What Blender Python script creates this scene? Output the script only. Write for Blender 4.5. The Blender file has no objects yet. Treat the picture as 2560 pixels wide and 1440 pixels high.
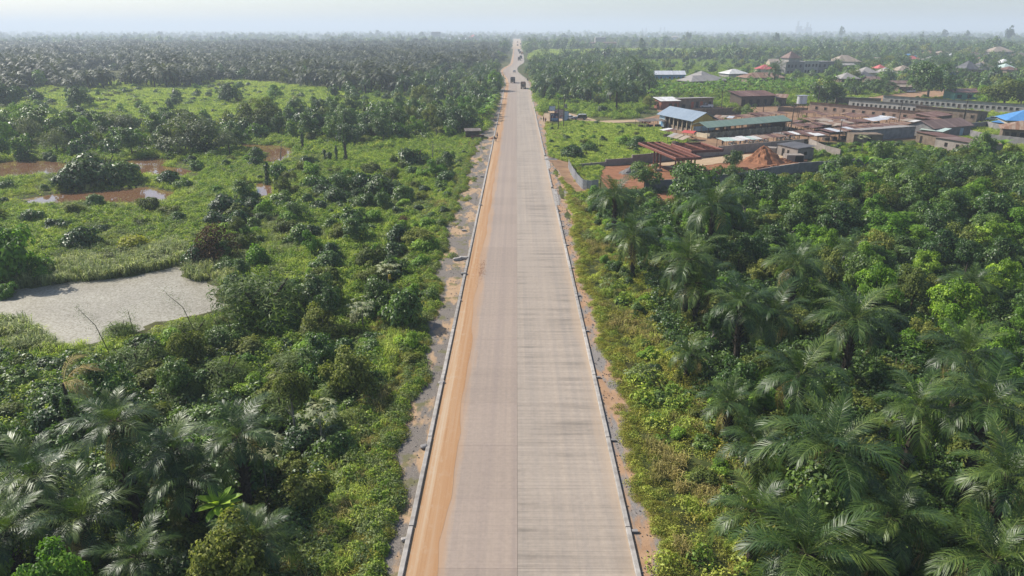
import bpy, bmesh, math, random
import numpy as np
from mathutils import Vector, Matrix, Euler

# ------------------------------------------------------------------ camera, sky, sun, exposure
scene = bpy.context.scene
COL = scene.collection
R = math.radians

FPX, CAM_H = 1707.0, 28.0                       # focal length in photo pixels, flying height of the drone
PITCH = math.atan(645 / FPX)
YAW = math.atan(11.5 * math.cos(PITCH) / FPX)
cam_data = bpy.data.cameras.new('drone_camera')
cam_data.sensor_width = 36.0
cam_data.lens = 36.0 * FPX / 2560
cam_data.clip_start = 0.5
cam_data.clip_end = 40000
cam = bpy.data.objects.new('drone_camera', cam_data)
cam.location = (0, 0, CAM_H)
cam.rotation_euler = (math.pi / 2 - PITCH, 0, YAW)
COL.objects.link(cam)
scene.camera = cam

SUN_AZ, SUN_EL = R(-62), R(42)                  # azimuth measured from the road direction, minus = to the left
world = bpy.data.worlds.new('World')
scene.world = world
world.use_nodes = True
wn = world.node_tree
wn.nodes.clear()
w_out = wn.nodes.new('ShaderNodeOutputWorld')
w_bg = wn.nodes.new('ShaderNodeBackground')
w_sky = wn.nodes.new('ShaderNodeTexSky')
w_sky.sky_type = 'NISHITA'
w_sky.sun_disc = False
w_sky.sun_elevation = SUN_EL
w_sky.sun_rotation = SUN_AZ
w_sky.altitude = 50
w_sky.air_density = 1.0
w_sky.dust_density = 1.0
w_sky.ozone_density = 2.6
w_bg.inputs['Strength'].default_value = 0.11
wn.links.new(w_sky.outputs[0], w_bg.inputs['Color'])
wn.links.new(w_bg.outputs[0], w_out.inputs['Surface'])

sun_data = bpy.data.lights.new('sun', 'SUN')
sun_data.energy = 5.0
sun_data.angle = R(0.6)
sun_data.color = (1.0, 0.945, 0.85)
sun = bpy.data.objects.new('sun', sun_data)
to_sun = Vector((math.sin(SUN_AZ) * math.cos(SUN_EL), math.cos(SUN_AZ) * math.cos(SUN_EL), math.sin(SUN_EL)))
sun.rotation_euler = to_sun.to_track_quat('Z', 'Y').to_euler()
sun.location = (-60, 60, 90)
COL.objects.link(sun)

vs = scene.view_settings
vs.view_transform = 'Standard'
vs.look = 'None'
vs.exposure = 0.44
vs.gamma = 1.0
vs.use_curve_mapping = False
scene.cycles.use_denoising = True
try:
    scene.cycles.denoiser = 'OPENIMAGEDENOISE'
    scene.cycles.denoising_prefilter = 'ACCURATE'
except Exception:
    pass
scene.cycles.max_bounces = 5
scene.cycles.diffuse_bounces = 1
scene.cycles.glossy_bounces = 2
scene.cycles.transmission_bounces = 3
scene.cycles.volume_bounces = 1
scene.cycles.transparent_max_bounces = 4
scene.cycles.use_fast_gi = False
scene.cycles.sample_clamp_indirect = 4.0
HAZE_DENSITY = 0.00034

# ------------------------------------------------------------------ survey: photo pixel of a point at height z -> metres
_fw = Vector((-math.sin(YAW) * math.cos(PITCH), math.cos(YAW) * math.cos(PITCH), -math.sin(PITCH)))
_rt = Vector((math.cos(YAW), math.sin(YAW), 0))
_up = _rt.cross(_fw)
def gp(px, py, z=0.0):
    d = _fw + _rt * ((px - 1280) / FPX) + _up * ((720 - py) / FPX)
    t = (z - CAM_H) / d.z
    return Vector((d.x * t, d.y * t, z))
def to_px(x, y, z):
    d = Vector((x, y, z - CAM_H))
    zc = d.dot(_fw)
    return (1280 + FPX * d.dot(_rt) / zc, 720 - FPX * d.dot(_up) / zc) if zc > 0.1 else (-9999, -9999)
def polyw(pts, z=0.0):
    return [tuple(gp(a, b, z)[:2]) for a, b in pts]
def inside(poly, X, Y):
    X = np.asarray(X, float); Y = np.asarray(Y, float)
    c = np.zeros(X.shape, bool)
    n = len(poly)
    for i in range(n):
        x0, y0 = poly[i]; x1, y1 = poly[(i + 1) % n]
        if y0 == y1: continue
        k = ((y0 > Y) != (y1 > Y)) & (X < (x1 - x0) * (Y - y0) / (y1 - y0) + x0)
        c ^= k
    return c
def poly_dist(poly, X, Y):
    X = np.asarray(X, float); Y = np.asarray(Y, float)
    best = np.full(X.shape, 1e9)
    n = len(poly)
    for i in range(n):
        x0, y0 = poly[i]; x1, y1 = poly[(i + 1) % n]
        dx, dy = x1 - x0, y1 - y0
        t = np.clip(((X - x0) * dx + (Y - y0) * dy) / (dx * dx + dy * dy + 1e-9), 0, 1)
        best = np.minimum(best, np.hypot(X - x0 - t * dx, Y - y0 - t * dy))
    return best

# ------------------------------------------------------------------ object helpers
def tag(o, label=None, cat=None, group=None, kind=None):
    if label: o['label'] = label
    if cat: o['category'] = cat
    if group: o['group'] = group
    if kind: o['kind'] = kind
    return o
def thing(name, label, cat, loc=(0, 0, 0), rz=0.0, group=None):
    o = bpy.data.objects.new(name, None)
    o.empty_display_size = 0.3
    COL.objects.link(o)
    o.location = loc
    o.rotation_euler = (0, 0, rz)
    return tag(o, label, cat, group)
def add(name, mesh, parent=None, loc=None, rot=None, scl=None):
    o = bpy.data.objects.new(name, mesh)
    COL.objects.link(o)
    if parent is not None: o.parent = parent
    if loc is not None: o.location = loc
    if rot is not None: o.rotation_euler = rot
    if scl is not None: o.scale = scl if hasattr(scl, '__len__') else (scl, scl, scl)
    return o

class MB:
    """collects boxes, tubes, quads; build() links them as one mesh object"""
    def __init__(self):
        self.v = []; self.f = []
    def quad(self, *p):
        n = len(self.v); self.v += [tuple(q) for q in p]; self.f.append(tuple(range(n, n + len(p))))
        return self
    def box(self, c, s, rz=0.0, taper=1.0):
        cx, cy, cz = c; sx, sy, sz = s[0] / 2, s[1] / 2, s[2] / 2
        n = len(self.v); ca, sa = math.cos(rz), math.sin(rz)
        for z, k in ((-sz, 1.0), (sz, taper)):
            for x, y in ((-sx, -sy), (sx, -sy), (sx, sy), (-sx, sy)):
                x *= k; y *= k
                self.v.append((cx + x * ca - y * sa, cy + x * sa + y * ca, cz + z))
        for q in ((3, 2, 1, 0), (4, 5, 6, 7), (0, 1, 5, 4), (1, 2, 6, 5), (2, 3, 7, 6), (3, 0, 4, 7)):
            self.f.append(tuple(n + i for i in q))
        return self
    def tube(self, pts, rad, n=6, cap=True):
        pts = [Vector(p) for p in pts]
        if not hasattr(rad, '__len__'): rad = [rad] * len(pts)
        b = len(self.v)
        for i, p in enumerate(pts):
            t = (pts[min(i + 1, len(pts) - 1)] - pts[max(i - 1, 0)]).normalized()
            a = Vector((1, 0, 0)) if abs(t.z) > 0.8 else Vector((0, 0, 1))
            u = t.cross(a).normalized(); w = t.cross(u)
            for k in range(n):
                an = 2 * math.pi * k / n
                q = p + (u * math.cos(an) + w * math.sin(an)) * rad[i]
                self.v.append(tuple(q))
        for i in range(len(pts) - 1):
            for k in range(n):
                self.f.append((b + i * n + k, b + i * n + (k + 1) % n, b + (i + 1) * n + (k + 1) % n, b + (i + 1) * n + k))
        if cap:
            self.f.append(tuple(b + k for k in range(n))[::-1])
            self.f.append(tuple(b + (len(pts) - 1) * n + k for k in range(n)))
        return self
    def slab(self, poly, z0, z1):
        """closed prism over a plan polygon; z0/z1 may be lists per corner"""
        n = len(poly); b = len(self.v)
        Z0 = z0 if hasattr(z0, '__len__') else [z0] * n
        Z1 = z1 if hasattr(z1, '__len__') else [z1] * n
        self.v += [(p[0], p[1], Z0[i]) for i, p in enumerate(poly)] + [(p[0], p[1], Z1[i]) for i, p in enumerate(poly)]
        self.f.append(tuple(range(b, b + n))[::-1]); self.f.append(tuple(range(b + n, b + 2 * n)))
        for i in range(n):
            j = (i + 1) % n
            self.f.append((b + i, b + j, b + n + j, b + n + i))
        return self
    def mesh(self, name, mat, smooth=False):
        me = bpy.data.meshes.new(name)
        me.from_pydata(self.v, [], self.f)
        me.materials.append(mat)
        bm = bmesh.new(); bm.from_mesh(me)
        bmesh.ops.recalc_face_normals(bm, faces=bm.faces)
        bm.to_mesh(me); bm.free()
        if smooth: me.polygons.foreach_set('use_smooth', [True] * len(me.polygons))
        return me
    def build(self, name, mat, parent=None, smooth=False, **kw):
        return add(name, self.mesh(name, mat, smooth), parent, **kw)

def np_mesh(name, V, F, mat, tint=None, smooth=False):
    """numpy verts (n,3), faces (m,k) all of one size"""
    me = bpy.data.meshes.new(name)
    V = np.asarray(V, np.float32); F = np.asarray(F, np.int32)
    k = F.shape[1]
    me.vertices.add(len(V)); me.vertices.foreach_set('co', V.ravel())
    me.loops.add(F.size); me.loops.foreach_set('vertex_index', F.ravel())
    me.polygons.add(len(F)); me.polygons.foreach_set('loop_start', np.arange(0, F.size, k, dtype=np.int32))
    if smooth: me.polygons.foreach_set('use_smooth', np.ones(len(F), bool))
    me.update(calc_edges=True)
    if tint is not None:
        a = me.attributes.new('tint', 'FLOAT', 'POINT'); a.data.foreach_set('value', np.asarray(tint, np.float32))
    if mat is not None: me.materials.append(mat)
    return me
# ------------------------------------------------------------------ materials (all procedural)
MATS = {}
def new_mat(name):
    m = bpy.data.materials.new(name); m.use_nodes = True
    m.node_tree.nodes.clear()
    MATS[name] = m
    return m, m.node_tree
class NT:
    def __init__(self, t): self.t = t
    def n(self, typ, **kw):
        x = self.t.nodes.new(typ)
        for k, v in kw.items():
            if k in x.inputs: x.inputs[k].default_value = v
            else: setattr(x, k, v)
        return x
    def l(self, a, b): self.t.links.new(a, b)
    def coords(self, which='Object', scale=(1, 1, 1)):
        c = self.n('ShaderNodeTexCoord'); m = self.n('ShaderNodeMapping')
        m.inputs['Scale'].default_value = scale
        self.l(c.outputs[which], m.inputs['Vector']); return m.outputs[0]
    def noise(self, vec, scale=1.0, detail=3.0, rough=0.55):
        x = self.n('ShaderNodeTexNoise'); x.inputs['Scale'].default_value = scale
        x.inputs['Detail'].default_value = detail; x.inputs['Roughness'].default_value = rough
        if vec is not None: self.l(vec, x.inputs['Vector'])
        return x.outputs['Fac']
    def ramp(self, fac, stops):
        x = self.n('ShaderNodeValToRGB')
        el = x.color_ramp.elements
        while len(el) < len(stops): el.new(0.5)
        for e, (p, c) in zip(el, stops):
            e.position = p; e.color = (*c, 1) if len(c) == 3 else c
        self.l(fac, x.inputs['Fac']); return x.outputs['Color']
    def mix(self, fac, a, b, mode='MIX'):
        x = self.n('ShaderNodeMix', data_type='RGBA', blend_type=mode)
        for s, v in ((x.inputs[0], fac), (x.inputs[6], a), (x.inputs[7], b)):
            if hasattr(v, 'node'): self.l(v, s)
            else: s.default_value = v if not hasattr(v, '__len__') else ((*v, 1) if len(v) == 3 else v)
        return x.outputs[2]
    def math(self, op, a, b=0.0, clamp=False):
        x = self.n('ShaderNodeMath', operation=op, use_clamp=clamp)
        for s, v in ((x.inputs[0], a), (x.inputs[1], b)):
            if hasattr(v, 'node'): self.l(v, s)
            else: s.default_value = v
        return x.outputs[0]
    def finish(self, col, rough=0.8, spec=0.3, metal=0.0, bump=None, bump_d=0.02, bump_s=0.5):
        p = self.n('ShaderNodeBsdfPrincipled')
        o = self.n('ShaderNodeOutputMaterial')
        for s, v in ((p.inputs['Base Color'], col), (p.inputs['Roughness'], rough)):
            if hasattr(v, 'node'): self.l(v, s)
            else: s.default_value = v if not hasattr(v, '__len__') else (*v, 1)
        p.inputs['Specular IOR Level'].default_value = spec
        p.inputs['Metallic'].default_value = metal
        if bump is not None:
            b = self.n('ShaderNodeBump'); b.inputs['Distance'].default_value = bump_d; b.inputs['Strength'].default_value = bump_s
            self.l(bump, b.inputs['Height']); self.l(b.outputs[0], p.inputs['Normal'])
        self.l(p.outputs[0], o.inputs['Surface'])
        return p

def plain(name, c1, c2=None, scale=1.5, rough=0.8, spec=0.3, bump=0.0, metal=0.0, lo=0.35, hi=0.65):
    m, t = new_mat(name); N = NT(t)
    if c2 is None: c2 = tuple(x * 0.75 for x in c1)
    v = N.coords('Object'); f = N.noise(v, scale, 5)
    inf = N.n('ShaderNodeObjectInfo')
    col = N.ramp(f, [(lo, c1), (hi, c2)])
    k = N.math('MULTIPLY_ADD', inf.outputs['Random'], 0.3); k.node.inputs[2].default_value = 0.85
    col = N.mix(1.0, col, k, 'MULTIPLY')
    N.finish(col, rough, spec, metal, f if bump else None, bump)
    return m

LEAF_GAIN = (1.9, 2.0, 1.4)
def leaf(name, cols, rough=0.45, spec=0.4, transl=0.28, var=0.5, hue=0.035, gain=1.0):
    """cols: dark, mid, light/young leaf colour; each leaf carries its own tint"""
    m, t = new_mat(name); N = NT(t)
    a = N.n('ShaderNodeAttribute', attribute_name='tint')
    cols = [tuple(min(.6, x * g * gain) for x, g in zip(c, LEAF_GAIN)) for c in cols]
    inf = N.n('ShaderNodeObjectInfo')
    col = N.ramp(a.outputs['Fac'], [(0.1, cols[0]), (0.55, cols[1]), (0.93, cols[2])])
    k = N.math('MULTIPLY_ADD', inf.outputs['Random'], var); k.node.inputs[2].default_value = 1 - var / 2
    col = N.mix(1.0, col, k, 'MULTIPLY')
    hs = N.n('ShaderNodeHueSaturation')
    h = N.math('MULTIPLY_ADD', inf.outputs['Random'], -hue); h.node.inputs[2].default_value = 0.5 + hue * .45
    N.l(h, hs.inputs['Hue']); N.l(col, hs.inputs['Color'])
    p = N.n('ShaderNodeBsdfPrincipled'); p.inputs['Roughness'].default_value = rough + .06
    p.inputs['Specular IOR Level'].default_value = spec * .6
    N.l(hs.outputs[0], p.inputs['Base Color'])
    tr = N.n('ShaderNodeBsdfTranslucent')
    br = N.mix(1.0, hs.outputs[0], (1.5, 1.7, 0.7), 'MULTIPLY'); N.l(br, tr.inputs['Color'])
    mx = N.n('ShaderNodeMixShader'); mx.inputs[0].default_value = transl
    N.l(p.outputs[0], mx.inputs[1]); N.l(tr.outputs[0], mx.inputs[2])
    o = N.n('ShaderNodeOutputMaterial'); N.l(mx.outputs[0], o.inputs['Surface'])
    return m

def roofing(name, cols, ridge=7.0, rough=0.6, metal=0.0, patch=0.35, spec=0.35):
    """corrugated sheets: bands of sheets of different age, streaks down the slope, fine corrugation relief"""
    m, t = new_mat(name); N = NT(t)
    v = N.coords('Object')
    sx = N.n('ShaderNodeSeparateXYZ'); N.l(v, sx.inputs[0])
    sheet = N.math('FLOOR', N.math('MULTIPLY', sx.outputs[0], 1.15))
    wn_ = N.n('ShaderNodeTexWhiteNoise', noise_dimensions='2D')
    inf = N.n('ShaderNodeObjectInfo')
    cv = N.n('ShaderNodeCombineXYZ'); N.l(sheet, cv.inputs[0]); N.l(N.math('MULTIPLY', inf.outputs['Random'], 91.0), cv.inputs[1])
    N.l(cv.outputs[0], wn_.inputs[0])
    st = N.noise(N.coords('Object', (2.2, 0.35, 0.6)), 1.3, 6, 0.65)
    f = N.math('ADD', N.math('MULTIPLY', wn_.outputs[0], patch), N.math('MULTIPLY', st, 1.0 - patch * 0.5))
    f = N.math('MULTIPLY_ADD', f, 1.0); f.node.inputs[2].default_value = -0.05
    n = len(cols)
    col = N.ramp(f, [(0.22 + 0.56 * i / max(1, n - 1), c) for i, c in enumerate(cols)])
    w = N.math('SINE', N.math('MULTIPLY', sx.outputs[0], 2 * math.pi * ridge))
    N.finish(col, rough, spec, metal, w, 0.02, 0.6)
    return m

# foliage
M = MATS
leaf('leaf_dark',  [(0.012, 0.024, 0.009), (0.032, 0.060, 0.017), (0.068, 0.105, 0.026)], 0.40, 0.7, 0.22)
leaf('leaf_mid',   [(0.020, 0.038, 0.011), (0.052, 0.090, 0.022), (0.110, 0.150, 0.035)], 0.40, 0.75, 0.26)
leaf('leaf_olive', [(0.030, 0.036, 0.012), (0.075, 0.088, 0.025), (0.150, 0.150, 0.045)], 0.55, 0.35, 0.26)
leaf('leaf_bright', [(0.030, 0.060, 0.010), (0.085, 0.145, 0.022), (0.170, 0.230, 0.040)], 0.45, 0.4, 0.32)
leaf('leaf_yellow', [(0.080, 0.085, 0.012), (0.200, 0.190, 0.025), (0.330, 0.290, 0.045)], 0.5, 0.35, 0.3)
leaf('leaf_grey',  [(0.035, 0.042, 0.026), (0.085, 0.095, 0.060), (0.150, 0.150, 0.105)], 0.5, 0.5, 0.2)
leaf('leaf_brown', [(0.020, 0.012, 0.008), (0.055, 0.030, 0.020), (0.100, 0.060, 0.038)], 0.7, 0.2, 0.1)
leaf('leaf_bamboo', [(0.030, 0.042, 0.012), (0.080, 0.105, 0.030), (0.160, 0.175, 0.060)], 0.5, 0.4, 0.26)
leaf('palm_leaf',  [(0.013, 0.026, 0.007), (0.036, 0.064, 0.014), (0.100, 0.128, 0.042)], 0.37, 0.8, 0.24, 0.9, 0.05, 0.9)
leaf('palm_dusty', [(0.022, 0.025, 0.020), (0.048, 0.054, 0.042), (0.100, 0.102, 0.080)], 0.5, 0.5, 0.15, 1.0, 0.05, 0.9)
leaf('palm_dry',   [(0.080, 0.060, 0.032), (0.170, 0.130, 0.070), (0.280, 0.225, 0.130)], 0.7, 0.2, 0.15)
leaf('banana_leaf', [(0.035, 0.068, 0.014), (0.085, 0.140, 0.030), (0.190, 0.230, 0.055)], 0.4, 0.45, 0.3)
leaf('herb',       [(0.042, 0.066, 0.014), (0.105, 0.150, 0.030), (0.200, 0.225, 0.055)], 0.5, 0.35, 0.3)
leaf('weed',       [(0.060, 0.058, 0.015), (0.150, 0.140, 0.035), (0.260, 0.225, 0.075)], 0.55, 0.3, 0.3)
leaf('reed',       [(0.070, 0.080, 0.040), (0.150, 0.165, 0.085), (0.260, 0.260, 0.160)], 0.5, 0.4, 0.25)
leaf('field',      [(0.085, 0.110, 0.024), (0.190, 0.225, 0.055), (0.290, 0.300, 0.100)], 0.55, 0.3, 0.3)
leaf('herb_light', [(0.075, 0.090, 0.020), (0.180, 0.200, 0.050), (0.290, 0.290, 0.095)], 0.5, 0.35, 0.3)
leaf('herb_grey', [(0.045, 0.058, 0.026), (0.095, 0.118, 0.058), (0.165, 0.180, 0.100)], 0.5, 0.4, 0.25)
leaf('dry_grass',  [(0.080, 0.065, 0.030), (0.170, 0.140, 0.065), (0.280, 0.240, 0.130)], 0.7, 0.2, 0.2)
plain('bark', (0.11, 0.085, 0.06), (0.05, 0.04, 0.03), 4, 0.9, 0.2, 0.03)
plain('bark_pale', (0.28, 0.25, 0.21), (0.13, 0.11, 0.09), 4, 0.85, 0.2, 0.02)
plain('palm_bark', (0.075, 0.058, 0.042), (0.025, 0.02, 0.016), 6, 0.95, 0.15, 0.06)
plain('banana_stem', (0.16, 0.17, 0.06), (0.09, 0.07, 0.035), 3, 0.6, 0.3)
plain('culm', (0.14, 0.13, 0.05), (0.08, 0.07, 0.03), 3, 0.5, 0.4)
# built things
plain('kerb_concrete', (0.40, 0.37, 0.335), (0.25, 0.225, 0.20), 1.6, 0.85, 0.25, 0.004)
plain('concrete_block', (0.30, 0.255, 0.22), (0.21, 0.18, 0.155), 0.9, 0.9, 0.2, 0.006)
plain('block_grey', (0.25, 0.235, 0.225), (0.16, 0.15, 0.145), 0.7, 0.9, 0.2, 0.006)
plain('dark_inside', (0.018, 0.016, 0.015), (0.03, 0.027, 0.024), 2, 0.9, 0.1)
plain('wood_old', (0.13, 0.10, 0.075), (0.06, 0.045, 0.035), 3, 0.9, 0.2, 0.01)
plain('pole_wood', (0.10, 0.085, 0.07), (0.055, 0.045, 0.04), 3, 0.9, 0.2)
plain('wall_cream', (0.52, 0.44, 0.31), (0.40, 0.33, 0.23), 0.8, 0.85, 0.25)
plain('wall_white', (0.38, 0.355, 0.32), (0.24, 0.22, 0.195), 0.6, 0.85, 0.25)
plain('wall_pink', (0.34, 0.235, 0.175), (0.23, 0.16, 0.12), 0.7, 0.88, 0.2)
plain('wall_mud', (0.22, 0.165, 0.12), (0.13, 0.098, 0.072), 0.9, 0.92, 0.15)
plain('wall_blue', (0.11, 0.26, 0.42), (0.08, 0.20, 0.33), 0.8, 0.7, 0.3)
plain('wall_paleblue', (0.42, 0.55, 0.60), (0.34, 0.45, 0.50), 0.8, 0.7, 0.3)
plain('wall_green', (0.10, 0.26, 0.20), (0.07, 0.19, 0.15), 0.8, 0.75, 0.3)
plain('wall_yellow', (0.50, 0.33, 0.08), (0.38, 0.25, 0.07), 0.8, 0.8, 0.3)
plain('wall_brick', (0.26, 0.10, 0.07), (0.18, 0.075, 0.055), 0.9, 0.85, 0.2)
plain('door_orange', (0.42, 0.10, 0.035), (0.33, 0.08, 0.03), 2, 0.6, 0.3)
plain('door_brown', (0.09, 0.055, 0.035), (0.05, 0.03, 0.02), 2, 0.7, 0.3)
plain('oxide_steel', (0.20, 0.072, 0.048), (0.14, 0.05, 0.035), 1.5, 0.55, 0.4)
plain('soil_orange', (0.33, 0.205, 0.118), (0.20, 0.120, 0.072), 0.35, 0.95, 0.1, 0.06)
plain('soil_red', (0.31, 0.145, 0.08), (0.22, 0.10, 0.052), 0.8, 0.95, 0.1, 0.12)
plain('soil_sand', (0.42, 0.31, 0.205), (0.34, 0.24, 0.15), 0.5, 0.95, 0.1, 0.03)
plain('gravel_grey', (0.25, 0.23, 0.215), (0.15, 0.14, 0.13), 9, 0.95, 0.15, 0.04)
plain('sacks', (0.12, 0.10, 0.09), (0.05, 0.045, 0.045), 3, 0.9, 0.2)
plain('tarp_red', (0.45, 0.07, 0.06), (0.35, 0.06, 0.05), 2, 0.7, 0.3)
plain('white_paint', (0.70, 0.70, 0.69), (0.58, 0.57, 0.56), 1.5, 0.5, 0.4)
plain('frame_white', (0.66, 0.65, 0.63), None, 1.5, 0.6, 0.3)
plain('galvanised', (0.42, 0.43, 0.45), (0.28, 0.28, 0.29), 2, 0.45, 0.5, 0, 0.3)
plain('paint_dark', (0.03, 0.033, 0.04), None, 2, 0.3, 0.5)
plain('paint_white_car', (0.68, 0.68, 0.67), None, 2, 0.3, 0.5)
plain('paint_grey', (0.20, 0.195, 0.19), None, 2, 0.4, 0.5)
plain('tipper_paint', (0.155, 0.125, 0.10), (0.10, 0.08, 0.065), 1.2, 0.7, 0.3)
plain('paint_orange', (0.50, 0.25, 0.05), (0.38, 0.18, 0.04), 1.2, 0.5, 0.4)
plain('rubber', (0.025, 0.024, 0.023), None, 3, 0.85, 0.2)
plain('rim_metal', (0.25, 0.25, 0.25), None, 3, 0.5, 0.5)
plain('car_glass', (0.03, 0.035, 0.04), (0.04, 0.045, 0.05), 2, 0.08, 0.6)
plain('lamp_glass', (0.6, 0.6, 0.58), None, 2, 0.2, 0.5)
plain('lamp_red', (0.35, 0.03, 0.02), None, 2, 0.3, 0.5)
plain('skin', (0.085, 0.05, 0.035), None, 2, 0.6, 0.3)
plain('cloth_dark', (0.03, 0.032, 0.045), None, 2, 0.9, 0.2)
plain('cloth_red', (0.25, 0.05, 0.04), None, 2, 0.9, 0.2)
plain('cloth_blue', (0.05, 0.09, 0.2), None, 2, 0.9, 0.2)
plain('cloth_pale', (0.5, 0.47, 0.42), None, 2, 0.9, 0.2)
plain('mesh_yellow', (0.55, 0.38, 0.03), None, 2, 0.6, 0.3)
roofing('roof_rust', [(0.050, 0.022, 0.016), (0.100, 0.041, 0.027), (0.155, 0.072, 0.047), (0.225, 0.145, 0.115)])
roofing('roof_rust_orange', [(0.085, 0.036, 0.021), (0.165, 0.078, 0.042), (0.24, 0.135, 0.080), (0.31, 0.235, 0.175)])
roofing('roof_tan', [(0.21, 0.155, 0.11), (0.29, 0.225, 0.165), (0.37, 0.30, 0.23)])
roofing('roof_grey', [(0.18, 0.165, 0.155), (0.245, 0.225, 0.21), (0.31, 0.285, 0.26)], 5, 0.8)
roofing('roof_charcoal', [(0.05, 0.05, 0.055), (0.085, 0.083, 0.09), (0.12, 0.115, 0.12)], 5, 0.7)
roofing('roof_zinc', [(0.45, 0.45, 0.46), (0.58, 0.58, 0.59), (0.66, 0.66, 0.67)], 7, 0.4, 0.2)
roofing('roof_white', [(0.42, 0.39, 0.35), (0.55, 0.53, 0.50), (0.68, 0.67, 0.65)], 7, 0.6)
roofing('roof_blue', [(0.19, 0.235, 0.28), (0.235, 0.285, 0.34), (0.28, 0.33, 0.38)], 4, 0.45, 0.1, 0.15)
roofing('roof_blue_strong', [(0.05, 0.17, 0.38), (0.07, 0.22, 0.46), (0.10, 0.26, 0.50)], 4, 0.5, 0, 0.2)
roofing('roof_green', [(0.13, 0.19, 0.15), (0.165, 0.23, 0.18), (0.22, 0.28, 0.23)], 4, 0.55, 0, 0.2)
roofing('roof_mint', [(0.30, 0.38, 0.34), (0.36, 0.45, 0.40), (0.42, 0.50, 0.45)], 5, 0.6)
roofing('roof_red', [(0.33, 0.06, 0.055), (0.42, 0.085, 0.08), (0.50, 0.13, 0.12)], 5, 0.6)
roofing('roof_brown', [(0.10, 0.062, 0.052), (0.155, 0.098, 0.082), (0.22, 0.15, 0.125)], 5, 0.75)
roofing('roof_old', [(0.075, 0.060, 0.052), (0.13, 0.105, 0.09), (0.21, 0.175, 0.15)], 6, 0.8)

# ground: soil showing between plants, moss-green and brown patches
m, t = new_mat('ground'); N = NT(t)
v = N.coords('Object')
a = N.noise(v, 0.05, 4); b = N.noise(v, 0.9, 5); c = N.noise(v, 0.006, 3)
col = N.ramp(b, [(0.3, (0.030, 0.036, 0.013)), (0.5, (0.065, 0.080, 0.024)), (0.72, (0.115, 0.115, 0.045))])
col2 = N.ramp(b, [(0.3, (0.050, 0.042, 0.022)), (0.6, (0.10, 0.095, 0.035)), (0.8, (0.16, 0.135, 0.06))])
col = N.mix(N.ramp(a, [(0.42, (0, 0, 0)), (0.62, (1, 1, 1))]), col, col2)
col3 = N.ramp(c, [(0.4, (0.75, 0.8, 0.75)), (0.6, (1.15, 1.15, 1.0))])
col = N.mix(1.0, col, col3, 'MULTIPLY')
N.finish(col, 0.95, 0.1, 0, b, 0.15)

# verge: grey stone chippings, patches of orange soil, moss
m, t = new_mat('verge_gravel'); N = NT(t)
v = N.coords('Object')
a = N.noise(N.coords('Object', (0.55, 0.20, 1)), 0.9, 5, 0.6); b = N.noise(v, 14, 4, 0.7); c = N.noise(v, 1.4, 5)
grey = N.ramp(b, [(0.3, (0.105, 0.092, 0.078)), (0.55, (0.19, 0.165, 0.142)), (0.75, (0.30, 0.26, 0.225))])
soil = N.ramp(c, [(0.3, (0.33, 0.22, 0.13)), (0.7, (0.42, 0.29, 0.18))])
col = N.mix(N.ramp(a, [(0.50, (0, 0, 0)), (0.57, (1, 1, 1))]), grey, soil)
a2 = N.noise(v, 0.6, 4)
col = N.mix(N.ramp(a2, [(0.56, (0, 0, 0)), (0.64, (0.75, 0.75, 0.75))]), col, (0.13, 0.125, 0.05))
N.finish(col, 0.95, 0.15, 0, b, 0.05)

m, t = new_mat('verge_soil'); N = NT(t)
v = N.coords('Object')
a = N.noise(N.coords('Object', (0.8, 0.2, 1)), 1.1, 5, 0.6); b = N.noise(v, 12, 4, 0.7); c = N.noise(v, 1.4, 5)
grey = N.ramp(b, [(0.3, (0.14, 0.125, 0.115)), (0.55, (0.235, 0.21, 0.19)), (0.75, (0.33, 0.30, 0.275))])
soil = N.ramp(c, [(0.3, (0.30, 0.18, 0.105)), (0.7, (0.40, 0.255, 0.155))])
col = N.mix(N.ramp(a, [(0.46, (0, 0, 0)), (0.56, (1, 1, 1))]), soil, grey)
N.finish(col, 0.95, 0.15, 0, b, 0.05)

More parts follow.
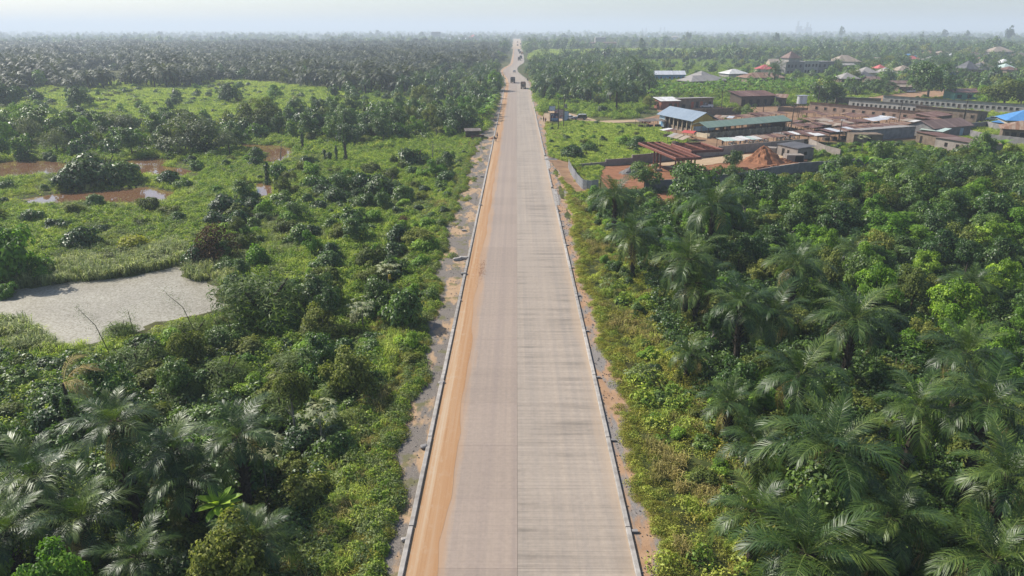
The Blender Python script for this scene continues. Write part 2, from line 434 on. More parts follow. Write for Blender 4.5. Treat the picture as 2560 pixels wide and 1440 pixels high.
def concrete(name, base, dark, tan, tine, band, dust):
    """cast lane: broom/tine lines across, curing bands across, wheel-path stain lengthwise"""
    m, t = new_mat(name); N = NT(t)
    g = N.n('ShaderNodeNewGeometry'); v = g.outputs['Position']
    def mp(s):
        x = N.n('ShaderNodeMapping'); x.inputs['Scale'].default_value = s; N.l(v, x.inputs['Vector']); return x.outputs[0]
    b1 = N.noise(mp((0.10, 1.5, 1)), 1.0, 5, 0.65)           # bands across the lane
    b2 = N.noise(mp((0.05, 7.0, 1)), 1.0, 3, 0.6)            # fine tine lines
    l1 = N.noise(mp((1.6, 0.012, 1)), 1.0, 4, 0.6)           # lengthwise paths
    f = N.noise(mp((1, 1, 1)), 3.0, 6, 0.7)
    big = N.noise(mp((0.25, 0.05, 1)), 1.0, 4)
    col = N.mix(N.ramp(l1, [(0.40, (0, 0, 0)), (0.66, (1, 1, 1))]), base, tan)
    sb = N.math('MULTIPLY', N.ramp(b1, [(0.46, (0, 0, 0)), (0.68, (1, 1, 1))]), N.ramp(big, [(0.38, (0.12, 0.12, 0.12)), (0.6, (1, 1, 1))]))
    col = N.mix(N.math('MULTIPLY', sb, band), col, dark)
    col = N.mix(N.math('MULTIPLY', N.ramp(b2, [(0.45, (0, 0, 0)), (0.6, (1, 1, 1))]), tine), col, dark)
    k = N.ramp(f, [(0.25, (0.86, 0.86, 0.86)), (0.75, (1.1, 1.1, 1.1))])
    col = N.mix(1.0, col, k, 'MULTIPLY')
    # orange road dust trodden in from the edge, thinning out in a ragged line
    sp = N.n('ShaderNodeSeparateXYZ'); N.l(v, sp.inputs[0])
    rag = N.math('MULTIPLY_ADD', N.noise(mp((1.2, 0.10, 1)), 1.0, 6, 0.7), 2.4); rag.node.inputs[2].default_value = -1.2
    mr = N.n('ShaderNodeMapRange'); mr.interpolation_type = 'SMOOTHSTEP'
    N.l(N.math('ADD', sp.outputs[0], rag), mr.inputs['Value'])
    mr.inputs['From Min'].default_value = dust[0]; mr.inputs['From Max'].default_value = dust[1]; mr.inputs['To Min'].default_value = 0.75; mr.inputs['To Max'].default_value = 0.0
    near = N.math('LESS_THAN', sp.outputs[1], 385.0)
    col = N.mix(N.math('MULTIPLY', mr.outputs[0], near), col, (0.37, 0.235, 0.14) if dust[0] < 0 else (0.40, 0.30, 0.21))
    inf = N.n('ShaderNodeObjectInfo')
    kk = N.math('MULTIPLY_ADD', inf.outputs['Random'], 0.08); kk.node.inputs[2].default_value = 0.96
    col = N.mix(1.0, col, kk, 'MULTIPLY')
    N.finish(col, 0.85, 0.25, 0, b2, 0.004)
    return m
concrete('lane_left', (0.282, 0.226, 0.188), (0.222, 0.178, 0.150), (0.330, 0.262, 0.208), 0.2, 0.35, (-4.35, -3.5))
concrete('lane_right', (0.322, 0.272, 0.226), (0.165, 0.142, 0.117), (0.380, 0.312, 0.247), 0.28, 0.9, (6.9, 5.3))
m, t = new_mat('shoulder_dust'); N = NT(t)
g = N.n('ShaderNodeNewGeometry')
def _mp(s):
    x = N.n('ShaderNodeMapping'); x.inputs['Scale'].default_value = s; N.l(g.outputs['Position'], x.inputs['Vector']); return x.outputs[0]
l1 = N.noise(_mp((2.4, 0.03, 1)), 1.0, 5, 0.65); f = N.noise(_mp((1, 0.5, 1)), 2.2, 6, 0.7)
col = N.ramp(l1, [(0.36, (0.44, 0.33, 0.225)), (0.5, (0.40, 0.25, 0.14)), (0.66, (0.33, 0.185, 0.092))])
col = N.mix(N.ramp(f, [(0.52, (0, 0, 0)), (0.72, (0.7, 0.7, 0.7))]), col, (0.45, 0.35, 0.25))
sp_ = N.n('ShaderNodeSeparateXYZ'); N.l(g.outputs['Position'], sp_.inputs[0])
mr_ = N.n('ShaderNodeMapRange'); mr_.interpolation_type = 'SMOOTHSTEP'
wv_ = N.math('MULTIPLY_ADD', N.noise(_mp((1.0, 0.06, 1)), 1.0, 4), 1.2); wv_.node.inputs[2].default_value = -0.6
N.l(N.math('ADD', sp_.outputs[0], wv_), mr_.inputs['Value']); mr_.inputs['From Min'].default_value = -5.6; mr_.inputs['From Max'].default_value = -4.7; mr_.inputs['To Max'].default_value = 0.6
col = N.mix(N.math('MULTIPLY', mr_.outputs[0], N.math('LESS_THAN', sp_.outputs[1], 385.0)), col, (0.335, 0.185, 0.092))
N.finish(col, 0.95, 0.12, 0, f, 0.01)

# standing water: muddy brown with a mirror-like skin
def water(name, c1, c2, rough, bump_d):
    m, t = new_mat(name); N = NT(t)
    v = N.coords('Object')
    f = N.noise(v, 0.12, 4); r = N.noise(v, 1.2, 3)
    N.finish(N.ramp(f, [(0.3, c1), (0.7, c2)]), rough, 0.5, 0, r, bump_d, 0.25)
    return m
water('muddy_water', (0.20, 0.105, 0.055), (0.16, 0.085, 0.045), 0.04, 0.004)
# pond covered with a pale floating weed
m, t = new_mat('duckweed_water'); N = NT(t)
v = N.coords('Object')
f = N.noise(v, 5.0, 3, 0.7); b = N.noise(v, 0.16, 5, 0.6)
col = N.ramp(f, [(0.36, (0.14, 0.12, 0.07)), (0.50, (0.255, 0.23, 0.175)), (0.68, (0.355, 0.33, 0.275))])
col = N.mix(1.0, col, N.ramp(b, [(0.3, (0.78, 0.76, 0.72)), (0.65, (1.08, 1.08, 1.06))]), 'MULTIPLY')
N.finish(col, 0.55, 0.5, 0, f, 0.02)
# ------------------------------------------------------------------ the land
RNG = np.random.default_rng(7)
def sstep(a, b, x):
    t = np.clip((np.asarray(x, float) - a) / (b - a), 0, 1)
    return t * t * (3 - 2 * t)
WATER_Z = -1.5
POND_PX = {
 'pale':  [(-40, 742), (60, 722), (180, 705), (300, 696), (400, 676), (440, 666), (462, 676), (452, 690), (500, 704), (548, 718), (530, 742),
           (560, 775), (470, 790), (380, 808), (330, 836), (270, 850), (205, 866), (140, 856), (105, 842), (60, 815), (-40, 808)],
 'left':  [(-60, 410), (20, 404), (95, 401), (150, 406), (190, 415), (140, 436), (60, 446), (-60, 450)],
 'middle': [(262, 412), (330, 400), (400, 395), (440, 401), (400, 414), (445, 420), (484, 428), (450, 440), (395, 442), (320, 430)],
 'near':  [(58, 497), (140, 485), (215, 480), (300, 473), (370, 468), (440, 482), (420, 503), (360, 513), (280, 506), (215, 505), (150, 512), (85, 515)],
 'upper': [(590, 360), (640, 362), (690, 364), (738, 371), (725, 390), (690, 408), (652, 400), (668, 388), (636, 383), (594, 374)],
 'small': [(640, 458), (680, 460), (686, 480), (655, 494), (638, 476)],
}
POND = {k: polyw(v, WATER_Z) for k, v in POND_PX.items()}

def road_l(y): return np.interp(y, [0, 395, 430, 470, 514, 545, 570, 605, 640, 830, 1230, 2470, 3000], [-6.2, -6.1, -7.0, -9.6, -11.6, -11.4, -10.0, -6.9, -5.4, -5.0, -5.4, -6.5, -7])
def road_r(y): return np.interp(y, [0, 385, 437, 475, 512, 560, 603, 640, 672, 830, 1177, 2470, 3000], [6.65, 6.7, 5.9, 3.0, 0.6, 0.2, 2.2, 5.4, 7.0, 8.0, 8.3, 8.6, 9])
def land_z(X, Y):
    X = np.asarray(X, float); Y = np.asarray(Y, float)
    xl = road_l(Y); xr = road_r(Y)
    z = -1.2 * sstep(4.5, 10.5, xl - X) - 0.25 * sstep(1.0, 5.0, X - xr) - 0.06
    und = 0.18 * np.sin(X * 0.11 + 1.3) * np.cos(Y * 0.087) + 0.10 * np.sin(X * 0.31 + Y * 0.23)
    z = z + und * sstep(8, 20, xl - X) + 0.12 * und * sstep(5, 12, X - xr)
    for p in POND.values():
        near = (X > min(q[0] for q in p) - 8) & (X < max(q[0] for q in p) + 8) & (Y > min(q[1] for q in p) - 8) & (Y < max(q[1] for q in p) + 8)
        if near.any():
            d = poly_dist(p, X[near], Y[near]); s = np.where(inside(p, X[near], Y[near]), -d, d)
            s = s + 0.5 * np.sin(X[near] * 1.9) * np.cos(Y[near] * 1.3)
            zz = z[near]
            tgt = WATER_Z + np.clip(s * 0.25, -0.9, 0.6)
            k = 1 - sstep(1.5, 7, s)
            z[near] = zz * (1 - k) + np.minimum(tgt, zz) * k
    return z
def lz(x, y): return float(land_z(np.array([x]), np.array([y]))[0])

def grow(a, b, step, factor, limit):
    out = [a]
    while out[-1] < b:
        out.append(out[-1] + step); step = min(step * factor, limit)
    return out
xs = grow(130, 13000, 2.0, 1.16, 1500)
XS = np.array([-x for x in xs[::-1]] + list(np.arange(-129, 130, 1.25)) + xs)
YS = np.array(list(np.arange(-60, 14, 6)) + list(np.arange(14, 190, 1.2)) + grow(190, 13500, 2.0, 1.06, 900))
GX, GY = np.meshgrid(XS, YS)
GZ = land_z(GX.ravel(), GY.ravel())
nx, ny = len(XS), len(YS)
ii = np.arange((ny - 1) * (nx - 1)); r_, c_ = ii // (nx - 1), ii % (nx - 1)
a_ = r_ * nx + c_
me = np_mesh('ground', np.stack([GX.ravel(), GY.ravel(), GZ], 1), np.stack([a_, a_ + 1, a_ + nx + 1, a_ + nx], 1), M['ground'], smooth=True)
ground = tag(add('ground', me), 'flat green lowland of grass and bare soil under all plants', 'ground', kind='structure')

POND_LABEL = {
 'pale': 'large pond covered with pale floating weed at left', 'left': 'muddy brown pool at the left edge beyond the meadow',
 'middle': 'orange brown pool behind the dark bushes in the meadow', 'near': 'long brown pool with bright sky reflection in the meadow',
 'upper': 'winding shallow pool nearest the tree belt', 'small': 'tiny muddy puddle among shrubs nearest the road'}
for k, p in POND.items():
    cx = sum(q[0] for q in p) / len(p); cy = sum(q[1] for q in p) / len(p)
    pts = []
    for q in p:                                     # the sheet runs a little under the banks
        dx, dy = q[0] - cx, q[1] - cy; L = math.hypot(dx, dy) or 1
        pts.append((q[0] + dx / L * 1.6, q[1] + dy / L * 1.6))
    mb = MB(); mb.quad(*[(q[0], q[1], WATER_Z) for q in pts])
    me = mb.mesh('pond_water', M['duckweed_water'] if k == 'pale' else M['muddy_water'])
    tag(add('pond_water', me), POND_LABEL[k], 'pond', kind='structure')

# ---- road: strips follow the two edges; near slabs are cast one by one
def edge_wave(y, amp, seed):
    y = np.asarray(y, float)
    return amp * (0.45 * np.sin(y * 0.33 + seed) + 0.35 * np.sin(y * 0.11 + 2 * seed) + 0.25 * np.sin(y * 0.83 + 3 * seed) + 0.14 * np.sin(y * 1.9 + seed) + 0.08 * np.sin(y * 4.3))
VL = lambda y: road_l(y) - np.interp(y, [0, 40, 60, 80, 200, 330, 420], [1.5, 1.6, 2.2, 3.8, 4.4, 3.0, 2.4])
VR = lambda y: road_r(y) + np.interp(y, [0, 40, 80, 130, 160, 240, 330, 420], [1.7, 1.6, 1.5, 2.8, 2.8, 2.2, 2.0, 2.0])
def strip(name, mat, xa, xb, z, y0, y1, step, parent=None, ragged=0.0, seed=1, kz=None):
    ys = []; y = y0; s = step
    while y < y1: ys.append(y); y += s; s = min(s * 1.03, 40)
    ys.append(y1); ys = np.array(ys); rg = np.random.default_rng(seed)
    A = xa(ys); B = xb(ys)
    if ragged: B = B + edge_wave(ys, ragged, seed) + 0.16 * min(1, ragged) * (rg.random(len(ys)) - 0.5)
    za = z if kz is None else kz(A, ys); zb = z if kz is None else kz(B, ys)
    n = len(ys)
    V = np.concatenate([np.stack([A, ys, np.zeros(n) + za], 1), np.stack([B, ys, np.zeros(n) + zb], 1)])
    i = np.arange(n - 1)
    F = np.stack([i, i + n, i + n + 1, i + 1], 1)
    if A[0] > B[0]: F = F[:, ::-1]
    return add(name, np_mesh(name, V, F, mat), parent)

road = tag(bpy.data.objects.new('road', None), 'straight concrete road running from the bottom edge to the horizon', 'road', kind='structure')
COL.objects.link(road)
JOINT = 0.12                                        # lengthwise joint between the two cast lanes
DUST = lambda y: road_l(y) + np.interp(y, [0, 30, 70, 200, 420, 3000], [2.1, 2.05, 1.65, 1.9, 1.9, 1.9])
ROAD_END = 2450.0
# bedding under the slabs, seen as the dark joint lines
strip('road_bed', M['lane_left'], lambda y: road_l(y) + 0.02, lambda y: road_r(y) - 0.02, -0.03, -20, ROAD_END, 6, road)
SLAB0, SLABN, SLABL = 18.0, 24, 6.0
for k in range(SLABN):
    y0 = SLAB0 + k * SLABL; y1 = y0 + SLABL - 0.008
    for nm, mt, xa, xb in (('lane_slab', 'lane_left', -5.6, JOINT - 0.008), ('lane_slab', 'lane_right', JOINT + 0.008, 6.62)):
        mb = MB(); mb.box(((xa + xb) / 2, (y0 + y1) / 2, -0.1 + 0.0015 * ((k * 7) % 3)), (xb - xa, y1 - y0, 0.2))
        mb.build(nm, M[mt], road)
yb = SLAB0 + SLABN * SLABL
strip('lane_left', M['lane_left'], lambda y: DUST(y) - 0.25, lambda y: np.where(y < 395, JOINT - 0.02, (road_l(y) + road_r(y)) / 2), 0.0, yb, ROAD_END, 6, road)
strip('lane_right', M['lane_right'], lambda y: np.where(y < 395, JOINT + 0.02, (road_l(y) + road_r(y)) / 2 + 0.04), lambda y: road_r(y) - 0.03, 0.0, yb, ROAD_END, 6, road)
strip('dusty_shoulder', M['shoulder_dust'], lambda y: road_l(y) + 0.0, DUST, 0.012, 12, 1150, 0.7, road, ragged=0.3)
strip('soil_track', M['soil_sand'], lambda y: road_l(y) - 3, lambda y: road_r(y) + 3, 0.02, 1150, ROAD_END, 20, road, ragged=2.0)
# dirt marks on the dusty shoulder
mb = MB()
rg = random.Random(5)
for k in range(240):
    u, w = rg.gauss(0, 0.28), rg.gauss(0, 2.4)
    x, y = -4.35 + u, 80.2 + w; s = rg.uniform(0.02, 0.06)
    mb.box((x, y, 0.018), (s, s * rg.uniform(1, 2.6), 0.02), rg.uniform(-.4, .4))
tag(mb.build('mud_clods', M['soil_red'], None), 'dark crumbs of mud scattered on the dusty left shoulder', 'mud', kind='stuff')

# verges
strip('verge_gravel', M['verge_gravel'], lambda y: road_l(y) - 0.22, lambda y: VL(y) - .5, 0, 12, 420, .3, None, 1.0, 3,
      kz=lambda x, y: np.where(x > road_l(y) - 0.5, -0.03, land_z(x, y) + 0.05))
bpy.data.objects['verge_gravel']['kind'] = 'structure'
tag(bpy.data.objects['verge_gravel'], 'grey stony verge with orange soil patches left of the road', 'verge')
strip('verge_soil', M['verge_soil'], lambda y: road_r(y) + 0.22, lambda y: VR(y) + .4, 0, 12, 420, .3, None, 0.8, 4,
      kz=lambda x, y: np.where(x < road_r(y) + 0.5, -0.03, land_z(x, y) + 0.05))
tag(bpy.data.objects['verge_soil'], 'narrow strip of orange soil and stones right of the road', 'verge', kind='structure')

# kerbs: cast lengths with open joints
def kerb_piece(y0, y1, x, side):
    mb = MB(); w, h, b = 0.30, 0.17, 0.03
    prof = [(-w / 2, -0.12), (w / 2, -0.12), (w / 2, h - b), (w / 2 - b, h), (-w / 2 + b, h), (-w / 2, h - b)]
    n = len(prof)
    mb.v = [(x + px_, y0, pz) for px_, pz in prof] + [(x + px_, y1, pz) for px_, pz in prof]
    mb.f = [tuple(range(n)), tuple(range(2 * n - 1, n - 1, -1))] + [(i, (i + 1) % n, n + (i + 1) % n, n + i) for i in range(n)]
    return mb
def kerb_line(name, label, xfun, spans, side):
    root = tag(bpy.data.objects.new(name, None), label, 'kerb', kind='structure'); COL.objects.link(root)
    for ya, yb_, L in spans:
        y = ya
        while y < yb_ - 0.5:
            y1 = min(y + L, yb_)
            x = float(xfun((y + y1) / 2))
            o = kerb_piece(-(y1 - y) / 2 + 0.01, (y1 - y) / 2 - 0.01, 0, side).build('kerb_stone', M['kerb_concrete'], root, loc=(x + rg.uniform(-0.012, 0.012), (y + y1) / 2, rg.uniform(-0.012, 0.008)))
            sl = float(xfun(y1) - xfun(y)) / (y1 - y)
            o.rotation_euler.z = -math.atan(sl)
            y = y1 + 0.05
kerb_line('kerb_left', 'pale concrete kerb along the dusty left shoulder', lambda y: road_l(y) - 0.08, [(14, 260, 9.6)], -1)
kerb_line('kerb_right', 'concrete kerb along the right lane, broken by gaps', lambda y: road_r(y) + 0.10, [(14, 113, 9.6), (128, 146, 9.0), (163, 262, 9.6)], 1)
strip('far_kerb_left', M['kerb_concrete'], lambda y: road_l(y) - 0.24, lambda y: road_l(y) + 0.06, 0.15, 262, 1100, 8, bpy.data.objects['kerb_left'])
strip('far_kerb_right', M['kerb_concrete'], lambda y: road_r(y) - 0.05, lambda y: road_r(y) + 0.25, 0.15, 262, 1100, 8, bpy.data.objects['kerb_right'])
# concrete aprons where the right kerb is left open
for ya, yb_ in ((113.5, 127.5), (146.6, 162.4)):
    mb = MB(); mb.slab([(6.63, ya), (7.5, ya + 1.2), (7.6, yb_ - 1.0), (6.66, yb_)], -0.2, -0.004)
    mb.build('apron_slab', M['kerb_concrete'], road)
# loose dark cappings at the right kerb's joints: short drain spouts poking out behind the kerb
for k, y in enumerate(np.arange(33.8, 112, 9.65)):
    o = MB().box((0, 0, 0.02), (0.34, 0.22, 0.2)).build('drain_spout', M['block_grey'], bpy.data.objects['kerb_right'], loc=(float(road_r(y)) + 0.46, y - 0.8, 0.0))

# ---- orange earth of the compound, lanes and tracks: sheets over the ground
def sheet(name, mat, pts_px, label, cat, z=0.03, n=9):
    P = polyw(pts_px, 0)
    cx = np.mean([p[0] for p in P]); cy = np.mean([p[1] for p in P])
    ring = []
    for i in range(len(P)):
        for t in np.linspace(0, 1, 4, endpoint=False):
            x = P[i][0] * (1 - t) + P[(i + 1) % len(P)][0] * t; y = P[i][1] * (1 - t) + P[(i + 1) % len(P)][1] * t
            ring.append((x + rg.uniform(-.35, .35), y + rg.uniform(-.35, .35)))
    me = bpy.data.meshes.new(name)
    me.from_pydata([(x, y, lz(x, y) + z) for x, y in ring], [], [tuple(range(len(ring)))])
    bm = bmesh.new(); bm.from_mesh(me); bmesh.ops.triangulate(bm, faces=bm.faces)
    bmesh.ops.subdivide_edges(bm, edges=bm.edges, cuts=2, use_grid_fill=True)
    for v_ in bm.verts: v_.co.z = lz(v_.co.x, v_.co.y) + z
    bmesh.ops.recalc_face_normals(bm, faces=bm.faces)
    for f_ in bm.faces:
        if f_.normal.z < 0: f_.normal_flip()
    bm.to_mesh(me); bm.free(); me.materials.append(M[mat])
    return tag(add(name, me), label, cat, kind='structure')
sheet('compound_earth', 'soil_red', [(1515, 410), (1570, 402), (1700, 392), (1835, 378), (1950, 372), (2020, 385), (2010, 425), (1900, 448), (1830, 462), (1680, 478), (1610, 470), (1520, 470), (1500, 440)], 'red earth of the walled compound', 'bare earth', 0.05)
sheet('pale_sand', 'soil_sand', [(1640, 405), (1760, 392), (1860, 384), (1950, 378), (1960, 392), (1860, 400), (1780, 408), (1690, 420)], 'pale sandy ground behind the rusty canopy', 'bare earth', 0.09)
sheet('sand_patch', 'soil_sand', [(1880, 418), (1990, 406), (2012, 418), (1940, 426)], 'pale sandy patch beside the earth heap', 'bare earth', 0.09)
sheet('market_yard', 'soil_orange', [(1600, 296), (1660, 282), (1770, 272), (1900, 262), (2020, 262), (2330, 292), (2330, 345), (2180, 352), (2030, 352), (1860, 366), (1790, 370), (1730, 345), (1640, 318)], 'orange trodden earth of the market', 'bare earth', 0.04)
sheet('shop_yard', 'soil_orange', [(1640, 270), (1790, 262), (1810, 266), (1800, 276), (1700, 283), (1650, 282)], 'orange forecourt of the brown shop row', 'bare earth', 0.05)
sheet('village_lane', 'soil_orange', [(2120, 250), (2150, 244), (2200, 238), (2250, 232), (2300, 226), (2360, 222), (2420, 222), (2440, 232), (2380, 238), (2330, 243), (2270, 246), (2210, 250), (2150, 258)], 'orange dirt lane curving past the big trees', 'dirt road', 0.05)
sheet('track_corner', 'soil_sand', [(1355, 292), (1362, 275), (1378, 270), (1400, 276), (1500, 300), (1610, 296), (1610, 302), (1500, 306), (1400, 300), (1372, 316), (1350, 310)], 'sandy track turning off the road by the signboards', 'dirt road', 0.05)
sheet('entrance_track', 'soil_orange', [(1368, 392), (1392, 396), (1422, 402), (1440, 420), (1440, 450), (1470, 476), (1440, 480), (1410, 452), (1396, 424), (1376, 405)], 'orange earth at the compound entrance by the road', 'dirt road', 0.06)
sheet('front_earth', 'soil_red', [(1625, 478), (1690, 476), (1700, 500), (1680, 530), (1640, 510)], 'bare red earth outside the front wall', 'bare earth', 0.05)
# ------------------------------------------------------------------ buildings
def gw(px, py, z=0.0):
    p = gp(px, py, z); return Vector((p.x, p.y, 0))

def roof_mesh(kind, L, W, h, rise, ov, th=0.07):
    """local frame: x along the front, front wall at y=0, back wall at y=W"""
    mb = MB()
    x0, x1, y0, y1 = -L / 2 - ov, L / 2 + ov, -ov, W + ov
    ze = h - 0.02
    if kind == 'mono':                      # falls towards the front
        zb = h + rise
        mb.slab([(x0, y0), (x1, y0), (x1, y1), (x0, y1)], [ze, ze, zb, zb], [ze + th, ze + th, zb + th, zb + th])
    elif kind == 'mono_back':
        zb = h + rise
        mb.slab([(x0, y0), (x1, y0), (x1, y1), (x0, y1)], [zb, zb, ze, ze], [zb + th, zb + th, ze + th, ze + th])
    elif kind == 'gable':
        ym = W / 2; zr = h + rise
        for ya, yb_ in ((y0, ym), (ym, y1)):
            za, zb = (ze, zr) if ya == y0 else (zr, ze)
            mb.slab([(x0, ya), (x1, ya), (x1, yb_), (x0, yb_)], [za, za, zb, zb], [za + th, za + th, zb + th, zb + th])
    elif kind == 'hip':
        ym = W / 2; zr = h + rise; k = min(W / 2 + ov, L / 2 + ov - 0.05)
        rx0, rx1 = x0 + k, x1 - k
        b = len(mb.v)
        mb.v += [(x0, y0, ze), (x1, y0, ze), (x1, y1, ze), (x0, y1, ze), (x0, y0, ze + th), (x1, y0, ze + th), (x1, y1, ze + th), (x0, y1, ze + th), (rx0, ym, zr), (rx1, ym, zr)]
        mb.f += [(0, 3, 2, 1), (0, 1, 5, 4), (1, 2, 6, 5), (2, 3, 7, 6), (3, 0, 4, 7), (4, 5, 9, 8), (6, 7, 8, 9), (5, 6, 9), (7, 4, 8)]
    return mb

def opening(wall, L, W, side, u, w, z0, hh, kind='window', detail=True, fm='frame_white'):
    """a window or door set in the front (F), left (L) or right (R) wall face"""
    d = 0.07
    def at(uu, zz, off):
        if side == 'F': return (uu, -off, zz)
        if side == 'R': return (L / 2 + off, uu, zz)
        return (-L / 2 - off, W - uu, zz)
    def bar(mb, u0, u1, za, zb, o0, o1):
        a = at(u0, za, o0); b = at(u1, zb, o1)
        mb.box([(a[i] + b[i]) / 2 for i in range(3)], [abs(a[i] - b[i]) for i in range(3)])
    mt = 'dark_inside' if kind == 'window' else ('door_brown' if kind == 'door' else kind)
    if detail:
        f = MB(); t = 0.09
        bar(f, u - w / 2 - t, u + w / 2 + t, z0 + hh, z0 + hh + t, -0.03, d)
        bar(f, u - w / 2 - t, u - w / 2, z0, z0 + hh, -0.03, d); bar(f, u + w / 2, u + w / 2 + t, z0, z0 + hh, -0.03, d)
        if kind == 'window': bar(f, u - w / 2 - t - 0.05, u + w / 2 + t + 0.05, z0 - t, z0, -0.03, d + 0.05)
        fr = f.build('window' if kind == 'window' else 'door', M[fm], wall)
        p = MB(); bar(p, u - w / 2, u + w / 2, z0, z0 + hh, -0.03, 0.012)
        # parented to the wall's window: thing > window is the part, its pane the sub-part
        p.build('pane' if kind == 'window' else 'leaf_panel', M[mt], fr)
    else:
        p = MB(); bar(p, u - w / 2, u + w / 2, z0, z0 + hh, -0.03, 0.02)
        p.build('window' if kind == 'window' else 'door', M[mt], wall)

def house(name, label, cat, A, B, W, h, kind, rise, roof, wall, ov=0.5, front=(), right=(), left=(), detail=True, group=None, dz=0.0, fm=None):
    fm = fm or wall
    A = Vector((A[0], A[1], 0)); B = Vector((B[0], B[1], 0))
    L = (B - A).length; mid = (A + B) / 2
    rz = math.atan2(B.y - A.y, B.x - A.x)
    zb = min(lz(A.x, A.y), lz(B.x, B.y), lz(mid.x - math.sin(rz) * W, mid.y + math.cos(rz) * W)) - 0.05 + dz
    t = thing(name, label, cat, (mid.x, mid.y, zb), rz, group)
    mb = MB()
    if kind in ('mono', 'mono_back'):
        za, zc = (h, h + rise) if kind == 'mono' else (h + rise, h)
        mb.slab([(-L / 2, 0), (L / 2, 0), (L / 2, W), (-L / 2, W)], 0, [za - .06, za - .06, zc - .06, zc - .06])
    else:
        mb.box((0, W / 2, h / 2 - 0.03), (L, W, h - 0.06))
        if kind == 'gable':
            for s in (-1, 1):
                x = s * L / 2; e = 0.12
                mb.slab([(x - s * e, 0.02), (x, 0.02), (x, W - .02), (x - s * e, W - .02)], h - 0.06, h - 0.05)
                b = len(mb.v)
                mb.v += [(x, 0.02, h - .05), (x, W - .02, h - .05), (x, W / 2, h + rise - 0.06), (x - s * e, 0.02, h - .05), (x - s * e, W - .02, h - .05), (x - s * e, W / 2, h + rise - 0.06)]
                mb.f += [(b, b + 1, b + 2), (b + 5, b + 4, b + 3), (b, b + 2, b + 5, b + 3), (b + 1, b + 4, b + 5, b + 2)]
    mb.build('wall', M[wall], t)
    if roof: roof_mesh(kind, L, W, h, rise, ov).build('roof', M[roof], t)
    for side, lst in (('F', front), ('R', right), ('L', left)):
        span = L if side == 'F' else W
        for (u, w, z0, hh, *k) in lst:
            uu = (u - 0.5) * L if side == 'F' else u * W
            opening(t, L, W, side, uu, w, z0, hh, k[0] if k else 'window', detail, fm)
    return t, L

def row(n, w, z0, hh, u0=0.07, u1=0.93, doors=()):
    return [(u0 + (u1 - u0) * i / max(1, n - 1), (0.9 if i in doors else w), (0.05 if i in doors else z0), (2.0 if i in doors else hh), 'door' if i in doors else 'window') for i in range(n)]

# --- rusty red petrol-station canopies
def canopy(name, label, corners, z, ncol, joists, cols):
    P = [Vector((c[0], c[1], 0)) for c in corners]          # far-left, far-right, near-right, near-left
    o = sum(P, Vector()) / 4
    rz = math.atan2((P[0] - P[3]).y, (P[0] - P[3]).x)         # x runs along the long side, away from the camera
    L = ((P[0] - P[3]).length + (P[1] - P[2]).length) / 2; Wd = ((P[1] - P[0]).length + (P[2] - P[3]).length) / 2
    t = thing(name, label, 'canopy', (o.x, o.y, lz(o.x, o.y)), rz)
    d = 0.55
    def edge(p0, p1, nm):
        mb = MB(); mb.tube([p0, p1], d / 2, 10).build(nm, M['oxide_steel'], t)
    fl = [(-L / 2, -Wd / 2), (L / 2, -Wd / 2), (L / 2, Wd / 2), (-L / 2, Wd / 2)]
    for i in range(4):
        (xa, ya), (xb, yb_) = fl[i], fl[(i + 1) % 4]
        mb = MB(); cx, cy = (xa + xb) / 2, (ya + yb_) / 2
        if abs(xa - xb) > abs(ya - yb_): mb.box((cx, cy, z - d / 2), (L - 0.3, 0.28, d))
        else: mb.box((cx, cy, z - d / 2), (0.26, Wd + 0.28, d))
        ob = mb.build('edge_beam', M['oxide_steel'], t)
        bv = ob.modifiers.new('round', 'BEVEL'); bv.width = 0.1; bv.segments = 3
    for y in joists:                                           # long girders
        MB().box((0, y * Wd, z - 0.12), (L - 0.3, 0.2, 0.24)).build('girder', M['oxide_steel'], t)
    n = int(L / 0.9)
    for i in range(1, n):                                      # cross rafters
        x = -L / 2 + L * i / n
        MB().box((x, 0, z - 0.36), (0.09, Wd - 0.3, 0.14)).build('rafter', M['oxide_steel'], t)
    MB().box((0, 0, z - 0.50), (L - 0.4, Wd - 0.4, 0.03)).build('ceiling_sheet', M['door_brown'], t)
    r2 = random.Random(len(label))
    mb = MB()
    for i in range(int(L * Wd * 2.2)):                         # loose rusty offcuts lying on the ceiling sheets
        mb.box((r2.uniform(-L / 2 + .4, L / 2 - .4), r2.uniform(-Wd / 2 + .4, Wd / 2 - .4), z - 0.42), (r2.uniform(.2, .7), r2.uniform(.06, .2), r2.uniform(.03, .16)), r2.uniform(0, 3))
    tag(mb.build('loose_scrap', M['soil_red'], t), kind='stuff')
    for (x, y) in cols:
        for s in (-1, 1):
            MB().tube([(x * L, y * Wd + s * 0.42, 0.45), (x * L, y * Wd + s * 0.42, z - d)], 0.17, 10).build('column', M['oxide_steel'], t, smooth=False)
        MB().box((x * L, y * Wd, 0.22), (0.9, 1.6, 0.5)).build('footing', M['concrete_block'], t)
        MB().box((x * L, y * Wd, z - d - 0.25), (0.34, 1.1, 0.5)).build('column_head', M['oxide_steel'], t)
canopy('fuel_canopy', 'long rusty red steel canopy on paired columns in the walled compound', [(27.3, 153.5), (31.9, 154.9), (36.6, 135.6), (31.4, 133.5)], 5.0, 3, (-0.22, 0.12), [(-0.2, -0.1), (0.36, -0.1), (-0.38, 0.12), (0.1, 0.2)])
canopy('fuel_canopy', 'shorter rusty canopy joined behind the long one, right side', [(33.6, 148.6), (40.2, 151.2), (42.2, 142.2), (35.9, 139.4)], 5.45, 2, (0.05,), [(-0.25, 0.25), (0.3, 0.1)])

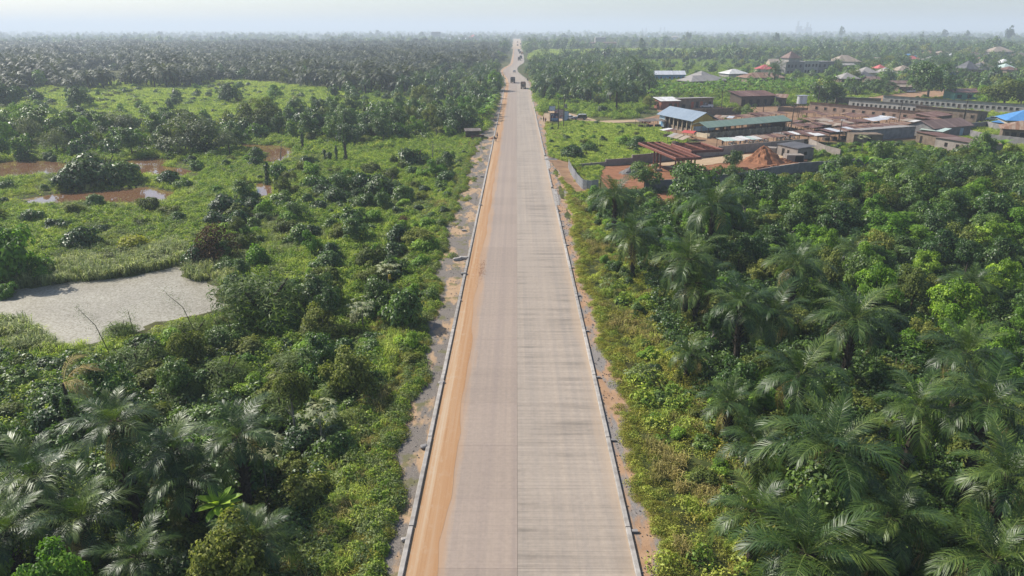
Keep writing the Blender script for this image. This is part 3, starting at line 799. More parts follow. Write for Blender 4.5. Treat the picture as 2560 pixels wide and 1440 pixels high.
# --- compound walls of concrete blocks, panel by panel between piers
def block_wall(name, label, pts, h, th=0.22, mat='concrete_block', panel=4.5, steps=None):
    o = pts[0]
    t = thing(name, label, 'wall', (o[0], o[1], lz(o[0], o[1]) - 0.1), 0)
    k = 0; r2 = random.Random(int(o[0] * 13))
    for i in range(len(pts) - 1):
        a = Vector((pts[i][0] - o[0], pts[i][1] - o[1], 0)); b = Vector((pts[i + 1][0] - o[0], pts[i + 1][1] - o[1], 0))
        L = (b - a).length; n = max(1, round(L / panel)); an = math.atan2(b.y - a.y, b.x - a.x)
        for j in range(n):
            c = a.lerp(b, (j + 0.5) / n)
            hh = h * (steps[i] if steps else 1.0) + r2.uniform(-.05, .05)
            MB().box((0, 0, hh / 2), (L / n - 0.26, th, hh)).build('wall_panel', M[mat], t, loc=(c.x, c.y, 0), rot=(0, 0, an))
            q = a.lerp(b, j / n)
            MB().box((0, 0, hh / 2 + 0.03), (0.26, th + 0.1, hh + 0.06)).build('pier', M[mat], t, loc=(q.x, q.y, 0), rot=(0, 0, an))
    return t
block_wall('block_wall', 'stepped concrete block wall behind the rusty canopy', [(13.0, 149.6), (20, 152), (26.1, 154.1), (40, 160.8), (53, 168.3), (64, 173.6), (74, 178)], 2.2, steps=[0.45, 0.7, 1, 1, 1, 1])
block_wall('block_wall', 'grey front wall below the earth heap, above the palms', [(24.2, 126.4), (30.5, 127.6), (43.3, 133.4), (52, 139.6), (59.8, 144.5), (70, 148), (81, 152)], 2.2, mat='block_grey')
block_wall('block_wall', 'concrete wall with piers left of the ruined block house', [tuple(gw(2022, 366)[:2]), tuple(gw(2062, 384)[:2]), tuple(gw(2100, 394)[:2])], 2.3)
block_wall('block_wall', 'long grey wall in front of the blue roofed house', [tuple(gw(2425, 342)[:2]), tuple(gw(2470, 352)[:2]), tuple(gw(2520, 358)[:2]), tuple(gw(2600, 368)[:2])], 2.2, mat='block_grey')
block_wall('block_wall', 'low weathered wall linking the gabled house and blue roof', [tuple(gw(2420, 322)[:2]), tuple(gw(2465, 316)[:2]), tuple(gw(2500, 326)[:2])], 2.0, mat='block_grey')
block_wall('block_wall', 'stained wall below the shop forecourt', [tuple(gw(1725, 290)[:2]), tuple(gw(1815, 286)[:2]), tuple(gw(1870, 282)[:2])], 2.6, mat='wall_mud')
block_wall('block_wall', 'low brown wall under the water tank', [tuple(gw(1945, 276)[:2]), tuple(gw(2020, 280)[:2])], 1.8, mat='wall_mud')

# --- zinc fence at the compound entrance: one sheet after another on a curve
fpts = [gw(1421, 416), gw(1428, 434), (gw(1440, 452)), gw(1456, 470), gw(1475, 473), gw(1500, 470)]
t = thing('zinc_fence', 'curved fence of zinc sheets at the compound entrance', 'fence', (fpts[0].x, fpts[0].y, lz(fpts[0].x, fpts[0].y)), 0)
cum = [0]
for i in range(len(fpts) - 1): cum.append(cum[-1] + (fpts[i + 1] - fpts[i]).length)
def on_path(s):
    for i in range(len(fpts) - 1):
        if s <= cum[i + 1]: return fpts[i].lerp(fpts[i + 1], (s - cum[i]) / (cum[i + 1] - cum[i]))
    return fpts[-1]
s = 0.0; r2 = random.Random(3)
while s + 0.85 < cum[-1]:
    a, b = on_path(s), on_path(s + 0.85)
    an = math.atan2((b - a).y, (b - a).x); n = 9
    mb = MB()
    for k in range(n):
        x0, x1 = -0.44 + 0.88 * k / n, -0.44 + 0.88 * (k + 1) / n
        y0, y1 = (0.02 if k % 2 else -0.02), (-0.02 if k % 2 else 0.02)
        mb.slab([(x0, y0), (x1, y1), (x1, y1 + 0.012), (x0, y0 + 0.012)], 0, 2.0 + r2.uniform(-.06, .06))
    m_ = (a + b) / 2
    mb.build('fence_sheet', M['galvanised'], t, loc=(m_.x - fpts[0].x, m_.y - fpts[0].y, -0.05), rot=(r2.uniform(-.05, .05), 0, an + r2.uniform(-.04, .04)))
    s += 0.85
for k in range(6):
    q = on_path(cum[-1] * k / 5)
    MB().tube([(0, 0, -0.2), (0, 0, 2.1)], 0.05).build('fence_post', M['wood_old'], t, loc=(q.x - fpts[0].x + .1, q.y - fpts[0].y + .1, 0))

# --- heaps of earth
def heap(name, label, c, rx, ry, h, mat, seed, cat='earth heap', rz=0.3, rough=0.35):
    r3 = np.random.default_rng(seed); na, nr = 36, 12
    V = [(0, 0, h)]; F3 = []
    ph = r3.uniform(0, 6.3, 8)
    for i in range(1, nr + 1):
        q = i / nr
        for k in range(na):
            a = 2 * math.pi * k / na
            w = 1 + 0.12 * math.sin(2 * a + ph[0]) + 0.09 * math.sin(5 * a + ph[1]) + 0.05 * math.sin(9 * a + ph[2])
            z = h * (.5 + .5 * math.cos(math.pi * q ** .9)) + (0 if i == nr else r3.normal(0, rough * 0.12 * h))
            V.append((rx * q * w * math.cos(a) + r3.normal(0, .05 * rx * q * rough), ry * q * w * math.sin(a), z if i < nr else -0.15))
    me = bpy.data.meshes.new(name)
    F4 = [(1 + (i - 1) * na + k, 1 + (i - 1) * na + (k + 1) % na, 1 + i * na + (k + 1) % na, 1 + i * na + k) for i in range(1, nr) for k in range(na)]
    F3 = [(0, 1 + k, 1 + (k + 1) % na) for k in range(na)]
    me.from_pydata(V, [], F3 + F4)
    bm = bmesh.new(); bm.from_mesh(me); bmesh.ops.recalc_face_normals(bm, faces=bm.faces); bm.to_mesh(me); bm.free()
    me.materials.append(M[mat])
    o = add(name, me, None, (c[0], c[1], lz(c[0], c[1])), (0, 0, rz))
    return tag(o, label, cat)
c = gw(1908, 402); heap('earth_heap', 'tall conical heap of orange brown earth in the walled compound', c, 5.2, 4.6, 3.6, 'soil_red', 1)
for k, (px_, py_, rx, ry, hh, lb) in enumerate([(1850, 428, 6, 3, 1.1, 'low spread of red clods between canopy and tall heap'), (1925, 422, 9, 2.6, 0.9, 'long low ridge of red clods in front of the tall heap'),
        (1955, 402, 4, 2.5, 0.9, 'small red heap at the right foot of the tall heap'), (1700, 410, 3.0, 1.6, 0.5, 'flat red scrape under the rusty canopy'), (1990, 418, 4, 2, 0.6, 'thin red spoil at the compound corner')]):
    heap('earth_heap', lb, gw(px_, py_), rx, ry, hh, 'soil_red', 10 + k, rough=0.9)
heap('gravel_heap', 'grey gravel heap behind the palms in the compound', gw(1585, 428), 3.6, 2.6, 1.6, 'gravel_grey', 30, 'gravel heap')
heap('gravel_heap', 'dark grey gravel spill beside the road at the entrance', gw(1375, 398), 2.4, 1.2, 0.35, 'gravel_grey', 31, 'gravel heap')
heap('spoil_heap', 'brown dug soil beside the kerb near two road workers', gw(1232, 347), 1.6, 0.8, 0.45, 'soil_red', 32, 'soil heap')

# --- ruined block house in the compound corner
A_, B_ = gw(1942, 384), gw(1992, 396)
t, L = house('block_house', 'roofless grey block house beside the tall earth heap', 'house', A_, B_, 4.6, 2.6, 'flat', 0, None, 'concrete_block', front=[(0.3, 0.9, 0.05, 1.9, 'window'), (0.55, 0.7, 0.9, 0.9)], right=[(0.5, 0.8, 1.0, 0.8)], detail=False)
roof_mesh('mono', L, 4.6, 2.62, 0.35, 0.3).build('roof', M['roof_charcoal'], t)
house('block_annex', 'small open grey block annex in front of the roofless house', 'house', gw(1966, 402), gw(2010, 402), 2.4, 1.7, 'flat', 0, None, 'concrete_block', front=[(0.72, 1.9, 0.1, 1.4, 'window')], detail=False)
house('block_annex', 'low roofless block enclosure left of the block house', 'house', gw(1912, 380), gw(1938, 382), 2.6, 1.5, 'flat', 0, None, 'concrete_block', detail=False)

# --- long shed with slate-blue roof, open front with posts
A_, B_ = gw(1647, 312), gw(1730, 331)
Ls = (B_ - A_).length
t = thing('market_hall', 'market hall with slate blue gable roof and cream end wall', 'market hall', (*((A_ + B_) / 2)[:2], -0.25), math.atan2((B_ - A_).y, (B_ - A_).x))
Wd, hw = 8.0, 3.4
mb = MB(); mb.box((0, Wd - 0.1, hw / 2), (Ls, 0.2, hw)); mb.build('back_wall', M['wall_cream'], t)
for s, nm in ((-1, 'end_wall'), (1, 'end_wall')):
    mb = MB(); x = s * (Ls / 2 - 0.1)
    mb.box((x, Wd / 2, hw / 2), (0.2, Wd - 0.4, hw))
    b = len(mb.v)
    for e in (-0.1, 0.1): mb.v += [(x + e, 0.1, hw), (x + e, Wd - 0.1, hw), (x + e, Wd / 2, hw + 2.3)]
    mb.f += [(b, b + 1, b + 2), (b + 5, b + 4, b + 3), (b, b + 2, b + 5, b + 3), (b + 1, b + 4, b + 5, b + 2)]
    mb.build(nm, M['wall_yellow' if s > 0 else 'wall_cream'], t)
    MB().box((x + s * 0.115, Wd / 2, 0.95), (0.03, Wd - 0.6, 1.9)).build('painted_dado', M['wall_paleblue'], t)
MB().box((-Ls / 2 + 1.6, 0.1, hw / 2), (3.0, 0.2, hw)).build('front_wall', M['wall_paleblue'], t)
MB().box((-Ls / 2 + 1.7, -0.02, 1.1), (1.0, 0.06, 2.1)).build('door', M['wall_blue'], t)
roof_mesh('gable', Ls, Wd, hw + 0.05, 2.3, 0.7, 0.09).build('roof', M['roof_blue'], t)
for i in range(7):
    x = -Ls / 2 + 3.4 + i * (Ls - 4.2) / 6
    MB().box((x, 0.12, hw / 2), (0.25, 0.25, hw)).build('post', M['wall_cream'], t)
    if i < 6:
        w_ = (Ls - 4.2) / 6 - 0.5
        MB().box((x + (Ls - 4.2) / 12, 0.5, 0.5), (w_, 0.2, 1.0)).build('stall_front', M['wall_mud'], t)
MB().box((1.4, Wd / 2, 0.06), (Ls - 3.4, Wd - 0.5, 0.12)).build('floor_slab', M['kerb_concrete'], t)

# --- long green-roofed open market with a row of stalls
A_, B_ = gw(1767, 343), gw(1968, 324)
Lg = (B_ - A_).length
t = thing('open_market', 'long open market with pale green roof and cream stalls', 'market hall', (*((A_ + B_) / 2)[:2], -0.25), math.atan2((B_ - A_).y, (B_ - A_).x))
Wd, hw = 5.6, 2.9
roof_mesh('gable', Lg, Wd, hw, 1.2, 0.8, 0.08).build('roof', M['roof_green'], t)
for i in range(13):
    x = -Lg / 2 + 0.4 + i * (Lg - 0.8) / 12
    for y in (0.15, Wd - 0.15):
        MB().box((x, y, hw / 2), (0.14, 0.14, hw)).build('post', M['wood_old'], t)
    MB().box((x, 0.2, 0.62), (0.15, 1.7, 1.25)).build('stall_partition', M['wall_cream'], t)
    if i < 12:
        MB().box((x + (Lg - 0.8) / 24, 1.12, 0.62), ((Lg - 0.8) / 12 - 0.18, 0.16, 1.25)).build('stall_back', M['wall_cream'], t)
        MB().box((x + (Lg - 0.8) / 24, 4.4, 0.62), ((Lg - 0.8) / 12 - 0.18, 0.16, 1.25)).build('stall_back', M['wall_mud'], t)
MB().box((-Lg / 2 - 0.2, 1.8, 0.6), (0.18, 4.4, 1.2)).build('end_wall', M['wall_cream'], t)
MB().box((0, Wd / 2, 0.05), (Lg, Wd - 0.2, 0.1)).build('floor_slab', M['soil_sand'], t)
MB().box((Lg / 2 - 1.2, Wd / 2 + 0.1, 1.3), (1.8, Wd - 0.8, 2.5)).build('closed_bay', M['wood_old'], t)

# --- open sheds of poles and sheets in the market
G24 = R(24)
def shed(px_, py_, L, W, roof, label, an=G24, h=2.5, kind='mono', rise=0.35, cloth=None, goods=True, side=None):
    p = gp(px_, py_, h + 0.2 - 0.25)
    r2 = random.Random(int(px_ * 7 + py_))
    an += r2.uniform(-.05, .05)
    t = thing('market_shed', label, 'market shed', (p.x + math.sin(an) * W / 2, p.y - math.cos(an) * W / 2, lz(p.x, p.y)), an, 'rusty sheds of the market')
    h += r2.uniform(-.15, .15)
    # sheets laid side by side, each a little off
    n = max(2, int(L / 1.9)); w = L / n
    for i in range(n):
        x0 = -L / 2 + i * w; th = 0.03
        dz = r2.uniform(-.07, .07); sk = r2.uniform(-.2, .2); tl = r2.uniform(-.05, .05)
        mb = MB()
        if kind == 'mono':
            mb.slab([(x0 - .06, -.3 + sk), (x0 + w + .06, -.3 + sk), (x0 + w + .06, W + .3 + sk), (x0 - .06, W + .3 + sk)], [h + dz, h + dz + tl, h + rise + dz + tl, h + rise + dz], [h + dz + th, h + dz + tl + th, h + rise + dz + tl + th, h + rise + dz + th])
        else:
            for ya, yb_, za, zb in ((-.4, W / 2, h, h + rise), (W / 2, W + .4, h + rise, h)):
                mb.slab([(x0 - .03, ya + sk), (x0 + w + .03, ya + sk), (x0 + w + .03, yb_ + sk), (x0 - .03, yb_ + sk)], [za + dz, za + dz + tl, zb + dz + tl, zb + dz], [za + dz + th, za + dz + tl + th, zb + dz + tl + th, zb + dz + th])
        rm = roof if not isinstance(roof, (list, tuple)) else r2.choice(roof)
        mb.build('roof_sheet', M[rm], t)
    k = max(2, int(L / 3) + 1)
    for i in range(k):
        x = -L / 2 + 0.15 + i * (L - 0.3) / (k - 1)
        for y, hh in ((0.05, h), (W - 0.05, h + (rise if kind == 'mono' else 0))):
            MB().tube([(x + r2.uniform(-.06, .06), y, -0.1), (x, y, hh + 0.05)], 0.06, 5).build('post', M['wood_old'], t)
    if goods:
        for i in range(max(1, int(L / 3))):
            MB().box((-L / 2 + 1.2 + i * 2.9 + r2.uniform(-.3, .3), W * 0.5, 0.42), (r2.uniform(1.2, 2.0), r2.uniform(.8, 1.4), 0.85)).build('stall_table', M['wood_old'], t)
    if side: MB().box((0, W - 0.1, h / 2), (L - .3, 0.08, h)).build('back_boards', M[side], t)
    return t
RU, RO = ['roof_rust', 'roof_rust', 'roof_rust_orange'], ['roof_rust_orange', 'roof_rust_orange', 'roof_tan', 'roof_rust']
WH = ['roof_white', 'roof_rust', 'roof_tan', 'roof_zinc']
S66 = R(-66)
for args in [
 (1775, 294, 5.5, 4, RU, 'small rust brown shed behind the slate blue hall gable'),
 (1812, 300, 11, 3.0, RU, 'long rusty shed just behind the green market roof, left part'),
 (1902, 295, 10, 4, RU, 'wide rusty shed behind the middle of the green market roof'),
 (1905, 283, 9, 3, RU, 'narrow rust shed two rows behind the green market roof'),
 (1946, 281, 5, 3, RU, 'small tilted rust shed left of the water tank'),
 (1843, 306, 8, 2.6, WH, 'patched white and rust shed behind the green market roof'),
 (1997, 313, 5, 3, RU, 'lone rust shed at the right end of the green market'),
 (2027, 279, 7, 3.5, RU, 'rust shed right of the water tank, below the long terrace'),
 (2042, 296, 9, 4, RU, 'brown rust shed in the second row right of the water tank'),
 (2048, 307, 9, 3, RO, 'tan sheeted shed in the third row right of the tank'),
 (2062, 285, 5, 3, RU, 'small rust shed against the cream terrace, left end'),
 (2092, 293, 8, 3, RU, 'rust shed with a bush on it below the cream terrace'),
 (2145, 289, 8, 3.2, RU, 'rust shed below the middle of the cream terrace'),
 (2081, 307, 13, 3.5, RO, 'long tan and rust shed in the middle of the sheds'),
 (2140, 302, 10, 3.4, RU, 'rust shed right of the long tan and rust one'),
 (2188, 297, 8, 3.2, ['roof_zinc'], 'bright zinc shed below the yellow doorway of the terrace'),
 (2105, 323, 13, 4, WH + RU, 'white and rust shed with open front at the dirt clearing'),
 (2168, 318, 11, 3.6, RU, 'deep rust shed between the white and the orange ones'),
 (2233, 310, 15, 5, RO, 'broad orange rust shed at the right end of the sheds'),
 (2037, 333, 8, 3, WH, 'shed of mixed white and rust sheets beside the dirt clearing'),
 (2000, 331, 10, 3.2, WH, 'white sheeted shed right of the motorcycles'),
 (1850, 345, 12, 3.0, ['roof_tan', 'roof_mint', 'roof_white'], 'pale sheeted shelter in front of the green market, left one', G24, 2.3),
 (1922, 338, 9, 2.8, RU, 'rust brown shelter in front of the green market, middle one', G24, 2.3),
 (1966, 333, 6, 2.8, ['roof_grey', 'roof_rust'], 'grey sheeted shelter in front of the green market, right one', G24, 2.3),
 (1705, 340, 7, 4, ['roof_tan', 'roof_rust', 'roof_grey'], 'patchwork gable shelter in front of the slate blue hall', S66, 2.3, 'gable', 0.8),
 (1628, 300, 9, 3.5, ['roof_old'], 'dark low shed with pots at the end of the sandy track', R(10), 2.0),
 (1672, 324, 4, 2.5, WH, 'tiny pale lean-to at the corner of the slate blue hall', S66, 2.0),
 (1810, 291, 6, 2.6, WH + RU, 'crooked pale shed near the round green bush', R(-30), 2.2),
]: shed(*args)
# more sheds packed between the rows
_names = ['leaning', 'patched', 'sagging', 'squat', 'narrow', 'crooked', 'weathered', 'tilted']
_k = 0
for (px0, py0, n_, dx_, dy_, where) in [(1835, 290, 3, 34, -2, 'behind the patched white shed'), (1985, 303, 3, 20, 6, 'right of the green market end'), (2060, 299, 4, 42, 4, 'in the middle rows of the market'), (2110, 313, 4, 36, 1, 'in the front rows of the market'), (2255, 296, 3, 22, 4, 'below the right half of the cream terrace'), (2300, 292, 4, 34, 4, 'between the brown terrace and whitewashed one'), (2120, 284, 3, 44, 4, 'close under the cream terrace wall')]:
    for i_ in range(n_):
        shed(px0 + dx_ * i_, py0 + dy_ * i_, 4.5 + 1.5 * ((_k * 5) % 3), 2.6 + .5 * (_k % 3), [RU, RU, RO, WH + RU + RU][_k % 4], f"{_names[_k % 8]} rust shed {where}, {['first', 'second', 'third', 'fourth'][i_]} from left", [G24, S66][(_k // 3) % 2] if where != 'close under the cream terrace wall' else S66, 2.2 + .1 * (_k % 4))
        _k += 1
# red tarpaulin stall in front of the slate-blue hall
p = gw(1718, 348)
t = thing('tarpaulin_stall', 'stall under a red tarpaulin near the rusty canopy', 'stall', (p.x, p.y, lz(p.x, p.y)), R(-40))
roof_mesh('gable', 3.0, 2.6, 2.0, 0.5, 0.3, 0.03).build('tarpaulin', M['tarp_red'], t)
for x in (-1.3, 1.3):
    for y in (0.1, 2.5): MB().tube([(x, y, -.1), (x, y, 2.05)], 0.05, 5).build('post', M['wood_old'], t)

# --- unfinished block room by the dirt clearing
t, L = house('block_room', 'unfinished block room without roof at the dirt clearing', 'house', gw(2132, 358), gw(2205, 358), 4, 2.7, 'flat', 0, None, 'wall_mud', front=[(0.55, 1.0, 0.05, 2.0, 'window')], detail=False)

# --- terraces of rooms
def win_row(n, doors=(), w=1.0): return row(n, w, 1.2, 0.95, doors=doors)
house('terrace', 'long cream terrace with rusty roof and a yellow doorway', 'terrace', gw(2022, 277), gw(2310, 305), 6, 2.9, 'mono_back', 0.7, 'roof_rust', 'wall_pink', 0.5, front=win_row(11, (3, 8)), detail=True)
house('terrace', 'dark roofed terrace with a row of small openings behind the cream one', 'terrace', gw(2120, 268), gw(2310, 285), 5, 2.8, 'mono_back', 0.6, 'roof_old', 'wall_white', 0.4, front=win_row(15, (), 0.8), detail=False)
house('terrace', 'whitewashed terrace with many dark windows below the green school', 'terrace', gw(2205, 258), gw(2570, 284), 6, 2.9, 'mono_back', 0.6, 'roof_old', 'wall_white', 0.4, front=win_row(24, (6, 13), 0.95), detail=True)
house('terrace', 'low dark terrace left of the whitewashed one with faded green roof', 'terrace', gw(2088, 258), gw(2200, 262), 6, 2.4, 'mono_back', 0.5, 'roof_mint', 'wall_mud', 0.4, detail=False)
house('terrace', 'brown roofed middle terrace with grey end wall', 'terrace', gw(2285, 288), gw(2440, 303), 7, 3.0, 'mono_back', 0.7, 'roof_brown', 'wall_mud', 0.5, front=win_row(6, (4,)), right=[(0.4, 0.9, 0.05, 2.1, 'door')], detail=True)
house('small_house', 'small brown roofed house with dark doors amid the sheds', 'house', gw(2325, 313), gw(2376, 307), 5, 2.9, 'mono', 0.6, 'roof_rust', 'wall_mud', 0.5, front=[(0.2, 0.9, .05, 2, 'door'), (0.6, .8, 1.1, .9), (0.85, .8, 1.1, .9)], detail=True)
house('workshop', 'low grey roofed workshop running along the dirt clearing', 'workshop', gw(2150, 351), gw(2285, 340), 5, 2.7, 'mono_back', 0.4, 'roof_grey', 'block_grey', 0.4, detail=False)
house('gabled_house', 'house with pinkish brown gable roof left of the long block wall', 'house', gw(2330, 343), gw(2425, 334), 8, 2.7, 'gable', 1.7, 'roof_brown', 'block_grey', 0.5, front=[(0.75, 1.6, 0.2, 2.0, 'wall_paleblue')], detail=True)
house('lean_to', 'lean-to with mint green roof against the gabled house', 'shed', gw(2300, 340), gw(2352, 346), 4, 2.2, 'mono', 0.5, 'roof_mint', 'wall_mud', 0.4, detail=False)
house('long_house', 'long low house with brown roof standing in the grass at right', 'house', gw(2335, 368), gw(2450, 388), 7, 2.6, 'mono_back', 0.3, 'roof_brown', 'concrete_block', 0.4, front=[(0.25, .9, 1.0, 1.0), (0.5, .9, 1.0, 1.0), (0.82, .9, 0.05, 1.9)], right=[(0.4, 0.8, 1.0, 0.9)], detail=False)
house('long_house', 'rust roofed wing behind the long low house', 'house', gw(2288, 352), gw(2380, 372), 6, 2.5, 'mono_back', 0.3, 'roof_rust', 'wall_mud', 0.4, front=[(0.15, .9, 0.05, 1.9)], detail=False)
house('bungalow', 'bungalow with striped rust hip roof at the right edge', 'house', gw(2503, 346), gw(2600, 352), 8, 3.0, 'hip', 2.0, 'roof_rust_orange', 'wall_mud', 0.7, front=[(0.12, .9, .05, 2.2, 'door'), (0.3, 1.2, 1.1, 1.1), (0.52, 1.2, 1.1, 1.1), (0.75, .9, .05, 2.2, 'door')], detail=True)
house('bungalow', 'house with bright blue hip roof behind the rust one', 'house', gw(2515, 325), gw(2640, 330), 10, 3.2, 'hip', 2.8, 'roof_blue_strong', 'wall_cream', 0.8, detail=False)
house('car_port', 'low bright blue roof beside the rust hip roof', 'shed', gw(2478, 318), gw(2512, 322), 4, 2.0, 'mono', 0.3, 'roof_blue_strong', 'wall_mud', 0.3, detail=False)

# --- shop row with pickup, rusty building, water tank
house('shop_row', 'brown shop row with grey roof and orange doors', 'shop', gw(1698, 270), gw(1782, 267), 7, 3.4, 'mono_back', 0.5, 'roof_grey', 'wall_mud', 0.7, front=[(0.12, 1.6, .05, 1.6), (0.38, 1.2, 0.05, 2.5, 'door_orange'), (0.52, 1.2, 0.05, 2.5), (0.65, 1.2, .05, 2.5, 'door_orange'), (0.9, 1.2, .05, 2.4)], detail=True)
house('brick_shop', 'red brown shop with bright white roof at the left end', 'shop', gw(1653, 272), gw(1697, 271), 7, 3.2, 'mono', 0.8, 'roof_white', 'wall_brick', 0.6, front=[(0.5, 1.2, 0.05, 2.2), (0.8, 1.1, 0.05, 2.2)], detail=False)
house('barn', 'dark walled barn under a patchy rust and zinc roof', 'barn', gw(1852, 264), gw(1935, 262), 9, 4.0, 'mono', 1.2, 'roof_rust', 'wood_old', 0.9, front=row(5, 1.4, 0.05, 2.6), detail=False)
house('barn', 'small rust roofed extension of the dark barn', 'barn', gw(1937, 262), gw(1962, 263), 7, 3.2, 'mono', 0.8, 'roof_rust_orange', 'wood_old', 0.6, front=[(0.5, 1.2, .05, 2.2)], detail=False)
p = gw(1999, 292)
t = thing('water_tank', 'zinc water tank raised on a wooden stand', 'water tank', (p.x, p.y, lz(p.x, p.y)), R(20))
for x in (-1.7, 0, 1.7):
    for y in (-1.3, 1.3): MB().tube([(x, y, -.1), (x, y, 4.6)], 0.09, 6).build('leg', M['wood_old'], t)
for z in (1.6, 3.2):
    for y in (-1.3, 1.3): MB().box((0, y, z), (3.5, 0.08, 0.1)).build('brace', M['wood_old'], t)
MB().box((0, 0, 4.66), (4.0, 3.1, 0.14)).build('platform', M['wood_old'], t)
mb = MB(); n = 40
ring = [(1.75 * (1 + 0.02 * (k % 2)) * math.cos(2 * math.pi * k / n), 1.35 * (1 + .02 * (k % 2)) * math.sin(2 * math.pi * k / n)) for k in range(n)]
mb.slab(ring, 4.74, 7.4); mb.build('tank', M['roof_zinc'], t)
MB().box((0, 0, 7.44), (3.9, 3.0, 0.07)).build('lid', M['galvanised'], t)

# --- houses among the banana groves
house('school', 'long blue walled house with glaring white roof', 'house', gw(1636, 201), gw(1712, 201), 9, 3.6, 'gable', 2.0, 'roof_zinc', 'wall_blue', 0.6, front=row(7, 1.2, 1.2, 1.3, doors=(2,)), detail=True, fm='wall_paleblue')
house('outhouse', 'small pink house at the left end of the blue one', 'house', gw(1617, 201), gw(1634, 201), 8, 3.2, 'mono', 0.8, 'roof_tan', 'wall_pink', 0.4, front=row(4, 0.5, 1.3, 0.7), detail=False)
house('hip_house', 'house under a broad grey hip roof in the banana grove', 'house', gw(1727, 217), gw(1817, 213), 11, 3.0, 'hip', 2.6, 'roof_grey', 'wall_mud', 0.8, detail=False)
house('hip_house', 'second grey hip roof joined behind the broad one', 'house', gw(1752, 209), gw(1790, 207), 12, 3.2, 'hip', 3.6, 'roof_grey', 'wall_mud', 0.7, detail=False)
house('hip_house', 'white roofed house between bananas left of the rust hip roof', 'house', gw(1822, 196), gw(1868, 195), 11, 3.0, 'hip', 2.6, 'roof_white', 'wall_white', 0.7, detail=False)
house('hip_house', 'wide house with orange rust hip roof in the bananas', 'house', gw(1866, 208), gw(1962, 207), 12, 3.2, 'hip', 2.6, 'roof_rust_orange', 'wall_mud', 0.8, detail=False)
house('hip_house', 'house with small red hip roof left of the unfinished block', 'house', gw(1898, 185), gw(1934, 185), 10, 3.4, 'hip', 3.0, 'roof_red', 'wall_cream', 0.7, detail=False)
house('gable_house', 'tan roofed house half hidden behind the red roof', 'house', gw(1924, 165), gw(1948, 165), 9, 3.2, 'gable', 2.6, 'roof_tan', 'wall_cream', 0.5, detail=False)
# unfinished two-storey block with a roofed tower
A_, B_ = gw(1962, 187), gw(2082, 185)
t, L = house('unfinished_block', 'unfinished grey two-storey building with white middle and pyramid tower', 'building', A_, B_, 12, 8.6, 'flat', 0, None, 'block_grey', front=[(u, 1.6, z, 1.9) for z in (1.0, 4.9) for u in (.06, .13, .2, .30, .62, .7, .8, .9)], detail=False)
MB().box((0.02 * L, -0.15, 4.5), (L * 0.30, 0.35, 9.0)).build('white_facade', M['wall_white'], t)
for u in (-.09, -.03, .05, .12):
    for z in (1.6, 5.4): MB().box((u * L, -0.36, z + 0.8), (1.4, 0.06, 1.8)).build('window', M['dark_inside'], t)
tw = MB().box((-0.33 * L, 5, 9.7), (8.2, 8.2, 2.2)).build('tower', M['wall_white'], t)
mb = MB(); mb.v = [(-0.33 * L + a, 5 + b, 10.8) for a, b in ((-5, -5), (5, -5), (5, 5), (-5, 5))] + [(-0.33 * L, 5, 15.2)]; mb.f = [(3, 2, 1, 0), (0, 1, 4), (1, 2, 4), (2, 3, 4), (3, 0, 4)]
mb.build('tower_roof', M['roof_brown'], t)
for i in range(5): MB().box((-L / 2 + L * (i + .5) / 5, -0.13, 4.35), (L / 5 - .4, 0.3, 0.3)).build('string_beam', M['block_grey'], t)

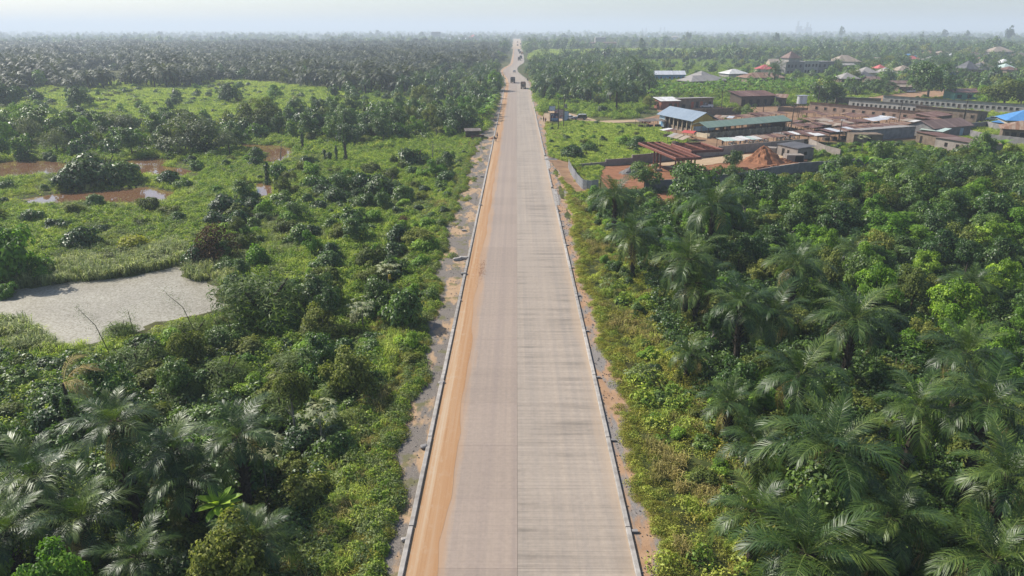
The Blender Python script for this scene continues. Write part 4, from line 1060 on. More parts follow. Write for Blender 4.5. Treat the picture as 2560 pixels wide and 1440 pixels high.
HN = [  # px of base left, right; depth, height, rise, roof, wall, label
 (2088, 166, 2150, 166, 16, 4, 5.0, 'roof_tan', 'wall_cream', 'large tan hip roof farthest left of the hillside houses'),
 (2080, 172, 2136, 172, 9, 3, 1.2, 'roof_grey', 'wall_mud', 'low grey roof in front of the large tan one'),
 (2102, 210, 2146, 210, 10, 3.2, 3.0, 'roof_grey', 'wall_mud', 'pale grey hip roof right of the big dark tree'),
 (2148, 207, 2186, 207, 10, 3.2, 3.4, 'roof_charcoal', 'wall_cream', 'charcoal hip roof between the pale grey ones'),
 (2152, 195, 2192, 195, 11, 3.4, 3.4, 'roof_grey', 'wall_cream', 'grey hip roof behind the charcoal one'),
 (2172, 214, 2200, 214, 8, 3.0, 1.8, 'roof_brown', 'wall_mud', 'low brown roof right of the charcoal hip'),
 (2205, 193, 2236, 193, 10, 3.2, 3.0, 'roof_grey', 'wall_cream', 'grey hip roof with pale ridges above the banana tops'),
 (2194, 182, 2214, 182, 8, 3.2, 2.6, 'roof_red', 'wall_mud', 'little red hip roof behind the grey ones'),
 (2244, 188, 2284, 188, 10, 3.2, 3.2, 'roof_tan', 'wall_white', 'tan roof left of the tall leafy tree'),
 (2190, 158, 2212, 158, 10, 3.2, 2.0, 'roof_tan', 'wall_mud', 'small tan roof peeping from trees'),
 (2262, 148, 2290, 148, 10, 3.2, 2.4, 'roof_blue_strong', 'wall_white', 'distant pale blue roof in the trees'),
 (2272, 156, 2298, 156, 9, 3.2, 2.8, 'roof_red', 'wall_mud', 'dull red roof below the distant blue one'),
 (2310, 146, 2342, 146, 12, 4.6, 3.6, 'roof_rust_orange', 'wall_mud', 'orange brown hip roof on the distant rise'),
 (2318, 158, 2346, 158, 10, 3.2, 3.0, 'roof_grey', 'wall_cream', 'grey roof under the orange brown hip'),
 (2346, 141, 2372, 141, 12, 4.2, 2.2, 'roof_tan', 'wall_mud', 'flat tan roof right of the orange brown hip'),
 (2376, 148, 2386, 148, 6, 4.4, 2.2, 'roof_zinc', 'wall_white', 'small shiny roof glinting among far trees'),
 (2412, 188, 2446, 188, 12, 4.0, 5.4, 'roof_charcoal', 'wall_mud', 'steep charcoal roof, left twin'),
 (2446, 188, 2472, 188, 12, 3.8, 4.4, 'roof_charcoal', 'wall_mud', 'charcoal roof, right twin'),
 (2448, 178, 2480, 178, 11, 3.6, 3.4, 'roof_tan', 'wall_cream', 'olive tan roof behind the charcoal twins'),
 (2420, 146, 2456, 146, 12, 3.6, 3.0, 'roof_brown', 'wall_mud', 'long red brown roof left of the tall grey house'),
 (2456, 158, 2486, 158, 12, 3.6, 3.4, 'roof_rust', 'wall_mud', 'rusty roof in front of the tall grey house'),
 (2458, 166, 2480, 166, 10, 3.2, 2.6, 'roof_tan', 'wall_white', 'pale roof below the rusty one'),
 (2503, 166, 2528, 166, 10, 3.2, 2.8, 'roof_white', 'wall_white', 'white roof on the right among palms'),
 (2508, 180, 2534, 180, 10, 3.2, 2.8, 'roof_mint', 'wall_mud', 'faded pale green roof on the right among palms'),
 (2515, 186, 2548, 186, 10, 3.2, 2.2, 'roof_rust', 'wall_mud', 'rust red roof above the leafy tree at right'),
 (2530, 148, 2575, 148, 12, 3.4, 3.0, 'roof_brown', 'wall_mud', 'brown roof at the right edge beyond the trees'),
 (2378, 204, 2398, 204, 7, 3.4, 2.0, 'roof_blue_strong', 'wall_white', 'small vivid blue roof right of the tall leafy tree'),
 (2228, 222, 2270, 222, 6, 3.0, 1.2, 'roof_brown', 'wall_mud', 'mud house with brown roof behind the tall leafy tree'),
 (2246, 230, 2282, 230, 5, 2.8, 0.8, 'roof_tan', 'wall_mud', 'roadside shop with tan roof on the dirt lane'),
]
for (xa, ya, xb, yb_, W_, h_, ri, rf, wl, lb) in HN:
    house('village_house', lb, 'house', gw(xa, ya), gw(xb, yb_), W_, h_, 'hip' if ri > 2.1 else 'gable', ri, rf, wl, 0.7, front=row(3, 1.1, 1.2, 1.2, doors=(1,)), detail=False, group='houses of the village')
# tall grey villa with veranda windows
house('villa', 'two-storey grey villa with broad tan hip roof on the right', 'house', gw(2478, 146), gw(2528, 146), 16, 7.0, 'hip', 5.0, 'roof_tan', 'block_grey', 0.9, front=[(u, 1.6, z, 1.7) for z in (1.2, 4.4) for u in (.12, .3, .42, .5, .58, .72, .88)], detail=False)
house('school_block', 'green walled school with red brown roof by the lane', 'school', gw(2384, 250), gw(2474, 250), 8, 3.5, 'mono', 0.9, 'roof_rust', 'wall_green', 0.7, front=[(0.14, 1.9, 1.1, 1.4), (0.42, 1.9, 1.1, 1.4), (0.64, 1.2, 1.1, 1.2), (0.82, 1.1, 0.05, 2.2, 'door')], detail=True, fm='wall_green')
# far buildings
house('far_building', 'far brown factory wing left of the white block', 'building', gw(1464, 119), gw(1493, 119), 14, 8.5, 'mono', 0.6, 'roof_rust_orange', 'wall_brick', 0.3, detail=False)
house('far_building', 'far white windowless block between two brown wings', 'building', gw(1488, 116), gw(1514, 116), 16, 16, 'mono', 0.3, 'roof_zinc', 'wall_white', 0.2, detail=False)
house('far_building', 'far brown factory wing right of the white block', 'building', gw(1508, 119), gw(1541, 119), 14, 8.5, 'mono', 0.6, 'roof_rust_orange', 'wall_brick', 0.3, front=row(6, 3, 2, 3), detail=False)
house('far_building', 'far grey three-storey block on the left skyline', 'building', gw(1066, 101), gw(1118, 101), 30, 8, 'mono', 0.5, 'roof_zinc', 'block_grey', 0.5, front=row(8, 3.5, 2, 3.5), detail=False)
house('far_building', 'far dark upper block on top of the left skyline', 'building', gw(1079, 99.5), gw(1100, 99.5), 24, 24, 'mono', 0.5, 'roof_charcoal', 'block_grey', 0.5, detail=False)
house('far_building', 'far long shed with pale roof right of the skyline block', 'building', gw(1120, 102), gw(1164, 102), 30, 6, 'mono', 2.5, 'roof_zinc', 'wall_brick', 0.5, detail=False)
house('far_building', 'far red roofed hall near the road on the skyline', 'building', gw(1172, 100), gw(1194, 100), 40, 9, 'hip', 8, 'roof_red', 'wall_brick', 0.5, detail=False)
house('far_building', 'far wide white roof left of the skyline block, upper one', 'building', gw(934, 107.5), gw(958, 107.5), 25, 5, 'mono', 2, 'roof_zinc', 'wall_white', 0.5, detail=False)
house('far_building', 'far white roof beside the plantation, lower one', 'building', gw(1010, 116.5), gw(1034, 116.5), 18, 4.5, 'mono', 2, 'roof_zinc', 'wall_white', 0.5, detail=False)
for k, (px_, py_, w_, lb) in enumerate([(1688, 100, 14, 'distant tan roof right of the far treeline gap'), (1880, 87, 16, 'distant white roof in the far forest, centre right'), (1782, 84, 14, 'tiny distant white roof near the horizon'), (1628, 99, 12, 'distant pale blue roof in the far forest'), (1660, 98, 10, 'distant white house beside the pale blue roof')]):
    a = gw(px_ - w_ / 2, py_); b = gw(px_ + w_ / 2, py_)
    house('far_house', lb, 'house', a, b, 20, 9, 'hip', 4, ['roof_tan', 'roof_white', 'roof_white', 'roof_blue_strong', 'roof_white'][k], 'wall_white', 0.6, detail=False)
# industrial stacks and church spires on the horizon
def stack(px_, top, d, w, label):
    x = d * (px_ - 1291.5) / FPX * 1.069 * 0.935; p = gp(px_, 80, 0)
    k = d / p.y; x, y = p.x * k, d
    zt = CAM_H + (75 - top) * d / (FPX * 0.935) * 0.94
    t = thing('industrial_stack', label, 'chimney stack', (x, y, lz(x, y)), 0)
    MB().tube([(0, 0, -1), (0, 0, zt * 0.55), (0, 0, zt)], [w / 2, w * 0.46, w * 0.42], 12).build('shaft', M['wall_white'], t)
    MB().box((w * 0.3, 0, zt * 0.3), (w * 2.2, w * 1.5, zt * 0.6)).build('boiler_house', M['block_grey'], t)
    for z in (0.5, 0.75, 0.97): MB().tube([(0, 0, zt * z), (0, 0, zt * z + 2)], w * 0.62, 12).build('gallery', M['galvanised'], t)
for px_, top, w, lb in ((1993, 55, 15, 'leftmost faint industrial tower on the right horizon'), (2002, 66, 12, 'short faint tower between the two tall ones'), (2016, 58, 17, 'second tall faint tower on the right horizon'), (2024, 62, 9, 'rightmost slim faint tower on the horizon')):
    stack(px_, top, 5200, w, lb)
def spire(px_, top, d, label):
    p = gp(px_, 80, 0); k = d / p.y; zt = CAM_H + (75 - top) * d / (FPX * 0.935) * 0.94
    t = thing('pylon', label, 'pylon', (p.x * k, d, lz(p.x * k, d)), 0)
    for s in (-1, 1):
        for q in (-1, 1): MB().tube([(s * 4.5, q * 4.5, -1), (s * 1.0, q * 1.0, zt * .7), (0, 0, zt)], [0.8, .6, .4], 5).build('leg', M['galvanised'], t)
    for z, w in ((0.62, 16), (0.74, 13), (0.86, 9)): MB().box((0, 0, zt * z), (w, 1.0, 1.0)).build('cross_arm', M['galvanised'], t)
for px_, top, lb in ((1606, 70, 'first faint pylon on the horizon right of the road'), (1615, 69, 'second faint pylon on the horizon'), (1651, 67, 'third faint pylon on the horizon'), (1661, 67, 'fourth faint pylon on the horizon')):
    spire(px_, top, 4200, lb)
# ------------------------------------------------------------------ plants: leaf by leaf meshes, shared by alike plants
def unit(v): return v / (np.linalg.norm(v, axis=-1, keepdims=True) + 1e-9)
def leaves(P, Nn, ln, wd, rg_, tint, droop=0.25, D=None):
    """one folded diamond leaf per point; returns verts, faces, tint"""
    n = len(P)
    Nn = unit(Nn)
    if D is None: D = rg_.normal(size=(n, 3))
    D = unit(D - (D * Nn).sum(1, keepdims=True) * Nn)
    S = np.cross(Nn, D)
    ln = np.broadcast_to(ln, n)[:, None]; wd = np.broadcast_to(wd, n)[:, None]
    tip = P + D * ln - Nn * ln * droop
    m1 = P + D * ln * 0.45 + S * wd * 0.5; m2 = P + D * ln * 0.45 - S * wd * 0.5
    mid = Nn * wd * 0.12
    V = np.stack([P, m1 + mid, tip, m2 + mid], 1).reshape(-1, 3)
    F = np.arange(n * 4).reshape(n, 4)
    return V, F, np.repeat(tint, 4)

def crown(seed, lobes=16, n=2400, ln=0.13, wd=0.075, flat=0.8, lobe_r=(0.28, 0.5), spread=0.68, up=0.55, tip_light=0.5, inner=0.25, base=0.0, narrow=False):
    """unit crown (radius about 1, resting on z=base): lumps of leaves with gaps between"""
    rg_ = np.random.default_rng(seed)
    C = rg_.normal(size=(lobes, 3)); C = unit(C) * (rg_.random((lobes, 1)) ** 0.5) * spread
    C[:, 2] = np.abs(C[:, 2]) * 1.25 - 0.12
    C[:, 2] *= flat
    rad = rg_.uniform(*lobe_r, lobes)
    w = rad ** 2; k = rg_.choice(lobes, n, p=w / w.sum())
    d = unit(rg_.normal(size=(n, 3))); d[:, 2] = np.where(d[:, 2] < -0.35, -d[:, 2], d[:, 2])
    rr = rad[k] * (1 - inner * rg_.random(n) ** 2) * (1 + 0.13 * rg_.normal(size=n))
    P = C[k] + d * rr[:, None] * np.array([1, 1, 0.85])
    out = unit(P - np.array([0, 0, 0.15]))
    Nn = out * 0.5 + d * 0.4 + np.array([0, 0, up]) + rg_.normal(size=(n, 3)) * 0.42
    hi = np.clip((P[:, 2] - P[:, 2].min()) / (np.ptp(P[:, 2]) + 1e-6), 0, 1)
    lob_t = rg_.uniform(-0.16, 0.16, lobes)
    tint = np.clip(rg_.beta(2.2, 2.4, n) * 0.75 + 0.12 + lob_t[k], 0, 1)
    sz = rg_.uniform(0.65, 1.25, n)
    V, F, T = leaves(P, Nn, ln * sz, wd * sz, rg_, tint)
    V[:, 2] -= V[:, 2].min() - base
    return V, F, T

def trunk_mb(h, r, limbs, seed, lean=0.1, reach=0.6, split=0.35):
    r2 = random.Random(seed); mb = MB()
    top = Vector((r2.uniform(-lean, lean) * h, r2.uniform(-lean, lean) * h, h))
    pts = [Vector((0, 0, -0.25)), Vector((top.x * .3 + r2.uniform(-.03, .03) * h, top.y * .3, h * .33)), Vector((top.x * .7, top.y * .7 + r2.uniform(-.03, .03) * h, h * .7)), top]
    mb.tube(pts, [r * 1.25, r, r * .75, r * .35], 7)
    for k in range(limbs):
        t_ = r2.uniform(split, .9); i = min(2, int(t_ * 3)); p = pts[i].lerp(pts[i + 1], t_ * 3 - i)
        a = 2 * math.pi * (k + r2.random()) / limbs; L = reach * h * r2.uniform(.5, 1) * (1.1 - t_ * .5)
        q = p + Vector((math.cos(a) * L, math.sin(a) * L, L * r2.uniform(.35, .9)))
        mid_ = p.lerp(q, .5) + Vector((0, 0, -L * .08))
        mb.tube([p, mid_, q], [r * .45, r * .3, r * .1], 5)
    return mb

# --- grown prototypes (mesh data only; every plant is an object that uses them)
CROWN = {}
def crowns(key, mat, count, **kw):
    CROWN[key] = []
    for i in range(count):
        V, F, T = crown(hash(key) % 1000 if False else sum(map(ord, key)) * 7 + i, **kw)
        CROWN[key].append(np_mesh('crown', V, F, M[mat], T))
for c_, m_ in (('dark', 'leaf_dark'), ('mid', 'leaf_mid'), ('olive', 'leaf_olive'), ('bright', 'leaf_bright')):
    crowns('shrub_' + c_, m_, 3, lobes=18, n=2500, ln=0.15, wd=0.08, flat=0.85, lobe_r=(0.2, 0.44), spread=0.78)
    crowns('tree_' + c_, m_, 3, lobes=32, n=4400, ln=0.095, wd=0.054, flat=0.85, lobe_r=(0.13, 0.33), spread=0.92)
crowns('shrub_yellow', 'leaf_yellow', 1, lobes=10, n=1500, ln=0.15, wd=0.08)
crowns('shrub_brown', 'leaf_brown', 2, lobes=14, n=1700, ln=0.13, wd=0.05)
crowns('shrub_grey', 'leaf_grey', 2, lobes=14, n=1500, ln=0.12, wd=0.06, inner=0.5)
crowns('tree_grey', 'leaf_grey', 2, lobes=26, n=3000, ln=0.075, wd=0.042, lobe_r=(0.2, 0.36), spread=0.8, inner=0.5)
crowns('bamboo', 'leaf_bamboo', 3, lobes=22, n=4800, ln=0.13, wd=0.022, flat=0.9, lobe_r=(0.22, 0.42), spread=0.72, up=0.25)
crowns('far_dark', 'leaf_dark', 3, lobes=12, n=420, ln=0.24, wd=0.16, lobe_r=(0.3, 0.5))
crowns('far_mid', 'leaf_mid', 3, lobes=12, n=420, ln=0.24, wd=0.16, lobe_r=(0.3, 0.5))
crowns('far_olive', 'leaf_olive', 2, lobes=12, n=420, ln=0.24, wd=0.16, lobe_r=(0.3, 0.5))
TRUNK = [trunk_mb(1.0, 0.045, 7, 40 + i, .06, .42).mesh('trunk', M['bark' if i < 3 else 'bark_pale'], True) for i in range(5)]
STEMS = []
for i in range(3):                                   # several short stems of a shrub
    r2 = random.Random(60 + i); mb = MB()
    for k in range(5):
        a = 2 * math.pi * k / 5 + r2.random(); q = r2.uniform(.25, .6)
        mb.tube([(0.05 * math.cos(a), .05 * math.sin(a), -0.15), (q * .4 * math.cos(a), q * .4 * math.sin(a), .4), (q * math.cos(a), q * math.sin(a), .85)], [.04, .03, .012], 5)
    STEMS.append(mb.mesh('stems', M['bark']))

def frond_data(seed, npair, seg2=True, droop=1.0, ll=0.24, wl=0.0135, L=1.0, side_droop=0.35, jit=1.0):
    """unit palm frond along +x, arching down under its own weight"""
    rg_ = np.random.default_rng(seed)
    t = np.linspace(0, 1, 11)
    ang = -droop * 1.35 * t ** 1.7
    dx = np.cos(ang); dz = np.sin(ang)
    X = np.concatenate([[0], np.cumsum((dx[1:] + dx[:-1]) / 2 * 0.1)]) * L
    Z = np.concatenate([[0], np.cumsum((dz[1:] + dz[:-1]) / 2 * 0.1)]) * L
    Vs, Fs, Ts = [], [], []; nb = 0
    # rachis: a thin square rod
    w = 0.011 * (1 - 0.85 * t)
    ring = np.stack([np.stack([X, w, Z], 1), np.stack([X, -w, Z], 1), np.stack([X, 0 * w, Z - w * 1.4], 1)], 1).reshape(-1, 3)
    F = []
    for i in range(10):
        for k in range(3):
            F.append((i * 3 + k, i * 3 + (k + 1) % 3, (i + 1) * 3 + (k + 1) % 3, (i + 1) * 3 + k))
    Vs.append(ring); Fs.append(np.array(F)); Ts.append(np.full(len(ring), 0.95)); nb += len(ring)
    s = np.linspace(0.17, 0.995, npair)
    for sd in (-1, 1):
        ss = s + rg_.uniform(-.3, .3, npair) / npair
        px_ = np.interp(ss, t, X); pz = np.interp(ss, t, Z); an = np.interp(ss, t, ang)
        T_ = np.stack([np.cos(an), 0 * an, np.sin(an)], 1); U = np.stack([-np.sin(an), 0 * an, np.cos(an)], 1)
        fwd = np.interp(ss, [0.17, 0.6, 1.0], [0.35, 0.65, 1.9]) + rg_.normal(0, .1 * jit, npair)
        lift = rg_.uniform(-0.1, 0.5, npair)
        D = unit(T_ * fwd[:, None] + np.array([0, sd, 0]) + U * lift[:, None])
        len_ = ll * np.interp(ss, [0.15, 0.3, 0.6, 0.85, 1.0], [0.45, 0.9, 1.0, 0.72, 0.4]) * rg_.uniform(.85, 1.1, npair) * L
        wl_ = wl * np.ones(npair) * L
        Nn = unit(np.cross(D, T_) * sd); Nn *= np.sign(Nn[:, 2:3] + 1e-6)
        S = unit(np.cross(Nn, D))
        P = np.stack([px_, 0 * px_, pz], 1)
        g = np.array([0, 0, -1.0])
        m_ = P + D * len_[:, None] * 0.55 + g * (len_ * side_droop * 0.14)[:, None]
        e_ = P + D * len_[:, None] * 0.9 + g * (len_ * side_droop * (0.75 + 0.5 * rg_.random(npair)))[:, None]
        V = np.stack([P - S * wl_[:, None] * .6, P + S * wl_[:, None] * .6, m_ + S * wl_[:, None], m_ - S * wl_[:, None], e_ + S * wl_[:, None] * .25, e_ - S * wl_[:, None] * .25], 1).reshape(-1, 3)
        b = np.arange(npair)[:, None] * 6 + nb
        Fs.append(np.concatenate([b + np.array([0, 1, 2, 3]), b + np.array([3, 2, 4, 5])]))
        Vs.append(V); nb += len(V)
        tt = np.clip(rg_.beta(2.2, 2.6, npair) * 0.8 + 0.08, 0, 1)
        Ts.append(np.repeat(tt, 6))
    return np.concatenate(Vs), np.concatenate(Fs), np.concatenate(Ts)
FROND = {'young': [], 'mid': [], 'old': [], 'dry': []}
for i in range(3):
    for k, dr, sd in (('young', 0.65, 0.25), ('mid', 1.05, 0.4), ('old', 1.35, 0.6)):
        V, F, T = frond_data(100 + i * 5 + len(k), 56, droop=dr, side_droop=sd, wl=.0056, ll=.27)
        FROND[k].append(np_mesh('frond', V, F, M['palm_leaf'], T))
    V, F, T = frond_data(170 + i, 34, droop=1.6, side_droop=1.1, jit=2.0, wl=.0065)
    FROND['dry'].append(np_mesh('dry_frond', V, F, M['palm_dry'], T))
def palm_layout(seed, n=21):
    r2 = random.Random(seed); out = []
    for i in range(n):
        q = (i + 0.5) / n
        el = R(82) - R(92) * q ** 0.85 + r2.uniform(-.1, .1)
        kind = 'young' if q < 0.3 else ('mid' if q < 0.7 else 'old')
        out.append((2.39996 * i + r2.uniform(-.2, .2), el, kind, r2.uniform(.78, 1.1) * (0.75 if q < .12 else 1), r2.randrange(3)))
    return out
def merged_palm(seed, mat, n=22, npair=22, wl=0.013):
    Vs, Fs, Ts = [], [], []; nb = 0
    r2 = random.Random(seed)
    for az, el, kind, sc, v_ in palm_layout(seed, n):
        V, F, T = frond_data(seed * 31 + v_ + int(az * 10), npair, droop={'young': .65, 'mid': 1.05, 'old': 1.35}[kind], wl=wl, side_droop=.4)
        m3 = np.array(Euler((0, -el, az)).to_matrix())
        V = (V * sc) @ m3.T
        Vs.append(V); Fs.append(F + nb); Ts.append(T); nb += len(V)
    return np_mesh('crown', np.concatenate(Vs), np.concatenate(Fs), M[mat], np.concatenate(Ts))
PALMCROWN = {'green': [merged_palm(5 + i, 'palm_leaf') for i in range(3)], 'dusty': [merged_palm(25 + i, 'palm_dusty', 30, 16, 0.028) for i in range(4)]}
def palm_trunk(h, seed):
    r2 = random.Random(seed); mb = MB()
    pts, rr = [], []
    n = 12
    for i in range(n + 1):
        q = i / n
        pts.append((0.05 * h * math.sin(q * 2.2), 0, h * q - 0.25 * (i == 0)))
        rr.append(0.26 + 0.05 * (i % 2) + (0.10 if q > .85 else 0))
    mb.tube(pts, rr, 8)
    for i in range(40):                              # stubs of cut fronds
        q = 0.35 + 0.62 * i / 40; a = 2.4 * i
        x = 0.05 * h * math.sin(q * 2.2)
        mb.tube([(x + .22 * math.cos(a), .22 * math.sin(a), h * q), (x + .5 * math.cos(a), .5 * math.sin(a), h * q + .32)], [.09, .04], 4)
    return mb.mesh('trunk', M['palm_bark'])
PALMTRUNK = [palm_trunk(1.0 * hh, i) for i, hh in enumerate((3.0, 4.5, 6.0, 7.5))]
PALM_H = (3.0, 4.5, 6.0, 7.5)

def palm(x, y, h, label, group, detailed, size=5.4, seed=0, kind='green', dry=2):
    i = min(range(4), key=lambda k: abs(PALM_H[k] - h)); s = h / PALM_H[i]
    t = thing('oil_palm', label, 'palm', (x, y, lz(x, y) - 0.1), random.Random(seed).uniform(0, 6.28), group)
    add('trunk', PALMTRUNK[i], t, scl=(1, 1, s))
    topx = 0.05 * PALM_H[i] * math.sin(2.2)
    if detailed:
        for az, el, kd, sc, v_ in palm_layout(seed):
            add('frond', FROND[kd][v_], t, (topx, 0, h * 0.985), (0, -el, az), size * sc)
        r2 = random.Random(seed + 9)
        for k in range(dry):
            add('dry_frond', FROND['dry'][k % 3], t, (topx, 0, h * 0.95), (0, R(r2.uniform(0, 35)), r2.uniform(0, 6.28)), size * r2.uniform(.75, .95))
    else:
        L = PALMCROWN[kind]
        add('crown', L[seed % len(L)], t, (topx, 0, h * 0.985), (0, 0, (seed * 1.7) % 6.28), size)
    return t

def shrub(x, y, r, kind, label, group, seed, hz=1.0, name='shrub', sink=0.12):
    L = CROWN['shrub_' + kind if not kind.startswith('bamboo') else kind]
    t = thing(name, label, 'shrub' if name == 'shrub' else name.replace('_', ' ').split()[-1] if name != 'bamboo_clump' else 'bamboo', (x, y, lz(x, y)), (seed * 2.1) % 6.28, group)
    add('stems', STEMS[seed % 3], t, scl=(r, r, r * hz))
    add('crown', L[seed % len(L)], t, (0, 0, -sink * r), None, (r, r, r * hz))
    return t
ZTOP = {}
def ztop(me):
    if me.name not in ZTOP:
        a = np.zeros(len(me.vertices) * 3, np.float32); me.vertices.foreach_get('co', a); ZTOP[me.name] = float(a[2::3].max())
    return ZTOP[me.name]
def tree(x, y, h, r, kind, label, group, seed, hz=0.9, name='broadleaf_tree', clear=0.32):
    L = CROWN['tree_' + kind]
    t = thing(name, label, 'tree', (x, y, lz(x, y)), (seed * 2.1) % 6.28, group)
    cr = L[seed % len(L)]
    cz = max(h * clear, h - 1.8 * r) if clear < .44 else h * .3
    ts = cz + (h - cz) * .55
    add('trunk', TRUNK[seed % len(TRUNK)], t, scl=(min(ts, r * 1.1), min(ts, r * 1.1), ts))
    add('crown', cr, t, (0, 0, cz), None, (r, r, (h - cz) / ztop(cr)))
    return t

# --- ground-cover clumps (instanced through geometry nodes as 'stuff')
def clump(seed, mat, n, h, spread, ln, wd, blade=False):
    rg_ = np.random.default_rng(seed)
    if blade:
        P = np.zeros((n, 3)); P[:, :2] = rg_.normal(0, spread * .35, (n, 2))
        az = rg_.uniform(0, 6.28, n); lean = rg_.uniform(.15, .9, n)
        out = np.stack([np.cos(az), np.sin(az), np.zeros(n)], 1)
        L = h * rg_.uniform(.6, 1.15, n)
        m_ = P + out * (L * lean * .35)[:, None] + np.array([0, 0, 1]) * (L * .75)[:, None]
        e_ = P + out * (L * lean * 1.0)[:, None] + np.array([0, 0, 1]) * (L * (.95 - lean * .45))[:, None]
        S = np.stack([-np.sin(az), np.cos(az), np.zeros(n)], 1) * wd / 2
        V = np.stack([P - S * .6, P + S * .6, m_ + S, m_ - S, e_ + S * .2, e_ - S * .2], 1).reshape(-1, 3)
        b = np.arange(n)[:, None] * 6
        F = np.concatenate([b + np.array([0, 1, 2, 3]), b + np.array([3, 2, 4, 5])])
        T = np.repeat(np.clip(rg_.beta(2.2, 2.2, n), 0, 1), 6)
    else:
        a = rg_.uniform(0, 6.28, n); q = spread * rg_.random(n) ** .6
        z = h * (1 - (q / spread) ** 2 * .7) * rg_.uniform(.35, 1.05, n)
        P = np.stack([q * np.cos(a), q * np.sin(a), z], 1)
        Nn = np.stack([np.cos(a) * .5, np.sin(a) * .5, np.ones(n)], 1) + rg_.normal(0, .5, (n, 3))
        sz = rg_.uniform(.6, 1.3, n)
        V, F, T = leaves(P, Nn, ln * sz, wd * sz, rg_, np.clip(rg_.beta(2.2, 2.2, n), 0, 1))
    return np_mesh('clump', V, F, M[mat], T)

def pillar_mesh(seed, n=700):
    r_ = np.random.default_rng(seed); z = r_.random(n) ** .9; a = r_.uniform(0, 6.28, n)
    q = (.75 + .3 * np.sin(z * 9 + seed) + .2 * np.sin(a * 3 + z * 7)) * np.interp(z, [0, .1, .85, 1], [1.5, 1.0, .85, .3]) * r_.uniform(.7, 1.1, n)
    P = np.stack([q * np.cos(a), q * np.sin(a), z], 1)
    Nn = np.stack([np.cos(a), np.sin(a), .5 + 0 * a], 1) + r_.normal(0, .4, (n, 3))
    V, F, T = leaves(P, Nn, .5, .3, r_, r_.beta(2, 2.6, n))
    b = V.reshape(n, 4, 3); b[:, :, 2] = P[:, None, 2] + (b[:, :, 2] - P[:, None, 2]) * .12     # keep leaves small along the tall axis
    return np_mesh('vine', b.reshape(-1, 3), F, M['leaf_dark'], T)
PILLAR = [pillar_mesh(i) for i in range(3)]
def scatter(name, label, cat, pts, scl, sources, seed=0, tilt=0.12, zs=None):
    """one 'stuff' object: points that each carry a plant clump"""
    pts = np.asarray(pts, np.float32); n = len(pts)
    rg_ = np.random.default_rng(seed)
    me = bpy.data.meshes.new(name)
    me.vertices.add(n); me.vertices.foreach_set('co', pts.ravel())
    rot = np.stack([rg_.normal(0, tilt, n), rg_.normal(0, tilt, n), rg_.uniform(0, 6.28, n)], 1).astype(np.float32)
    s = np.broadcast_to(np.asarray(scl, np.float32), n)
    hz = rg_.uniform(.8, 1.2, n) if zs is None else zs
    sv = np.stack([s, s, s * hz], 1).astype(np.float32)
    for nm, arr in (('rot', rot), ('scl', sv)):
        a = me.attributes.new(nm, 'FLOAT_VECTOR', 'POINT'); a.data.foreach_set('vector', arr.ravel())
    a = me.attributes.new('idx', 'INT', 'POINT'); a.data.foreach_set('value', rg_.integers(0, len(sources), n).astype(np.int32))
    o = add(name, me)
    tag(o, label, cat, kind='stuff')
    ng = bpy.data.node_groups.new(name, 'GeometryNodeTree')
    ng.interface.new_socket('Geometry', in_out='INPUT', socket_type='NodeSocketGeometry')
    ng.interface.new_socket('Geometry', in_out='OUTPUT', socket_type='NodeSocketGeometry')
    gi = ng.nodes.new('NodeGroupInput'); go = ng.nodes.new('NodeGroupOutput')
    ip = ng.nodes.new('GeometryNodeInstanceOnPoints')
    jn = ng.nodes.new('GeometryNodeJoinGeometry')
    for src in sources:
        oi = ng.nodes.new('GeometryNodeObjectInfo'); oi.transform_space = 'ORIGINAL'
        oi.inputs['Object'].default_value = src; oi.inputs['As Instance'].default_value = True
        ng.links.new(oi.outputs['Geometry'], jn.inputs[0])
    ng.links.new(gi.outputs[0], ip.inputs['Points']); ng.links.new(jn.outputs[0], ip.inputs['Instance'])
    ip.inputs['Pick Instance'].default_value = True
    for nm, typ, sock in (('rot', 'FLOAT_VECTOR', 'Rotation'), ('scl', 'FLOAT_VECTOR', 'Scale'), ('idx', 'INT', 'Instance Index')):
        na = ng.nodes.new('GeometryNodeInputNamedAttribute'); na.data_type = typ; na.inputs['Name'].default_value = nm
        ng.links.new(na.outputs[0], ip.inputs[sock])
    ng.links.new(ip.outputs[0], go.inputs[0])
    md = o.modifiers.new('plants', 'NODES'); md.node_group = ng
    return o
# ------------------------------------------------------------------ where things already stand
bpy.context.view_layer.update()
FOOT = []
for o in list(COL.objects):
    if o.parent is None and o.type == 'EMPTY' and o.get('kind') != 'structure' and o.children:
        xs_, ys_ = [], []
        for ch in o.children_recursive:
            if ch.type != 'MESH' or not len(ch.data.vertices): continue
            m4 = o.matrix_world.inverted() @ ch.matrix_world
            for c_ in ch.bound_box:
                q = m4 @ Vector(c_); xs_.append(q.x); ys_.append(q.y)
        if xs_ and o.name.split('.')[0] not in ('block_wall', 'zinc_fence', 'pylon'):
            FOOT.append((o.location.x, o.location.y, o.rotation_euler.z, min(xs_), max(xs_), min(ys_), max(ys_)))
WALLS = [[(24.2, 126.4), (30.5, 127.6), (43.3, 133.4), (52, 139.6), (59.8, 144.5), (70, 148), (81, 152)], [(13.0, 149.6), (26.1, 154.1), (53, 168.3), (74, 178)]]
